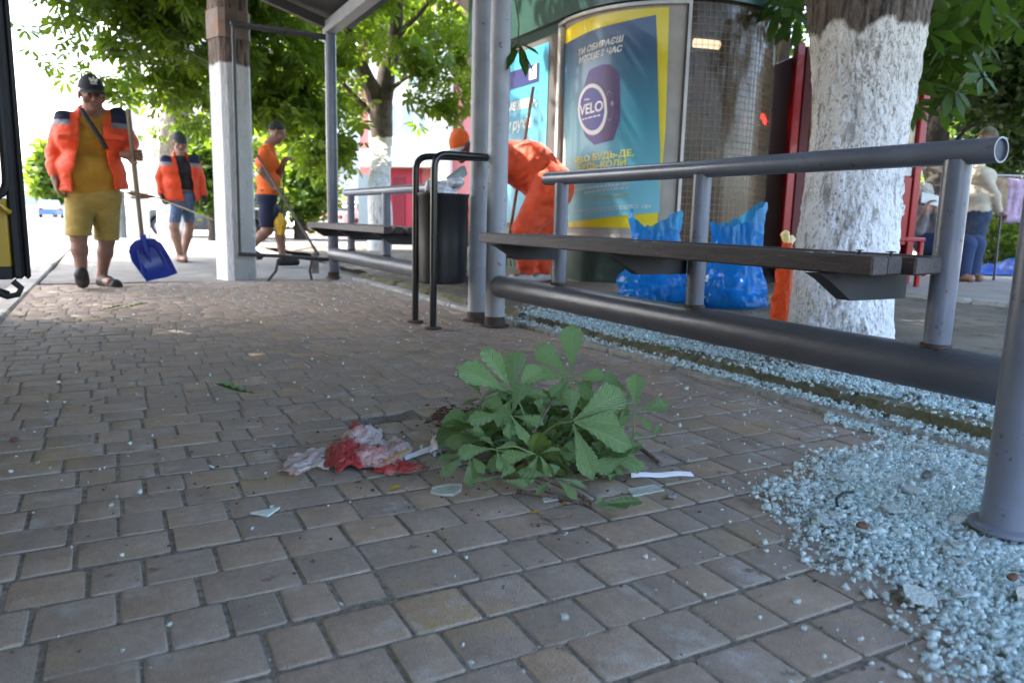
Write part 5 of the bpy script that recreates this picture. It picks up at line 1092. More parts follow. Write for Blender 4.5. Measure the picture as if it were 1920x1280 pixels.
    m_ = len(V); V += [np.array(v) + [0, .012, 0] for v in V]; F += [tuple(m_ + q for q in f_[::-1]) for f_ in F] + [(j, m_ + j, m_ + (j + 1) % n_, (j + 1) % n_) for j in range(n_)]
    mesh_obj('blade', V, F, blm, sr, angle=35)
    b = MB(); b.tube([J(267, 440, -.18), J(276, 472, -.165), J(283, 492, -.165)], [.026, .022, .006], 12)
    for q in ((258, 470, 268, 515), (300, 470, 318, 508)): b.tube([J(q[0], q[1], -.185), J(q[2], q[3], -.195)], .007, 6)
    b.build('socket_ribs', blm, sr)
man_shovel()

# ---- man in sandals, orange jacket over a black T-shirt
def man_sandals():
    Y = 10.7; J = lambda px, py, dy=0.0: gy(px, py, Y + dy); base = gy(340, 490, Y); base[2] = 0
    root = empty('person', tuple(base), 'man walking in orange jacket, denim shorts, dark gloves and sandals, carrying a long stick', 'person')
    f = nrm((.1, -1, -.15)); hc = J(337, 270, -.02); shL, shR = J(311, 300), J(364, 298); neck = J(338, 293); chest = J(338, 318); belly = J(339, 345); hip = J(341, 372)
    hL, hR = J(333, 382), J(350, 382); kL, kR = J(326, 424, -.16), J(356, 424, .10); aL, aR = J(337, 474, -.05), J(344, 470, .12); aL[2] = .09; aR[2] = .10
    elL, wrL = J(299, 335, .02), J(303, 364, -.04); elR, wrR = J(375, 335, .02), J(382, 366, -.02)
    s = SDF(*span(hc, aL, aR, elL, elR, wrL, wrR, pad=.24), .0075)
    P = head_sdf(s, hc, f); s.cone(hc - [0, -.01, .06], neck - [0, 0, .04], .055, .06, .03); s.cone(chest - [.10, 0, 0], chest + [.10, 0, 0], .10, .10, .05); s.cone(belly - [.06, 0, 0], belly + [.06, 0, 0], .105, .105, .05); s.cone(hip - [.06, 0, 0], hip + [.06, 0, 0], .105, .105, .05)
    for a, e, w_ in ((shL, elL, wrL), (shR, elR, wrR)): s.cone(a, e, .05, .042, .03); s.cone(e, w_, .04, .03, .02)
    tube_leg(s, hL, kL, aL, (.08, .06, .04)); tube_leg(s, hR, kR, aR, (.08, .06, .04)); foot_sdf(s, aL, aL + [.05, -.14, -.05], .036); foot_sdf(s, aR, aR + [-.02, -.15, -.05], .036)
    V, F = s.mesh(); mesh_obj('body', V, F, [skinm('fair_skin', (.34, .19, .135)), eyem, lipm], root, angle=180, idx=skin_faces(V, F, P))
    for w_, d_, th in ((wrL, (.1, -.3, -1), -1), (wrR, (.25, -.15, -1), 1)):
        s = SDF(w_ - .15, w_ + .15, .006); hand_sdf(s, w_, d_, (1 if th < 0 else -1, -.2, 0), (.7, .8, .5), S=1.12, thumb=th, tcurl=.4); s.cone(w_ + [0, 0, .05], w_, .036, .034, .02); V, F = s.mesh(); mesh_obj('glove', V, F, darkshoe, root, angle=180)
    s = SDF(*span(shL, shR, hip, chest, pad=.2), .009); s.cone(chest - [.10, 0, 0], chest + [.10, 0, 0], .108, .108, .04); s.cone(belly - [.06, 0, 0], belly + [.06, 0, 0], .108, .108, .04); s.cone(neck - [0, 0, .06], neck - [0, 0, .03], .07, .07, .03); zb = J(338, 374)[2]
    s.fun(lambda P, F: np.maximum(F, zb - P[..., 2])); V, F = s.mesh(); mesh_obj('t_shirt', V, F, dgrey, root, angle=60)
    s = SDF(*span(shL, shR, hip, elL, elR, wrL, wrR, neck, pad=.2), .009)
    s.cone(chest - [.11, 0, 0], chest + [.11, 0, 0], .135, .135, .05); s.cone(belly - [.085, 0, 0], belly + [.085, 0, 0], .145, .145, .05); s.cone(hip - [.085, 0, -.03], hip + [.085, 0, .03], .145, .145, .05); s.cone(shL + [.03, 0, -.02], shR + [-.03, 0, -.02], .068, .068, .04); s.cone(neck - [.02, -.03, .0], neck + [.02, .02, .0], .085, .082, .03)
    s.fun(lambda P, F: np.maximum(F, np.minimum(.075 - np.abs(P[..., 0] - chest[0] - .045 - .12 * (chest[2] - P[..., 2])), (chest[1] - .02) - P[..., 1])))
    s.fun(lambda P, F: np.maximum(F, np.where(P[..., 2] > neck[2] - .02, .062 - np.linalg.norm((P - (neck + [0, -.02, 0]))[..., :2], axis=-1), -1))); s.fun(lambda P, F: np.maximum(F, J(338, 377)[2] - P[..., 2]))
    for a, e, w_ in ((shL, elL, wrL), (shR, elR, wrR)): s.cone(a, e, .068, .06, .02); s.cone(e, e + (w_ - e) * .9, .06, .05, .02)
    s.fun(wr_noise(.009, 9, 8, (.8, .8, 1.5))); V, F = s.mesh(); C = V[F].mean(1); idx = np.zeros(len(F), int); m = (np.abs(C[:, 0] - chest[0]) > .10) & (np.abs(C[:, 0] - chest[0]) < .24) & (C[:, 2] > J(338, 306)[2]); idx[m] = 1; m2 = (np.abs(C[:, 0] - chest[0]) > .10) & (np.abs(C[:, 0] - chest[0]) < .24) & (C[:, 2] > J(338, 312)[2]) & ~m; idx[m2] = 2
    mesh_obj('jacket', V, F, [orange, navyc, reflec], root, angle=60, idx=idx)
    s = SDF(*span(hL, hR, kL, kR, hip, pad=.2), .009); s.cone(hip - [.06, 0, 0], hip + [.06, 0, 0], .122, .122, .05)
    for h_, k_ in ((hL, kL), (hR, kR)): s.cone(h_, k_, .080, .068, .003)
    s.fun(wr_noise(.006, 9, 4)); s.fun(lambda P, F: np.maximum(F, J(340, 417)[2] - P[..., 2])); V, F = s.mesh(); mesh_obj('shorts', V, F, denim, root, angle=50)
    for a, t_ in ((aL, (.05, -.15, -.06)), (aR, (-.02, -.16, -.06))):
        b = MB(); d_ = nrm(np.array(t_) * [1, 1, 0]); c_ = a + d_ * .055; r_ = np.cross(d_, (0, 0, 1)); V = [c_ + d_ * .145 * math.cos(q) + r_ * .05 * math.sin(q) for q in np.linspace(0, 6.28, 17)[:-1]]; z0 = a[2] - .095
        b.add([(v[0], v[1], z0 + h_) for h_ in (.005, .026) for v in V], [tuple(range(16))[::-1], tuple(range(16, 32))] + [(j, (j + 1) % 16, 16 + (j + 1) % 16, 16 + j) for j in range(16)])
        for q in (.03, .11): b.tube([a + d_ * q + r_ * .05 + [0, 0, -.085], a + d_ * q + [0, 0, -.035 - q * .25], a + d_ * q - r_ * .05 + [0, 0, -.085]], .011, 6)
        b.build('sandal', mat('brown_sandal', (.07, .045, .03), .7) if 'brown_sandal' not in MATS else MATS['brown_sandal'], root)
    cap_mesh('cap', P, 1.0, mat('grey_green_cap', (.03, .04, .035), .8), root)
    sr = empty('broom', tuple(J(232, 368, -.4)), 'long pale wooden stick of a besom carried low across the man in sandals', 'broom')
    a0, a1 = J(298, 372, -.09), J(400, 412, -.25); b = MB(); b.tube([a0 + (a0 - a1) * .1, a1], .011, 10); b.build('handle', mat('pale_stick', (.45, .36, .24), .7, var=.2, scale=10), sr)
    b = MB(); st = a0 + (a0 - a1) * .08; en = J(234, 362, -.09)
    for k in range(30): q = RNG.normal(0, .022, 3); b.tube([st + q * .3, (st + en) / 2 + q * .8 - [0, 0, .01], en + q * 1.3], [.004, .004, .002], 5)
    b.build('bristles', mat('twig_bristles', (.22, .13, .07), .9, var=.3, scale=20), sr)
man_sandals()

# ---- man in profile, orange T-shirt, dark shorts
def man_profile():
    Y = 9.6; J = lambda px, py, dy=0.0: gy(px, py, Y + dy); base = gy(525, 500, Y); base[2] = 0
    root = empty('person', tuple(base), 'man in profile in an orange T-shirt and navy shorts, working behind the concrete pole', 'person')
    f = nrm((1, -.25, -.42)); hc = J(519, 249); neck = J(504, 272); chest = J(500, 305); belly = J(503, 340); hip = J(499, 368)
    shN, shF = J(497, 285, -.16), J(505, 285, .16); elN, wrN = J(490, 322, -.20), J(513, 352, -.17); elF, wrF = J(522, 330, .10), J(531, 308, -.10)
    kF, aF = J(523, 424, .02), J(530, 480, .02); kB, aB = J(500, 432, -.05), J(470, 462, .0); aF[2] = .10
    s = SDF(*span(hc, aF, aB, elN, elF, wrN, wrF, pad=.24), .0075)
    P = head_sdf(s, hc, f); s.cone(hc + [-.015, 0, -.05], neck, .058, .065, .03); yy = np.array((0, .10, 0))
    s.cone(chest - yy, chest + yy, .10, .10, .05); s.cone(belly - yy * .6, belly + yy * .6, .11, .11, .05); s.cone(hip - yy * .7, hip + yy * .7, .11, .11, .05)
    for a, e, w_ in ((shN, elN, wrN), (shF, elF, wrF)): s.cone(a, e, .05, .043, .03); s.cone(e, w_, .042, .03, .02)
    tube_leg(s, hip + [0, .08, -.03], kF, aF, (.085, .062, .042)); tube_leg(s, hip + [0, -.08, -.03], kB, aB, (.085, .062, .042)); foot_sdf(s, aF, aF + [.15, -.03, -.05]); foot_sdf(s, aB, aB + [.05, -.02, -.14])
    hand_sdf(s, wrN, (.75, -.1, -.5), (.4, .1, .8), (.9, 1.0, .6), S=1.05); hand_sdf(s, wrF, (.3, -.3, .6), (.5, -.8, -.2), (.9, 1.0, .6), S=1.05, thumb=-1)
    V, F = s.mesh(); mesh_obj('body', V, F, [skinm('warm_skin', (.27, .14, .095)), eyem, lipm], root, angle=180, idx=skin_faces(V, F, P))
    # short dark hair
    r_, f_, u_ = (P(1, 0, 0) - P(0, 0, 0)), (P(0, 1, 0) - P(0, 0, 0)), (P(0, 0, 1) - P(0, 0, 0)); s = SDF(hc - .17, hc + .17, .006); s.ell(P(0, -.022, .050), (.081, .098, .084), np.stack([r_, f_, u_]), .01); s.ell(P(0, .10, -.02), (.12, .10, .085), np.stack([r_, f_, u_]), 0, cut=True); s.ell(P(0, .03, -.09), (.12, .075, .09), np.stack([r_, f_, u_]), 0, cut=True); s.fun(lambda Q, F: F + .003 * vnoise(Q, 90)); V, F = s.mesh(); mesh_obj('hair', V, F, hairm, root, angle=180)
    s = SDF(*span(shN, shF, hip, elN, elF, neck, pad=.2), .0085); s.cone(chest - yy * 1.1, chest + yy * 1.1, .120, .120, .05); s.cone(belly - yy * .7, belly + yy * .7, .132, .132, .05); s.cone(hip - yy * .8, hip + yy * .8, .126, .126, .05); s.cone(neck - [.01, 0, .05], neck - [0, 0, .02], .075, .072, .03); zb = J(500, 366)[2]
    s.fun(lambda P, F: np.maximum(F, zb - P[..., 2])); s.cone(shN, shN + (elN - shN) * .62, .075, .072, .04); s.cone(shF, shF + (elF - shF) * .62, .075, .072, .04); s.fun(wr_noise(.007, 8, 12)); V, F = s.mesh(); mesh_obj('t_shirt', V, F, mat('orange_jersey', (.74, .13, .018), .85, var=.1, scale=9, bump=.3, bscale=22), root, angle=60)
    s = SDF(*span(hip, kF, kB, pad=.22), .0085); s.cone(hip - yy * .75, hip + yy * .75, .122, .122, .05); s.cone(hip + [0, .08, -.04], kF + [0, 0, .06], .105, .09, .03); s.cone(hip + [0, -.08, -.04], kB + [0, 0, .06], .105, .09, .03); zk = J(505, 426)[2]; s.fun(wr_noise(.006, 9, 3)); s.fun(lambda P, F: np.maximum(F, zk - P[..., 2])); V, F = s.mesh(); mesh_obj('shorts', V, F, navyc, root, angle=50)
    for a, t_ in ((aF, np.array((.16, -.03, -.05))), (aB, np.array((.10, -.02, -.12)))):
        s = SDF(a + [-.15, -.2, -.25], a + [.3, .2, .12], .007); s.cone(a + [-.03, 0, -.05], a + t_, .05, .045, .02); s.cone(a, a + [0, 0, -.05], .048, .05, .02); V, F = s.mesh(); V[:, 2] = np.maximum(V[:, 2], .003); mesh_obj('shoe', V, F, darkshoe, root, angle=50)
    # scraper with a long dark handle
    a0, a1 = J(478, 284, -.22), J(597, 478, -.95); ft = J(590, 520, -.95); sr = empty('shovel', (ft[0], ft[1], 0), 'long dark handled shovel leaning down to the paving edge in front of the profile man', 'shovel')
    b = MB(); b.tube([a0, a0 + (a1 - a0) * .9, a1], [.015, .016, .02], 10); b.build('handle', mat('dark_handle', (.07, .05, .035), .6, var=.3, scale=14, stretch=(4, 4, .5)), sr)
    b = MB(); p_ = [J(586, 474, -.96), J(598, 474, -.96), J(598, 519, -.98), J(584, 519, -.98)]; q_ = [p + np.array((.0, .02, 0)) for p in p_]; b.add(p_ + q_, [(0, 1, 2, 3), (7, 6, 5, 4), (0, 4, 5, 1), (1, 5, 6, 2), (2, 6, 7, 3), (3, 7, 4, 0)]); b.build('blade', mat('worn_blade', (.22, .18, .16), .45, metal=.5, var=.3, scale=20), sr)
    g0 = J(534, 306, -.12); sr = empty('brush', tuple(J(527, 436, -.12)), 'small yellow brush with a thin dark handle, held upright by the profile man', 'brush')
    b = MB(); b.tube([g0 + [0, 0, .08], J(530, 385, -.12), J(527, 402, -.12)], [.009, .010, .014], 8); b.build('handle', blackp, sr)
    s = SDF(J(527, 420, -.12) - .22, J(527, 420, -.12) + .22, .009); s.cone(J(527, 404, -.12), J(526, 418, -.12), .03, .075, .02); s.cone(J(526, 418, -.12), J(527, 434, -.12), .075, .05, .02); s.fun(lambda P, F: F + .012 * vnoise(P * [1, 1, .2], 60)); V, F = s.mesh(); mesh_obj('bristles', V, F, mat('yellow_bristles', (.62, .36, .03), .7, var=.35, scale=40, stretch=(3, 3, .4)), sr, angle=50)
man_profile()

# ---- bending man in orange overalls
def man_bending():
    J = lambda px, py, dy=0.0: pd(px, py, 6.2 + dy); ft = J(998, 512); ft[2] = .13; base = ft
    root = empty('person', tuple(base), 'man in orange workwear and orange cap bending forward behind the litter bin and columns', 'person')
    f = nrm((-.75, -.35, -.62)); hc = J(864, 276, .15); hip = J(1032, 352); chest = J(940, 302, .08); mid = J(994, 316, .04); shN, shF = J(912, 308, -.10), J(905, 300, .26); neck = J(895, 288, .1)
    kN, aN = J(985, 432, -.10), J(985, 497, .05); kF, aF = J(1012, 440, .16), J(1018, 498, .22); aN[2] = .225; aF[2] = .225
    elN, wrN = J(902, 380, -.15), J(880, 440, -.1); elF, wrF = J(895, 375, .28), J(872, 430, .2)
    s = SDF(*span(hc, aN, aF, hip, elN, elF, wrN, wrF, pad=.26), .0075); P = head_sdf(s, hc, f); s.cone(hc + [.05, 0, -.01], neck, .058, .065, .03); yy = nrm(bk * [-1, -1, 0]) * .10
    s.cone(chest - yy, chest + yy, .11, .11, .06); s.cone(hip - yy, hip + yy, .12, .12, .06); s.cone(chest, hip, .12, .125, .06); s.cone(shN, shF, .07, .07, .05)
    for a, e, w_ in ((shN, elN, wrN), (shF, elF, wrF)): s.cone(a, e, .05, .043, .03); s.cone(e, w_, .042, .03, .02)
    tube_leg(s, hip - yy * .9, kN, aN); tube_leg(s, hip + yy, kF, aF); foot_sdf(s, aN, aN + [-.14, -.05, -.055]); foot_sdf(s, aF, aF + [-.13, -.05, -.055])
    hand_sdf(s, wrN, (-.3, 0, -1), (-.5, .6, 0), (.8, .9, .6)); hand_sdf(s, wrF, (-.3, 0, -1), (-.5, -.6, 0), (.8, .9, .6), thumb=-1)
    V, F = s.mesh(); mesh_obj('body', V, F, [MATS['tanned_skin'], eyem, lipm], root, angle=180, idx=skin_faces(V, F, P))
    s = SDF(*span(hc, hip, chest, elN, elF, wrN, pad=.26), .0085)
    s.cone(chest - yy * 1.2, chest + yy * 1.2, .17, .17, .07); s.cone(hip - yy * 1.0, hip + yy * 1.0, .185, .185, .08); s.cone(chest + [0, 0, -.01], mid, .18, .20, .07); s.cone(mid - yy * .6, mid + yy * .6, .20, .20, .07); s.cone(mid, hip, .20, .19, .07); s.cone(shN, shF, .10, .10, .06); s.cone(neck - yy * .2, neck + yy * .2, .085, .085, .05)
    for a, e, w_ in ((shN, elN, wrN), (shF, elF, wrF)): s.cone(a, e, .085, .076, .05); s.cone(e, e + (w_ - e) * .85, .074, .058, .03)
    s.fun(wr_noise(.022, 5, 21, (1.5, 1, .7))); s.fun(lambda P, F: F + .010 * np.abs(vnoise(P @ np.array([[.8, 0, .6], [0, 1, 0], [-.6, 0, .8]], np.float32) * [3.2, 1, .8], 6, 44))); V, F = s.mesh(); mesh_obj('jacket', V, F, orange2, root, angle=60)
    s = SDF(*span(hip, kN, kF, aN, aF, pad=.26), .0085); s.cone(hip - yy * .9, hip + yy * .9, .182, .182, .06)
    for h_, k_, a_ in ((hip - yy * .9 - [0, 0, .02], kN, aN), (hip + yy - [0, 0, .02], kF, aF)): s.cone(h_, k_, .17, .115, .03); s.cone(k_, a_ + [0, 0, .03], .108, .088, .02)
    s.fun(wr_noise(.018, 6, 23, (1, 1, 1.6))); s.fun(lambda P, F: F + .010 * np.abs(vnoise(P * [1, 1, 2.4], 7, 47))); V, F = s.mesh(); C = V[F].mean(1); idx = np.zeros(len(F), int); z1, z2 = J(1000, 452)[2], J(1000, 487)[2]; idx[(C[:, 2] < z1) & (C[:, 2] > z2)] = 1
    mesh_obj('trousers', V, F, [orange2, navyc], root, angle=60, idx=idx)
    for a in (aN, aF):
        s = SDF(a + [-.3, -.25, -.16], a + [.15, .2, .1], .007); s.cone(a + [.03, 0, -.06], a + [-.15, -.05, -.065], .045, .042, .02); s.cone(a, a + [0, 0, -.05], .046, .046, .02); V, F = s.mesh(); V[:, 2] = np.maximum(V[:, 2], .125); mesh_obj('shoe', V, F, mat('pale_shoe', (.45, .42, .38), .7) if 'pale_shoe' not in MATS else MATS['pale_shoe'], root, angle=50)
    cap_mesh('cap', P, 1.12, mat('orange_cap', (.72, .13, .02), .8, var=.1), root, brim_len=.06, brim_m=mat('cap_brim_white', (.55, .50, .45), .8))
    a0, a1 = J(1000, 163, .28), J(978, 300, .33); b = MB(); bot = a0 + (a1 - a0) * 2.35; b.tube([a0, a1, bot], .014, 10)
    sr = empty('rake', tuple(bot), 'rake with a brown wooden handle rising behind the back of the bending man', 'rake'); b.build('handle', mat('brown_handle', (.22, .13, .07), .7, var=.3, scale=14, stretch=(4, 4, .5)), sr)
    q = MB(); q.tube([bot + [-.16, 0, 0], bot + [.16, 0, 0]], .012, 8)
    for k in range(9): q.tube([bot + [-.15 + .0375 * k, 0, 0], bot + [-.15 + .0375 * k, -.03, -.08]], .005, 6)
    q.build('rake_head', rustm, sr)
man_bending()

# ---- old man with a cane, seen from behind on the right
def man_cane():
    D = 7.7; J = lambda px, py, dd=0.0: pd(px, py, D + dd); ft = J(1800, 538); gzv = .165; base = np.array((ft[0], ft[1], gzv))
    root = empty('person', tuple(base), 'old man in a cream pullover, jeans and camouflage cap, leaning on a black cane', 'person')
    rx = nrm(rt * [1, 1, 0]); fw = nrm(bk * [-1, -1, 0]); f = nrm(rx * .85 + fw * .35 - np.array((0, 0, .25)))
    hc = J(1852, 266); neck = J(1834, 305, .02); chest = J(1826, 335); belly = J(1822, 372); hip = J(1820, 405); lat = nrm(fw * .75 - rx * .55)
    shN, shF = J(1842, 325, -.14), J(1815, 322, .18); elN, wrN = J(1865, 366, -.16), J(1873, 396, -.05); elF, wrF = J(1806, 368, .30), J(1818, 405, .36)
    kN, aN = J(1822, 468, -.12), J(1803, 522, -.08); kF, aF = J(1812, 470, .12), J(1800, 520, .12); aN[2] = aF[2] = gzv + .09
    s = SDF(*span(hc, aN, aF, elN, elF, wrN, wrF, pad=.24), .0075); P = head_sdf(s, hc, f); s.cone(hc - f * .03 - [0, 0, .05], neck, .056, .065, .03)
    s.cone(chest - lat * .08, chest + lat * .08, .09, .09, .04); s.cone(belly - lat * .06, belly + lat * .06, .095, .095, .04); s.cone(hip - lat * .06, hip + lat * .06, .10, .10, .04)
    for a, e, w_ in ((shN, elN, wrN), (shF, elF, wrF)): s.cone(a, e, .045, .038, .01); s.cone(e, w_, .038, .03, .01)
    tube_leg(s, hip - lat * .08, kN, aN); tube_leg(s, hip + lat * .08, kF, aF); foot_sdf(s, aN, aN + f * [.14, .14, 0] + [0, 0, -.05]); foot_sdf(s, aF, aF + f * [.14, .14, 0] + [0, 0, -.05])
    hand_sdf(s, wrN, rx * .5 - np.array((0, 0, .5)), -fw * .2 - np.array((0, 0, 1.)), (.9, 1.0, .6)); hand_sdf(s, wrF, (0, 0, -1), rx, (.4, .5, .4), thumb=-1)
    V, F = s.mesh(); mesh_obj('body', V, F, [MATS['warm_skin'], eyem, lipm], root, angle=180, idx=skin_faces(V, F, P))
    s = SDF(*span(shN, shF, hip, elN, elF, wrN, wrF, neck, pad=.24), .0085); s.cone(chest - lat * .10, chest + lat * .10, .112, .112, .05); s.cone(belly - lat * .07, belly + lat * .07, .122, .122, .05); s.cone(hip - lat * .07 + [0, 0, .02], hip + lat * .07 + [0, 0, .02], .122, .122, .05); s.cone(shN, shF, .066, .066, .04); s.cone(neck - [0, 0, .04], neck, .074, .07, .03); zb = J(1820, 398)[2]
    s.fun(lambda P, F: np.maximum(F, zb - P[..., 2]))
    for a, e, w_ in ((shN, elN, wrN), (shF, elF, wrF)): s.cone(a, e, .064, .056, .025); s.cone(e, e + (w_ - e) * .92, .055, .044, .02)
    s.fun(wr_noise(.009, 8, 31, (1, 1, 1.3))); V, F = s.mesh(); mesh_obj('pullover', V, F, mat('cream_knit', (.50, .44, .35), .95, var=.1, scale=20, bump=.3, bscale=90), root, angle=60)
    s = SDF(*span(hip, kN, kF, aN, aF, pad=.22), .0085); s.cone(hip - lat * .07, hip + lat * .07, .122, .122, .05)
    for h_, k_, a_ in ((hip - lat * .08, kN, aN), (hip + lat * .08, kF, aF)): s.cone(h_, k_, .105, .088, .04); s.cone(k_, a_ + [0, 0, -.02], .086, .08, .03)
    s.fun(wr_noise(.008, 9, 33)); V, F = s.mesh(); mesh_obj('jeans', V, F, mat('dark_jeans', (.028, .042, .08), .9, var=.3, scale=8, col2=(.06, .085, .14), thr=.58, c2scale=4), root, angle=60)
    for a in (aN, aF):
        t_ = f * [.15, .15, 0] + [0, 0, -.05]; s = SDF(a - .25, a + .25, .007); s.cone(a - f * [.04, .04, 0] - [0, 0, .05], a + t_ * 1.1, .058, .054, .02); s.cone(a, a - [0, 0, .05], .055, .056, .02); V, F = s.mesh(); V[:, 2] = np.maximum(V[:, 2], gzv + .003); mesh_obj('shoe', V, F, darkshoe, root, angle=50)
    cap_mesh('cap', P, 1.2, mat('camouflage_cloth', (.07, .075, .045), .9, var=.3, scale=20, col2=(.16, .14, .09), thr=.52, c2scale=16), root, brim_len=.065)
    tip = J(1861, 543, -.15); tip[2] = gzv; hd = J(1876, 404, -.1); cr_ = empty('cane', tuple(tip), 'black walking cane under the right hand of the old man', 'cane'); b = MB(); b.tube([tip, tip + [0, 0, .03], tip + (hd - tip) * .5, hd], [.018, .012, .010, .012], 10); b.build('shaft', blackp, cr_); b = MB(); b.tube([hd - rx * .05, hd + rx * .06], .014, 10); b.build('handle', woodd, cr_)
man_cane()

# ---- white-haired reader sitting by the red table
def reader():
    D = 7.6; J = lambda px, py, dd=0.0: pd(px, py, D + dd); rx = nrm(rt * [1, 1, 0]); fw = nrm(bk * [-1, -1, 0]); seat = J(1750, 455); base = np.array((seat[0], seat[1], .165))
    root = empty('person', tuple(base), 'seated white-haired person in grey reading a white booklet beside the red cabinet', 'person')
    f = nrm(rx * .5 - fw * .55 - np.array((0, 0, .45))); hc = J(1728, 370); neck = J(1728, 388, .05); chest = J(1734, 412, .05); hip = J(1748, 455, .1); lat = nrm(rx * .7 + fw * .5)
    shN, shF = chest - lat * .16 + [0, 0, .06], chest + lat * .16 + [0, 0, .06]; kk = hip + rx * .15 - fw * .42; ft = kk - [0, 0, max(kk[2] - .25, .2)]
    elN, wrN = J(1722, 430, -.15), J(1735, 398, -.28); elF, wrF = J(1756, 428, -.05), J(1754, 392, -.22)
    s = SDF(*span(hc, hip, kk, ft, elN, elF, wrN, wrF, pad=.24), .0085); P = head_sdf(s, hc, f); s.cone(hc - f * .03 - [0, 0, .05], neck, .052, .06, .03); s.cone(chest - lat * .1, chest + lat * .1, .10, .10, .05); s.cone(hip - lat * .08, hip + lat * .08, .13, .13, .06); s.cone(chest, hip, .11, .13, .05)
    for a, e, w_ in ((shN, elN, wrN), (shF, elF, wrF)): s.cone(a, e, .048, .04, .03); s.cone(e, w_, .04, .028, .02); hand_sdf(s, w_, f * .2 + np.array((0, 0, .8)), f, (.5, .7, .5))
    for q in (-.1, .1): tube_leg(s, hip + lat * q, kk + lat * q, ft + lat * q); foot_sdf(s, ft + lat * q, ft + lat * q - fw * .14 - [0, 0, .05])
    V, F = s.mesh(); mesh_obj('body', V, F, [MATS['fair_skin'], eyem, lipm], root, angle=180, idx=skin_faces(V, F, P))
    s = SDF(hc - .2, hc + .2, .007); r_, f_, u_ = P(1, 0, 0) - P(0, 0, 0), P(0, 1, 0) - P(0, 0, 0), P(0, 0, 1) - P(0, 0, 0); s.ell(P(0, -.025, .045), (.095, .108, .10), np.stack([r_, f_, u_]), .01); s.ell(P(0, .11, -.03), (.12, .10, .085), np.stack([r_, f_, u_]), 0, cut=True); s.fun(lambda Q, F: F + .009 * vnoise(Q, 50)); V, F = s.mesh(); mesh_obj('hair', V, F, greyhair, root, angle=180)
    s = SDF(*span(shN, shF, hip, elN, elF, wrN, wrF, pad=.22), .009); s.cone(chest - lat * .11, chest + lat * .11, .12, .12, .05); s.cone(chest, hip, .128, .15, .05); s.cone(shN, shF, .072, .072, .05)
    for a, e, w_ in ((shN, elN, wrN), (shF, elF, wrF)): s.cone(a, e, .07, .062, .04); s.cone(e, e + (w_ - e) * .85, .06, .046, .03)
    s.fun(wr_noise(.009, 9, 41)); V, F = s.mesh(); mesh_obj('cardigan', V, F, mat('grey_cardigan', (.20, .19, .20), .95, var=.15, scale=20), root, angle=60)
    s = SDF(*span(hip, kk, ft, pad=.26), .01); s.cone(hip - lat * .08, hip + lat * .08, .145, .145, .05)
    for q in (-.1, .1): s.cone(hip + lat * q, kk + lat * q, .11, .085, .03); s.cone(kk + lat * q, ft + lat * q, .085, .07, .03)
    V, F = s.mesh(); mesh_obj('trousers', V, F, mat('blue_trousers', (.03, .05, .12), .9, var=.2, scale=10), root, angle=60)
    c_ = J(1744, 374, -.30); b = MB(); M = Matrix.Translation(Vector(c_)) @ Matrix.Rotation(math.atan2(rx[1], rx[0]), 4, 'Z') @ Matrix.Rotation(-.5, 4, 'X') @ Matrix.Rotation(.25, 4, 'Y'); b.box((-.085, -.006, -.06), (.085, .006, .06), M=M, bev=.002); tag(b.build('booklet', white, loc=tuple(c_)), 'white booklet in the hands of the seated white-haired reader', 'booklet')
    st = empty('stool', (hip[0], hip[1], .165), 'dark red plastic stool under the seated reader', 'stool'); b = MB(); zs_ = hip[2] - .14; b.box((hip[0] - .18, hip[1] - .18, zs_ - .03), (hip[0] + .18, hip[1] + .18, zs_), bev=.01); b.build('seat', dred, st)
    for sx_ in (-1, 1):
        for sy_ in (-1, 1): b = MB(); b.tube([(hip[0] + sx_ * .17, hip[1] + sy_ * .17, .16), (hip[0] + sx_ * .14, hip[1] + sy_ * .14, zs_ - .03)], .02, 10); b.build('leg', dred, st)
reader()
# ------------------------------------------------------------ yellow bus at the kerb (only its open door leaf is in view)
byel = mat('bus_yellow', (.42, .26, .008), .35, var=.08, scale=2, coat=.3, col2=(.25, .16, .02), thr=.68)
bdark = mat('dark_window_glass', (.02, .025, .03), .08, spec=.7)
bus = empty('bus', (-2.1, .5, -.15), 'yellow bus stopped at the kerb with its black-edged door leaf standing open', 'bus')
XB = -.98
b = MB(); b.prism([(XB, .16), (XB + .0, 1.0), (XB - .06, 3.05), (XB - .2, 3.3), (-3.0, 3.3), (-3.2, 3.05), (-3.25, .16)], 1, -1.6, 5.6); b.build('body', byel, bus, angle=25)  # unseen body, roof raised so its shadow covers more paving
for y0 in np.arange(-1.4, 2.8, 1.4):
    b = MB(); b.box((XB - .035, y0, 1.15), (XB + .006, y0 + 1.18, 2.2), bev=.02); b.build('window', bdark, bus)
b = MB(); b.box((XB - .03, 4.2, .2), (XB + .004, 5.2, 2.45), bev=.02); b.build('doorway', rubber, bus)
b = MB(); b.box((-3.0, 5.598, 1.1), (XB - .18, 5.62, 2.5), bev=.02); b.build('windscreen', bdark, bus)
for y in (-.4, 3.2):
    for x in (XB - .16, -3.1):
        b = MB(); b.lathe([(0, -.14), (.30, -.14), (.46, -.10), (.47, 0), (.46, .10), (.30, .14), (0, .14)], (0, 0, 0), 28); b.V = [(x + v[2], y + v[0], .32 + v[1]) for v in b.V]; wo = b.build('wheel', rubber, bus)
        b = MB(); b.lathe([(0, .15), (.22, .15), (.27, .13)], (0, 0, 0), 20); b.V = [(x + v[2], y + v[0], .32 + v[1]) for v in b.V]; b.build('rim', chrome, wo, loc=bus.location)
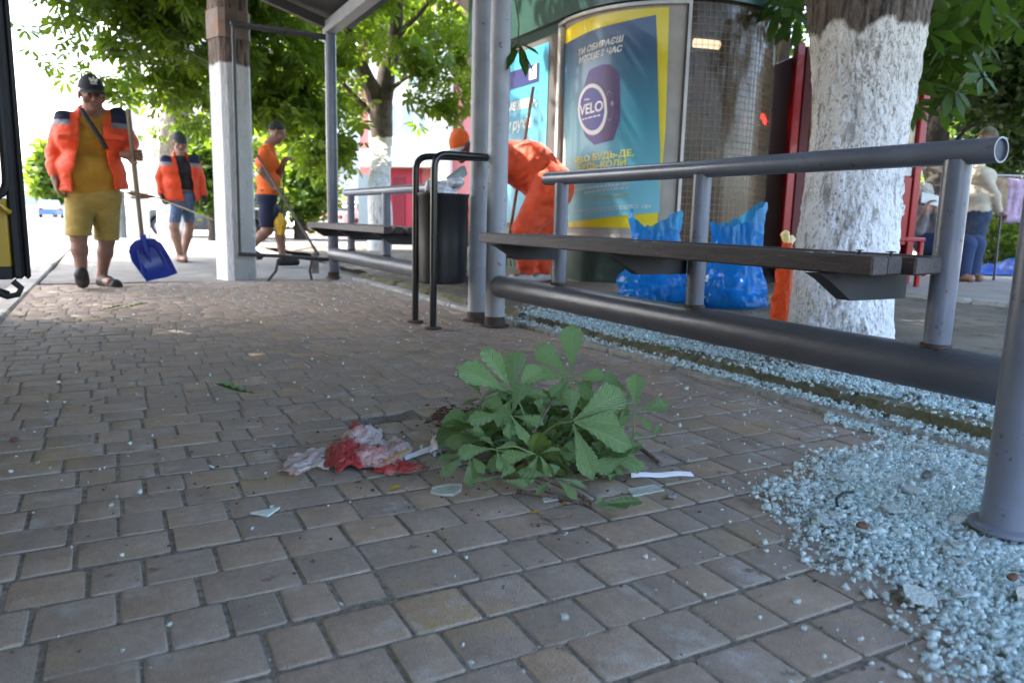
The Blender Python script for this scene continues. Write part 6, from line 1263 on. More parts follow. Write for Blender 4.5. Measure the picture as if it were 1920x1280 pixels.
# door leaf, seen nearly edge-on to its face: a black rubber edge, yellow frame, window
YD = 4.05
def D(px, py, dy=0.0): return gy(px, py, YD + dy)
zb_, zt2 = D(58, 522)[2], 2.42
xe_b, xe_t = D(58, 522)[0], D(58, 522)[0]
b = MB(); x1 = xe_b; x0 = XB - .02
wz0, wz1 = D(10, 372)[2], 2.2; wx0, wx1 = x0 + .1, D(3, 300)[0] + .012
pts = [(x0, zb_ + .02), (x1 - .065, zb_ + .02), (x1 - .10, zt2), (x0, zt2)]
# leaf panel as four bars round the window
b.box((x0, YD, zb_ + .05), (x1 - .068, YD + .035, wz0), bev=.006); b.box((x0, YD, wz1), (x1 - .068, YD + .035, zt2), bev=.006); b.box((x0, YD + .001, wz0), (wx0, YD + .034, wz1), bev=.004); b.box((wx1, YD + .001, wz0), (x1 - .068, YD + .034, wz1), bev=.004)
dr = b.build('door', byel, bus)
b = MB(); b.box((x1 - .068, YD - .012, zb_), (x1 - .022, YD + .05, zt2), bev=.012); b.box((x1 - .023, YD - .004, zb_ - .004), (x1, YD + .042, zt2), bev=.016); b.box((x0, YD - .004, zb_ - .004), (x1 - .066, YD + .04, zb_ + .055), bev=.006)
b.build('door_seal', rubber, dr, loc=bus.location)
b = MB()
gasket = rounded([(wx0, YD - .003, wz0 + .3), (wx0, YD - .003, wz0), (wx1, YD - .003, wz0), (wx1, YD - .003, wz1), (wx0, YD - .003, wz1), (wx0, YD - .003, wz0 + .3)], .09); b.tube(gasket, .018, 8); b.build('window_gasket', rubber, dr, loc=bus.location)
b = MB(); b.box((wx0 + .004, YD + .010, wz0 + .004), (wx1 - .004, YD + .016, wz1 - .004)); b.build('window_pane', mat('clear_pane', (.95, .97, .97), .02, trans=1.0, ior=1.1), dr, loc=bus.location)
b = MB(); b.tube([D(-14, 372, -.05), D(8, 392, -.05), D(18, 398, -.03)], .012, 8); b.build('door_handle', byel, dr, loc=bus.location)
b = MB(); b.tube([D(-30, 520, .03), D(-8, 545, .03), D(14, 556, .03), D(34, 552, .03), D(40, 540, .03), D(24, 527, .03)], .014, 10); b.tube([D(-40, 548, .06), D(0, 548, .06), D(14, 553, .05)], .02, 8); b.build('door_arm', rubber, dr, loc=bus.location)

# ------------------------------------------------------------ cars
def car(px, py, d, yaw, label, col, L=4.3, W=1.75, H=1.45, z=-.146):
    g = pd(px, py, d); r = empty('parked_car', (g[0], g[1], z), label, 'car', 'cars parked along the side street', rz=yaw)
    m = mat('car_paint_%d' % len(MATS), col, .3, coat=.6, var=.04)
    def part(name, b, mm, par=r, angle=35):
        o = b.build(name, mm, None, angle=angle); o.parent = par; return o
    h = L / 2; prof = [(-h, .30), (-h + .02, .72), (-h + .25, .88), (-h + .9, .95), (h - 1.1, .95), (h - .35, .86), (h - .03, .66), (h, .30), (h - .45, .22), (-h + .45, .22)]
    s = SDF((-h - .2, -W / 2 - .2, .1), (h + .2, W / 2 + .2, H + .2), .035)
    def carf(P, F):
        x, y, zz = P[..., 0], np.abs(P[..., 1]), P[..., 2]
        top = np.interp(x, [-h, -h + .25, -h + .95, h - 1.15, h - .3, h], [.70, .90, .95, .95, .82, .62]); roof = np.interp(x, [-h + .35, -h + .95, -h + 1.5, h - 2.0, h - 1.1], [.9, H - .12, H, H - .02, .93])
        body = np.maximum(np.maximum(zz - top, .24 - zz), np.maximum(y - W / 2 + .06 * np.clip((zz - .6) * 2, 0, 1), np.abs(x) - h + .15 * np.clip(y / W * 2, 0, 1) ** 3))
        cab = np.maximum(np.maximum(zz - roof, .6 - zz), np.maximum(y - W / 2 + .08 + .35 * np.clip(zz - .9, 0, 1), np.maximum(-x - h + .3, x - h + 1.0)))
        q = np.maximum(.08 - np.abs(body - cab), 0) / .08; d_ = np.minimum(body, cab) - q * q * .02
        for wx in (-h + .75, h - .8): d_ = np.maximum(d_, np.where(y > W / 2 - .28, .36 - np.sqrt((x - wx) ** 2 + (zz - .31) ** 2), -1))
        return d_
    s.fun(carf); V, F = s.mesh(); C = V[F].mean(1); N = np.cross(V[F[:, 1]] - V[F[:, 0]], V[F[:, 2]] - V[F[:, 0]]); idx = ((C[:, 2] > .97) & (C[:, 2] < H - .10) & (np.abs(np.mod(C[:, 0] + .35, 1.15) - .1) > .07)).astype(int)
    o = mesh_obj('body', V, F, [m, bdark], None, loc=None, angle=50, idx=idx); o.parent = r
    for wx in (-h + .75, h - .8):
        for sy in (-1, 1):
            b = MB(); b.lathe([(0, -.09), (.24, -.09), (.30, -.07), (.31, 0), (.30, .07), (.24, .09), (0, .09)], n=24); b.V = [(wx + v[0], sy * (W / 2 - .10) + v[2], .31 + v[1]) for v in b.V]; wo = part('wheel', b, rubber)
            b = MB(); b.lathe([(0, .095), (.16, .095), (.20, .088)], n=20); b.V = [(wx + v[0], sy * (W / 2 - .10) + sy * v[2], .31 + v[1]) for v in b.V]; part('rim', b, chrome, wo)
    for sy in (-1, 1):
        b = MB(); b.box((h - .22, sy * .55 - .16, .58), (h - .02, sy * .55 + .16, .70), bev=.03); part('headlight', b, chrome)
        b = MB(); b.box((-h + .005, sy * .66 - .12, .66), (-h + .12, sy * .66 + .12, .82), bev=.03); part('tail_light', b, mat('tail_red', (.3, .01, .01), .3) if 'tail_red' not in MATS else MATS['tail_red'])
        b = MB(); b.box((h - 1.55, sy * (W / 2 + .06) - .07, .92), (h - 1.42, sy * (W / 2 + .06) + .07, 1.04), bev=.03); part('mirror', b, m)
    return r
car(402, 436, 24, 2.7, 'dark grey parked car behind the concrete pole and the man in sandals', (.05, .05, .052))
car(625, 425, 34, .15, 'white parked car seen behind the round shelter post', (.75, .75, .76))
car(705, 424, 33, .2, 'silver-white parked car seen under the far bench, behind the limewashed trunk', (.55, .57, .60))
car(815, 422, 35, .1, 'light grey parked car half hidden behind the black bin', (.45, .46, .48))
car(96, 392, 62.0, 1.6, 'small blue car far down the street, beside the stout man', (.08, .17, .30))
car(200, 405, 40, 1.6, 'pale grey parked car far down the street between the stout man and his shovel', (.6, .6, .6))

# ------------------------------------------------------------ buildings
def bld(name, label, c, yaw, W, Dp, H, m):
    r = empty(name, (c[0], c[1], -.15), label, 'building', rz=yaw); b = MB(); b.box((-W / 2, 0, 0), (W / 2, Dp, H)); o = b.build('wall', m, None); o.parent = r; return r
def bpart(r, name, lo, hi, m, par=None, bev=.0):
    b = MB(); b.box(lo, hi, bev=bev); o = b.build(name, m, None); o.parent = par or r; return o
plaster = mat('white_plaster', (.78, .76, .73), .9, var=.06, scale=.6, bump=.2, bscale=30); pink = mat('rose_plaster', (.50, .17, .17), .85, var=.06, scale=.6); redp = mat('crimson_panel', (.36, .025, .05), .6, var=.1, scale=1)
wglass = mat('facade_glass', (.30, .36, .40), .1, spec=.7, var=.2, scale=.6); wframe = mat('white_frame', (.75, .75, .75), .5); palebl = mat('pale_blue_plaster', (.60, .72, .75), .85, var=.05, scale=.5)
# red and white corner building
dB = 27.0; P0, P1 = pd(676, 436, dB), pd(1010, 436, dB - 1.5); dx = nrm((P1 - P0) * [1, 1, 0]); yaw = math.atan2(dx[1], dx[0]); W = np.linalg.norm((P1 - P0)[:2]); cB = (P0 + P1) / 2
def u_(px): return (np.dot(pd(px, 400, dB) - P0, dx)) - W / 2
def zz_(py, px=760): return pd(px, py, dB)[2] + .15
rb = bld('building', 'rose and white modern building with a crimson doorway, behind the far bench', cB, yaw, W, 9, 11, pink)
bpart(rb, 'wall_panel', (u_(700), -.12, zz_(315)), (u_(832), -.003, zz_(40)), plaster); bpart(rb, 'ledge', (u_(690), -.55, zz_(318)), (u_(840), -.122, zz_(288)), plaster, bev=.03)
for x0, x1 in ((738, 758), (763, 792), (797, 815)):
    fr_ = bpart(rb, 'window', (u_(x0), -.20, zz_(284)), (u_(x1), -.123, zz_(205)), wframe); bpart(rb, 'pane', (u_(x0) + .06, -.215, zz_(262)), (u_(x1) - .06, -.202, zz_(209)), wglass, fr_); bpart(rb, 'pane', (u_(x0) + .06, -.215, zz_(281)), (u_(x1) - .06, -.202, zz_(266)), wglass, fr_)
for x0, x1 in ((738, 770), (778, 815)):
    fr_ = bpart(rb, 'window', (u_(x0), -.20, zz_(180)), (u_(x1), -.123, zz_(80)), wframe); bpart(rb, 'pane', (u_(x0) + .08, -.215, zz_(176)), (u_(x1) - .08, -.202, zz_(84)), wglass, fr_)
bpart(rb, 'wall_panel', (u_(700), -.10, 0.02), (u_(742), -.003, zz_(320)), plaster); dr_ = bpart(rb, 'doorway', (u_(740), -.14, 0.01), (u_(802), -.004, zz_(318)), redp); bpart(rb, 'door', (u_(748), -.17, .01), (u_(772), -.142, zz_(335)), mat('crimson_door', (.20, .015, .03), .4), dr_)
bpart(rb, 'shop_window', (u_(676), -.09, .5), (u_(698), -.004, zz_(330)), wglass); bpart(rb, 'pilaster', (u_(836), -.35, 0), (u_(862), -.004, 10.9), plaster); bpart(rb, 'roof', (-W / 2 - .3, -.4, 11), (W / 2 + .3, 9.3, 11.3), plaster)
# white block with a pale blue part
dW = 46; P0, P1 = pd(585, 420, dW), pd(676, 420, dW); dx2 = nrm((P1 - P0) * [1, 1, 0]); W2 = np.linalg.norm((P1 - P0)[:2]); r2 = bld('building', 'plain white and pale blue building between the round shelter post and the rose building', (P0 + P1) / 2, math.atan2(dx2[1], dx2[0]), W2, 8, 9, plaster)
bpart(r2, 'wall_panel', (W2 * .10, -.1, 0), (W2 * .48, -.005, 7.5), palebl); bpart(r2, 'roof', (-W2 / 2 - .2, -.3, 9), (W2 / 2 + .2, 8.2, 9.25), plaster)
for k in range(2):
    fr_ = bpart(r2, 'window', (-W2 * .42 + k * 1.1, -.08, 3.2), (-W2 * .42 + .8 + k * 1.1, -.004, 4.8), wframe); bpart(r2, 'pane', (-W2 * .42 + .08 + k * 1.1, -.1, 3.3), (-W2 * .42 + .72 + k * 1.1, -.082, 4.7), wglass, fr_)
# long pale block across the side street and a low far one down the road
dL = 40; P0, P1 = pd(330, 412, dL), pd(590, 412, dL + 6); dx3 = nrm((P1 - P0) * [1, 1, 0]); W3 = np.linalg.norm((P1 - P0)[:2]); r3 = bld('building', 'long pale apartment building hidden by the trees behind the concrete pole', (P0 + P1) / 2, math.atan2(dx3[1], dx3[0]), W3, 10, 14, plaster)
for i in range(4):
    for k in range(7):
        x = -W3 / 2 + .8 + k * (W3 - 1.6) / 6.5; fr_ = bpart(r3, 'window', (x, -.06, 1.2 + 3.2 * i), (x + .7, -.004, 2.7 + 3.2 * i), wframe); bpart(r3, 'pane', (x + .07, -.08, 1.28 + 3.2 * i), (x + .63, -.062, 2.62 + 3.2 * i), wglass, fr_)
bpart(r3, 'roof', (-W3 / 2 - .3, -.4, 14), (W3 / 2 + .3, 10.3, 14.3), plaster)
fwall = pd(40, 380, 95); r4 = bld('building', 'hazy low white building at the far end of the street on the left', fwall, math.atan2(rt[1], rt[0]), 40, 10, 4.5, plaster)
for k in range(10): bpart(r4, 'window', (-18 + 3.7 * k, -.1, 1.2), (-16.4 + 3.7 * k, -.004, 2.9), wglass)
bpart(r4, 'roof', (-20.4, -.4, 4.5), (20.4, 10.4, 4.8), plaster)
# ------------------------------------------------------------ broken chestnut branch in the foreground
lf = bpy.data.materials.new('fresh_chestnut_leaf'); lf.use_nodes = True; t = lf.node_tree; p = t.nodes['Principled BSDF']
uv = _n(t, 'ShaderNodeUVMap'); sx = _n(t, 'ShaderNodeSeparateXYZ'); t.links.new(uv.outputs[0], sx.inputs[0])
ab = _n(t, 'ShaderNodeMath', operation='ABSOLUTE'); su = _n(t, 'ShaderNodeMath', operation='SUBTRACT'); su.inputs[1].default_value = .5; t.links.new(sx.outputs[0], su.inputs[0]); t.links.new(su.outputs[0], ab.inputs[0])
vv = _n(t, 'ShaderNodeMath', operation='MULTIPLY_ADD'); vv.inputs[1].default_value = -.62; t.links.new(ab.outputs[0], vv.inputs[0]); t.links.new(sx.outputs[1], vv.inputs[2])
fq = _n(t, 'ShaderNodeMath', operation='MULTIPLY'); fq.inputs[1].default_value = 2 * math.pi * 15; t.links.new(vv.outputs[0], fq.inputs[0]); sn = _n(t, 'ShaderNodeMath', operation='SINE'); t.links.new(fq.outputs[0], sn.inputs[0])
vn = _n(t, 'ShaderNodeMapRange'); vn.inputs[1].default_value = .90; vn.inputs[2].default_value = 1.0; t.links.new(sn.outputs[0], vn.inputs[0])
mr = _n(t, 'ShaderNodeMapRange'); mr.inputs[1].default_value = .035; mr.inputs[2].default_value = .012; t.links.new(ab.outputs[0], mr.inputs[0])
mxv = _n(t, 'ShaderNodeMath', operation='MAXIMUM'); t.links.new(vn.outputs[0], mxv.inputs[0]); t.links.new(mr.outputs[0], mxv.inputs[1])
nz = _n(t, 'ShaderNodeTexNoise'); nz.inputs['Scale'].default_value = 14; tc = _n(t, 'ShaderNodeTexCoord'); t.links.new(tc.outputs['Object'], nz.inputs['Vector'])
cr = _n(t, 'ShaderNodeValToRGB'); cr.color_ramp.elements[0].position = .3; cr.color_ramp.elements[0].color = (.115, .215, .042, 1); cr.color_ramp.elements[1].position = .7; cr.color_ramp.elements[1].color = (.19, .31, .066, 1); t.links.new(nz.outputs[0], cr.inputs[0])
oi = _n(t, 'ShaderNodeObjectInfo'); hv = _n(t, 'ShaderNodeHueSaturation'); m1 = _n(t, 'ShaderNodeMapRange'); m1.inputs[3].default_value = .5; m1.inputs[4].default_value = 1.25; t.links.new(oi.outputs['Random'], m1.inputs[0]); t.links.new(m1.outputs[0], hv.inputs['Value']); t.links.new(cr.outputs[0], hv.inputs['Color'])
m2 = _n(t, 'ShaderNodeMapRange'); m2.inputs[3].default_value = .48; m2.inputs[4].default_value = .53; ml = _n(t, 'ShaderNodeMath', operation='FRACT'); m7 = _n(t, 'ShaderNodeMath', operation='MULTIPLY'); m7.inputs[1].default_value = 7.3; t.links.new(oi.outputs['Random'], m7.inputs[0]); t.links.new(m7.outputs[0], ml.inputs[0]); t.links.new(ml.outputs[0], m2.inputs[0]); t.links.new(m2.outputs[0], hv.inputs['Hue'])
# underside is paler and bluish
ge = _n(t, 'ShaderNodeNewGeometry'); un = _n(t, 'ShaderNodeMix', data_type='RGBA'); un.inputs[7].default_value = (.22, .36, .15, 1)
bf = _n(t, 'ShaderNodeMath', operation='MULTIPLY'); bf.inputs[1].default_value = .75; t.links.new(ge.outputs['Backfacing'], bf.inputs[0]); t.links.new(bf.outputs[0], un.inputs[0]); t.links.new(hv.outputs[0], un.inputs[6])
vc = _n(t, 'ShaderNodeMix', data_type='RGBA'); vc.inputs[7].default_value = (.30, .40, .16, 1); vs = _n(t, 'ShaderNodeMath', operation='MULTIPLY'); vs.inputs[1].default_value = .75; t.links.new(mxv.outputs[0], vs.inputs[0]); t.links.new(vs.outputs[0], vc.inputs[0]); t.links.new(un.outputs[2], vc.inputs[6])
t.links.new(vc.outputs[2], p.inputs['Base Color']); p.inputs['Roughness'].default_value = .36; p.inputs['Specular IOR Level'].default_value = .55
bu = _n(t, 'ShaderNodeBump'); bu.inputs['Strength'].default_value = .55; bu.inputs['Distance'].default_value = .004; t.links.new(sn.outputs[0], bu.inputs['Height']); t.links.new(bu.outputs[0], p.inputs['Normal'])
tr = _n(t, 'ShaderNodeBsdfTranslucent'); t.links.new(vc.outputs[2], tr.inputs[0]); ms = _n(t, 'ShaderNodeMixShader'); ms.inputs[0].default_value = .28; t.links.new(p.outputs[0], ms.inputs[1]); t.links.new(tr.outputs[0], ms.inputs[2]); t.links.new(ms.outputs[0], t.nodes['Material Output'].inputs[0])
def leaflet(V, F, UV, c, d, n, L, W, droop, fold, nu=8, nv=22, twist=0.0):
    """one obovate serrated leaflet from c along d with upper side n"""
    d = nrm(d); n = nrm(n - (n @ d) * d); s_ = np.cross(n, d); b0 = len(V)
    for j in range(nv + 1):
        v = j / nv; w_ = W * (np.interp(v, [0, .12, .35, .6, .74, .86, .93, 1], [.05, .12, .42, .86, 1.0, .72, .26, .0])) * .5; w_ *= 1 + (.06 if j % 2 else -.03) * (v > .25)
        yy = d * (L * v) * (1 - .12 * droop * v) - np.array((0, 0, 1)) * L * droop * v ** 2.0
        for i in range(nu + 1):
            u = 2 * i / nu - 1; lift = fold * abs(u) * w_ + .006 * math.sin(v * 15 * 2 * math.pi * .5 - abs(u) * 3) * abs(u) * (v > .1) * L * 4 - twist * u * w_ * v
            V.append(c + yy + s_ * (u * w_ * (1 - .12 * fold)) + n * lift + 0.0); UV.append((.5 + u * .5, v))
    W_ = nu + 1
    for j in range(nv):
        for i in range(nu): F.append((b0 + j * W_ + i, b0 + j * W_ + i + 1, b0 + (j + 1) * W_ + i + 1, b0 + (j + 1) * W_ + i))
def set_uv(o, UV):
    me = o.data; l = me.uv_layers.new(name='UVMap'); vi = np.zeros(len(me.loops), np.int32); me.loops.foreach_get('vertex_index', vi); l.data.foreach_set('uv', np.array(UV, np.float32)[vi].ravel())
rtx, upx, fwx = rt, up, -bk
br0 = gz(1010, 890); br = empty('chestnut_branch', tuple(br0), 'freshly broken chestnut branch with big green leaves lying on the paving in the foreground', 'branch')
stemm = mat('green_stalk', (.16, .22, .07), .6, var=.2, scale=20); twig = mat('twig_bark', (.21, .155, .125), .9, var=.4, scale=40, bump=.8, bscale=150)
def leaf(c, dirs, nvec, stem_to=None, droop=.25, fold=.18):
    """palmate leaf: dirs = list of (screen dx, screen dy up, towards-camera, length)"""
    V, F, UV = [], [], []; c = np.array(c, float)
    for dx, dy, dz, L in dirs:
        d = rtx * dx + upx * dy - fwx * dz; leaflet(V, F, UV, c + nrm(d) * .006, d, np.array(nvec, float) + RNG.normal(0, .25, 3), L, L * random.uniform(.42, .50), droop * random.uniform(.5, 1.4), fold * random.uniform(.4, 1.5), twist=random.uniform(-.2, .2))
    V = np.array(V); V[:, 2] = np.maximum(V[:, 2], .004 + .006 * RNG.random())
    o = mesh_obj('leaf', V, F, lf, br, angle=180); set_uv(o, UV)
    if stem_to is not None:
        b = MB(); m_ = (c + np.array(stem_to)) / 2 + [0, 0, .012]; b.tube([c, m_, stem_to], [.0022, .0022, .003], 7); b.build('leaf_stalk', stemm, o, loc=br.location)
    return o
toC = -fwx   # towards the camera
heart = gz(985, 850) + np.array((0, .02, .05)); U3 = np.array((0, 0, 1.))
def at(px, py, d): return pd(px, py, d)
k_ = 1.0 / FPX
def PX(L, d): return L * d / FPX
# hand-placed big leaves: (centre px, depth, leaflets as end points in px with a depth offset)
big = [
 ((1072, 708), 2.02, [(1073, 606, .05), (1008, 645, .02), (1000, 695, .0), (1035, 735, -.05), (1108, 745, -.05), (1128, 700, .0)], (toC * .9 + U3 * .5), (1035, 735, 2.0)),
 ((963, 740), 1.92, [(862, 685, .0), (908, 645, .05), (965, 655, .08), (1012, 680, .05), (1022, 735, -.02), (935, 790, -.06)], (toC * .6 + U3 * .8), (990, 800, 1.92)),
 ((957, 778), 1.80, [(880, 785, .0), (915, 745, .06), (1015, 790, -.02), (985, 820, -.05), (955, 815, -.06), (985, 715, .08)], (U3 * .9 + toC * .5), (985, 830, 1.82)),
 ((1072, 790), 1.78, [(1168, 728, .10), (1180, 828, .02), (1110, 882, -.04), (1072, 725, .06), (1160, 785, .05)], (toC * .75 + U3 * .45 + rtx * .1), (1015, 815, 1.85)),
 ((1190, 772), 2.0, [(1192, 696, .03), (1252, 752, .0), (1218, 800, -.03), (1166, 790, -.02), (1150, 740, .03)], (toC * .8 + U3 * .6), (1187, 830, 1.98)),
 ((1092, 765), 1.98, [(1020, 735, .02), (1048, 720, .04), (1130, 770, .0), (1095, 830, -.05), (1050, 800, -.03)], (toC * .6 + U3 * .7), (1060, 840, 1.9)),
 ((905, 745), 2.02, [(880, 705, .03), (870, 755, .0), (890, 790, -.03), (940, 720, .05)], (toC * .7 + U3 * .6), (950, 820, 1.95)),
 ((1180, 735), 2.06, [(1130, 700, .03), (1200, 750, .02), (1165, 790, -.03), (1120, 745, .0)], (toC * .7 + U3 * .7), (1150, 830, 2.0)),
 ((1218, 822), 1.98, [(1192, 812, .0), (1238, 800, .02), (1232, 828, -.02)], (toC * .5 + U3 * .9), None),
 ((930, 840), 1.74, [(860, 845, .0), (905, 815, .04), (965, 830, .03), (945, 880, -.05)], (U3 * 1.0 + toC * .4), (1000, 850, 1.78)),
 ((880, 850), 1.74, [(822, 860, .0), (830, 885, -.02), (850, 828, .04), (905, 880, -.03), (885, 905, -.05)], (U3 * 1.0 + toC * .45), (960, 850, 1.76)),
 ((1010, 850), 1.72, [(940, 855, .0), (1050, 838, .04), (1030, 885, -.03), (985, 900, -.05)], (U3 + toC * .4), None),
 ((1040, 895), 1.66, [(975, 880, .02), (1010, 920, -.02), (1095, 905, .0), (1078, 928, -.02), (1040, 868, .05)], (U3 + toC * .35), None),
 ((1185, 855), 1.82, [(1120, 878, -.01), (1205, 870, .0), (1200, 832, .04), (1165, 838, .04)], (U3 + toC * .4), None),
 ((935, 900), 1.66, [(885, 895, .0), (912, 916, -.02), (985, 905, .0), (960, 872, .05)], (U3 + toC * .3), None),
 ((1112, 948), 1.56, [(1200, 934, .03), (1150, 955, -.01), (1175, 940, .02), (1130, 935, .04)], (U3 + toC * .3), None),
]
for c, d, tips, nv_, st in big:
    cc = at(*c, d); dirs = []
    for (x, y, dd) in tips:
        e = at(x, y, d + dd); v = e - cc; L = np.linalg.norm(v); dirs.append((v @ rtx, v @ upx, v @ (-fwx), L * 1.04))
    leaf(cc, dirs, nv_, at(*st) if st else None, droop=.10, fold=.16)
for k in range(48):   # lower leaves filling the heap
    px, py = random.uniform(890, 1125), random.uniform(745, 864); dd = 1.70 + (885 - py) * .0032 + random.uniform(.02, .10); cc = at(px, py, dd)
    if cc[2] < .015: cc[2] = .02
    a0 = random.uniform(0, 6.28); L = random.uniform(.085, .125)
    leaf(cc, [(math.cos(a0 + j * .9), .6 * math.sin(a0 + j * .9), .5 * math.sin(a0 + j * .9), L * random.uniform(.75, 1.1)) for j in range(5)], U3 * .8 + toC * random.uniform(.1, .7) + RNG.normal(0, .25, 3), None, .25, .2)
def gl(px, py, z): return gz(px, py, z)
for pts, r in (([gl(1112, 945, .008), gl(1085, 925, .018), gl(1040, 905, .034), gl(1000, 886, .05), gl(985, 860, .06), at(1000, 810, 1.86), at(1040, 745, 2.0)], [.0065, .0068, .006, .0055, .005, .0045, .003]), ([gl(1112, 946, .006), gl(1060, 935, .006), gl(1010, 926, .007), gl(970, 920, .006)], [.006, .0055, .005, .0045]), ([gl(1238, 868, .006), gl(1205, 843, .012), gl(1180, 828, .02), gl(1120, 825, .04), gl(1040, 840, .05)], [.0065, .006, .0055, .005, .004])):
    b = MB(); b.tube(pts, r, 10, wob=.22); b.build('stem', twig, br)
# loose green leaf, yellow leaves, bits
def flat_leaf(name, px, py, L, ang, m, label, cat='leaf', curl=.2, parent=None, W=.4):
    c = gz(px, py, .004); V, F, UV = [], [], []; d = np.array((math.cos(ang), math.sin(ang), 0)); leaflet(V, F, UV, c, d, U3, L, L * W, -curl * .3, curl, 6, 14); o = mesh_obj(name, V, F, m, None, loc=tuple(c), angle=180); set_uv(o, UV); return tag(o, label, cat)
flat_leaf('fallen_leaf', 490, 738, .16, 2.75, lf, 'single folded green leaf lying alone on the paving left of the middle', curl=.8, W=.28)
yl = mat('yellow_dry_leaf', (.52, .30, .03), .6, var=.2, scale=40, transl=.25)
flat_leaf('fallen_leaf', 722, 922, .045, .25, yl, 'yellow leaf in front of the red-stained napkin', curl=.4); flat_leaf('fallen_leaf', 984, 960, .035, -.6, yl, 'small yellow leaf in front of the broken branch stems, left of its pair', curl=.3); flat_leaf('fallen_leaf', 1052, 948, .022, .5, yl, 'tiny yellow leaf just under the twig end', curl=.3)
flat_leaf('fallen_leaf', 1597, 961, .04, .1, lf, 'torn scrap of green leaf lying on the broken glass', curl=.3, W=.55); flat_leaf('fallen_leaf', 40, 628, .12, .1, yl, 'thin yellowed leaf by the kerb at the left edge', curl=.3, W=.2)
flat_leaf('fallen_leaf', 175, 582, .18, .2, lf, 'left one of two wilted green leaves on the paving below the stout man', curl=.5, W=.22); flat_leaf('fallen_leaf', 215, 578, .2, .1, lf, 'right one of two wilted green leaves on the paving below the stout man', curl=.5, W=.22)
# rusty stain patch on the blocks behind the branch: crumbled brown bark
q = MB()
for k in range(260):
    c = gz(850 + random.gauss(0, 22), 782 + random.gauss(0, 9)); r = random.uniform(.002, .007); q.add([(c[0] + r * math.cos(a) * random.uniform(.6, 2), c[1] + r * math.sin(a), .002 + z) for z in (0, r * .5) for a in (0, 1.5, 3, 4.5)], [(4, 5, 6, 7), (0, 1, 5, 4), (1, 2, 6, 5), (2, 3, 7, 6), (3, 0, 4, 7)])
tag(q.build('bark_crumbs', mat('red_brown_bark', (.09, .032, .018), .95, var=.4, scale=40)), kind='stuff')

# ------------------------------------------------------------ stained napkin and litter
def crumple(name, parent, pts_c, ax_u, ax_v, amp, seed, m, n=46, h0=.004, hump=.03, outline=1.0):
    V = []; keep = np.ones((n, n), bool)
    G = np.stack(np.meshgrid(np.linspace(-1, 1, n), np.linspace(-1, 1, n), indexing='ij'), -1)
    Pn = np.c_[G.reshape(-1, 2), np.zeros(n * n)]; h = np.abs(vnoise(Pn, 2.2, seed)) * amp + np.abs(vnoise(Pn, 5.1, seed + 1)) * amp * .5 + np.abs(vnoise(Pn, 11, seed + 2)) * amp * .22
    rr = np.linalg.norm(Pn, axis=1); h += hump * np.clip(1 - rr ** 2, 0, 1); ex_ = 1 + .25 * vnoise(Pn, 1.6, seed + 5) + .12 * vnoise(Pn, 4, seed + 6)
    sh_ = vnoise(Pn, 3.0, seed + 9) * .12
    V = np.array(pts_c) + (Pn[:, :1] * ex_[:, None] + sh_[:, None]) * np.array(ax_u) + (Pn[:, 1:2] * ex_[:, None] - sh_[:, None]) * np.array(ax_v); V[:, 2] = h0 + .72 * h * np.clip(1.25 - rr ** 3 * .6, .12, 1)
    F = [(i * n + j, (i + 1) * n + j, (i + 1) * n + j + 1, i * n + j + 1) for i in range(n - 1) for j in range(n - 1) if (abs(G[i, j, 0]) ** 2.6 + abs(G[i, j, 1]) ** 2.6) < .95 + .25 * math.sin(7 * math.atan2(G[i, j, 1], G[i, j, 0]) + seed)]
    return mesh_obj(name, V, F, m, parent, angle=60)
tis = mat('white_tissue', (.62, .56, .56), .9, var=.1, scale=20, bump=.5, bscale=90, col2=(.42, .13, .11), thr=.62, soft=.10, c2scale=14, transl=.25)
tisr = mat('red_stained_tissue', (.36, .035, .035), .75, var=.3, scale=22, bump=.6, bscale=80, col2=(.52, .25, .23), thr=.62, soft=.10, c2scale=18)
tisp = mat('pink_stained_tissue', (.42, .09, .085), .8, var=.3, scale=18, bump=.6, bscale=80, col2=(.60, .45, .44), thr=.55, soft=.12, c2scale=10)
nk = empty('napkin', tuple(gz(660, 868)), 'crumpled white paper napkin soaked with red stains on the paving left of the branch', 'napkin')
GV = lambda a, b: gz(*b) - gz(*a)
crumple('paper', nk, gz(590, 868), GV((590, 868), (645, 858)), GV((590, 868), (596, 846)) * .9, .022, 3, tis, hump=.012)
crumple('paper', nk, gz(718, 858), GV((718, 858), (768, 856)), GV((718, 858), (724, 832)) * 1.0, .03, 8, tis, hump=.022)
crumple('stained_paper', nk, gz(652, 862), GV((652, 862), (690, 860)), GV((652, 862), (655, 834)) * .9, .020, 14, tisr, hump=.034, h0=.01)
crumple('stained_paper', nk, gz(695, 866), GV((695, 866), (737, 866)), GV((695, 866), (700, 842)) * .8, .019, 21, tisp, hump=.030, h0=.012)
crumple('stained_paper', nk, gz(742, 882), GV((742, 882), (786, 880)), GV((742, 882), (746, 868)) * .8, .016, 27, tisr, hump=.008)
crumple('paper', nk, gz(680, 838), GV((680, 838), (716, 836)), GV((680, 838), (684, 818)) * .8, .03, 33, tis, hump=.034, h0=.02)
crumple('stained_paper', nk, gz(664, 832), GV((664, 832), (676, 832)), GV((664, 832), (666, 814)) * .9, .016, 37, tisr, hump=.035, h0=.03)
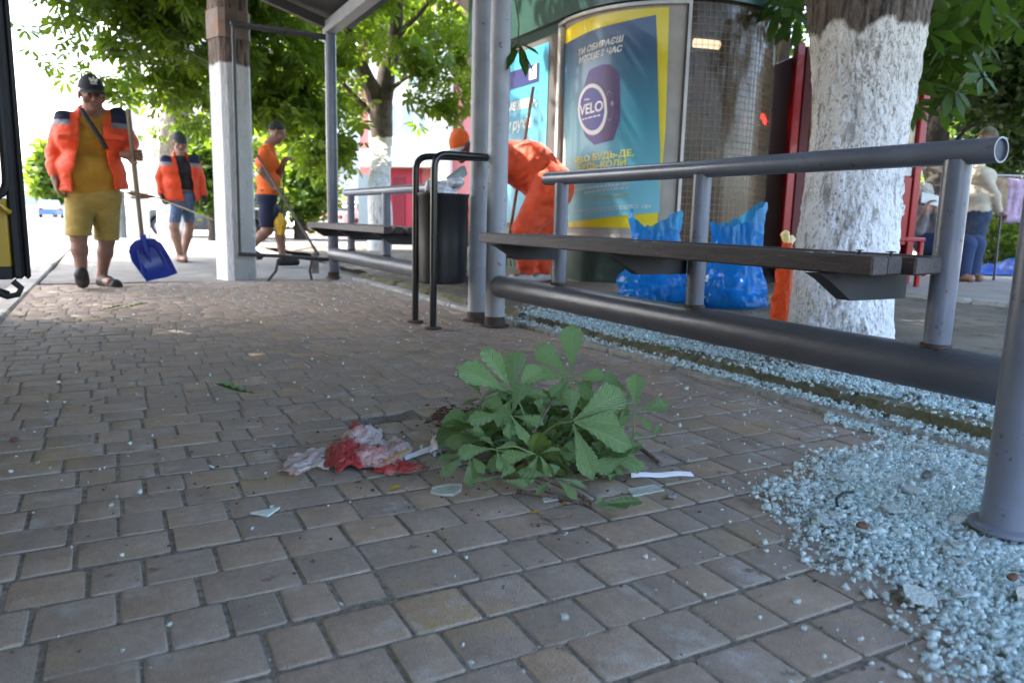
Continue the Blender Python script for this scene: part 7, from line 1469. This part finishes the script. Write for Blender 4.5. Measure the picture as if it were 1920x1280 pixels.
def strip(name, p0, p1, w_, h_, m, label, cat, z=.003, tilt=0):
    p0, p1 = np.array(p0), np.array(p1); d = nrm(p1 - p0); s_ = nrm(np.cross((0, 0, 1), d)) * w_ / 2; b = MB(); V = [p + q * s_ + np.array((0, 0, h)) for h in (0, h_) for p in (p0, p1) for q in (-1, 1)]
    b.add(V, [(0, 1, 3, 2), (4, 6, 7, 5), (0, 4, 5, 1), (2, 3, 7, 6), (0, 2, 6, 4), (1, 5, 7, 3)]); return tag(b.build(name, m, loc=tuple(p0)), label, cat)
strip('wooden_stick', gz(722, 866, .022), gz(766, 843, .03), .010, .003, mat('pale_wood', (.50, .32, .12), .7, var=.2, scale=30), 'flat pale wooden stick lying across the napkin', 'stick')
wrp = mat('white_wrapper', (.68, .70, .76), .3, var=.12, scale=30, bump=.6, bscale=60, col2=(.12, .22, .40), thr=.66, soft=.02, c2scale=24)
wr = empty('wrapper', tuple(gz(790, 856)), 'twisted shiny white and blue wrapper between the napkin and the branch', 'wrapper')
b = MB(); P_ = [gz(758, 860, .006), gz(785, 852, .010), gz(808, 844, .014), gz(818, 836, .03), gz(814, 822, .052)]; V = []
for k, p in enumerate(P_):
    w_ = (.010, .012, .012, .016, .020)[k]
    for q in (-1, -.3, .4, 1): V.append(p + np.array((0, 1, .25)) * w_ * q + np.array((0, 0, .006 * abs(math.sin(q * 3 + k)))))
b.add(V, [(k * 4 + j, k * 4 + j + 1, k * 4 + 5 + j, k * 4 + 4 + j) for k in range(4) for j in range(3)]); b.build('foil', wrp, wr, angle=180)
crumple('twisted_end', wr, gz(818, 840), GV((818, 840), (830, 840)), GV((818, 840), (820, 822)), .02, 51, wrp, n=22, hump=.012)
sw = empty('straw_wrapper', tuple(gz(1238, 894)), 'folded white paper sleeve with blue lines on the paving right of the branch', 'paper')
b = MB(); p0, p1 = gz(1183, 893), gz(1297, 890); d = nrm(p1 - p0); s_ = np.cross((0, 0, 1), d)
L = np.linalg.norm(p1 - p0); prof = [(-.014, .002), (-.007, .0075), (-.001, .004), (.006, .008), (.013, .0025), (.006, .006), (-.001, .002), (-.007, .0055)]
n_ = 9; V = [p0 + d * (L * k / (n_ - 1) + (.004 * a / .014 if k == 0 else 0)) + s_ * a + np.array((0, 0, h + .0015 * math.sin(k * 1.3))) for k in range(n_) for a, h in prof]
b.add(V, [(k * 8 + j, k * 8 + (j + 1) % 8, k * 8 + 8 + (j + 1) % 8, k * 8 + 8 + j) for k in range(n_ - 1) for j in range(8)] + [tuple(range(8)), tuple(range((n_ - 1) * 8, n_ * 8))[::-1]]); b.build('paper', mat('white_paper', (.74, .74, .78), .7, var=.04, scale=30), sw, angle=20)
b = MB(); ln = mat('blue_print_line', (.15, .18, .50), .6)
for a, h in ((-.0045, .0066), (.0095, .0062)): b.add([p0 + d * x + s_ * (a + q) + np.array((0, 0, h + .0012 + (.0 if q < 0 else -.0005))) for x, q in ((.01, -.0008), (L - .006, -.0008), (L - .006, .0008), (.01, .0008))], [(0, 1, 2, 3)])
b.build('printed_line', ln, sw)
# glass pieces lying alone
clear = mat('thick_glass', (.78, .88, .82), .05, var=.05, spec=.9, alpha=.32)
def shard(px, py, ring, th, label, m=None):
    c = gz(px, py, .002); n = len(ring); V = [(c[0] + a, c[1] + q, h + .0015) for h in (0, th) for a, q in ring]; b = MB(); b.add(V, [tuple(range(n))[::-1], tuple(range(n, 2 * n))] + [(j, (j + 1) % n, n + (j + 1) % n, n + j) for j in range(n)]); tag(b.build('glass_shard', m or clear, loc=tuple(c), smooth=False), label, 'glass shard')
shard(838, 918, [(-.045, -.005), (-.03, -.03), (.0, -.042), (.03, -.02), (.045, .01), (.02, .025), (-.03, .022)], .006, 'large rounded flat shard of clear glass in front of the branch, left side')
shard(1205, 920, [(-.045, -.02), (.05, -.022), (.052, .018), (-.03, .02)], .004, 'rectangular clear glass shard below the white paper sleeve')
shard(497, 962, [(-.03, .012), (.035, .016), (.002, -.022)], .004, 'pale triangular shard lying alone on the paving below the napkin', mat('milky_glass', (.62, .70, .68), .2, var=.1, scale=50))
shard(840, 838, [(-.03, -.02), (.03, -.015), (.03, .02), (-.02, .025)], .004, 'greenish flat shard behind the twisted wrapper')
shard(1030, 937, [(-.02, -.008), (.03, -.01), (.028, .01), (-.012, .012)], .004, 'small pale shard tucked under the thin twig')
# small things: stone, butt, rubber arc, twigs
def pebble(name, px, py, r, m, label, cat, z=0.0):
    c = gz(px, py, z); s = SDF(c - r * 2.2, c + r * 2.2, r / 7); s.ell(c + [0, 0, r * .5], (r * 1.2, r * .85, r * .65), k=0); s.fun(lambda P, F: F + r * .25 * vnoise(P, 1.2 / r)); V, F = s.mesh(); tag(mesh_obj(name, V, F, m, loc=tuple(c), angle=180), label, cat)
stn = mat('grey_pebble', (.17, .17, .18), .8, var=.3, scale=90); brn = mat('brown_pebble', (.14, .07, .045), .85, var=.3, scale=90)
pebble('pebble', 1259, 934, .011, stn, 'grey pebble at the right end of the rectangular shard', 'pebble'); pebble('pebble', 1617, 990, .013, brn, 'reddish-brown lump in the middle of the broken glass', 'pebble', .022); pebble('pebble', 1175, 903, .006, brn, 'tiny brown pebble at the left end of the paper sleeve', 'pebble'); pebble('pebble', 1738, 895, .015, stn, 'dark stone lying on the glass near the shelter post', 'pebble', .026); pebble('pebble', 1897, 1085, .010, brn, 'dark brown lump on the glass at the right edge', 'pebble', .024); pebble('pebble', 28, 827, .010, brn, 'dark clod on the paving at the far left', 'pebble'); pebble('pebble', 985, 598, .02, stn, 'rounded stone among the glass behind the columns', 'pebble', .06)
b = MB(); b.tube([gz(1570, 948, .03), gz(1568, 935, .034), gz(1580, 924, .036), gz(1600, 921, .03)], .0035, 8); tag(b.build('rubber_strip', rubber, loc=tuple(gz(1580, 930))), 'curved piece of black rubber seal on the broken glass', 'rubber strip')
for k, (pts, lab) in enumerate([([(1012, 968), (1040, 970), (1070, 966)], 'thin brown twig in front of the branch, upper of two'), ([(995, 980), (1015, 979), (1035, 983)], 'thin curved brown twig in front of the branch, lower of two'), ([(286, 855), (300, 850)], 'short dark twig on the paving at the left')]):
    b = MB(); b.tube([gz(x, y, .003) for x, y in pts], [.002] * len(pts), 6); tag(b.build('twig', twig, loc=tuple(gz(*pts[0]))), lab, 'twig')
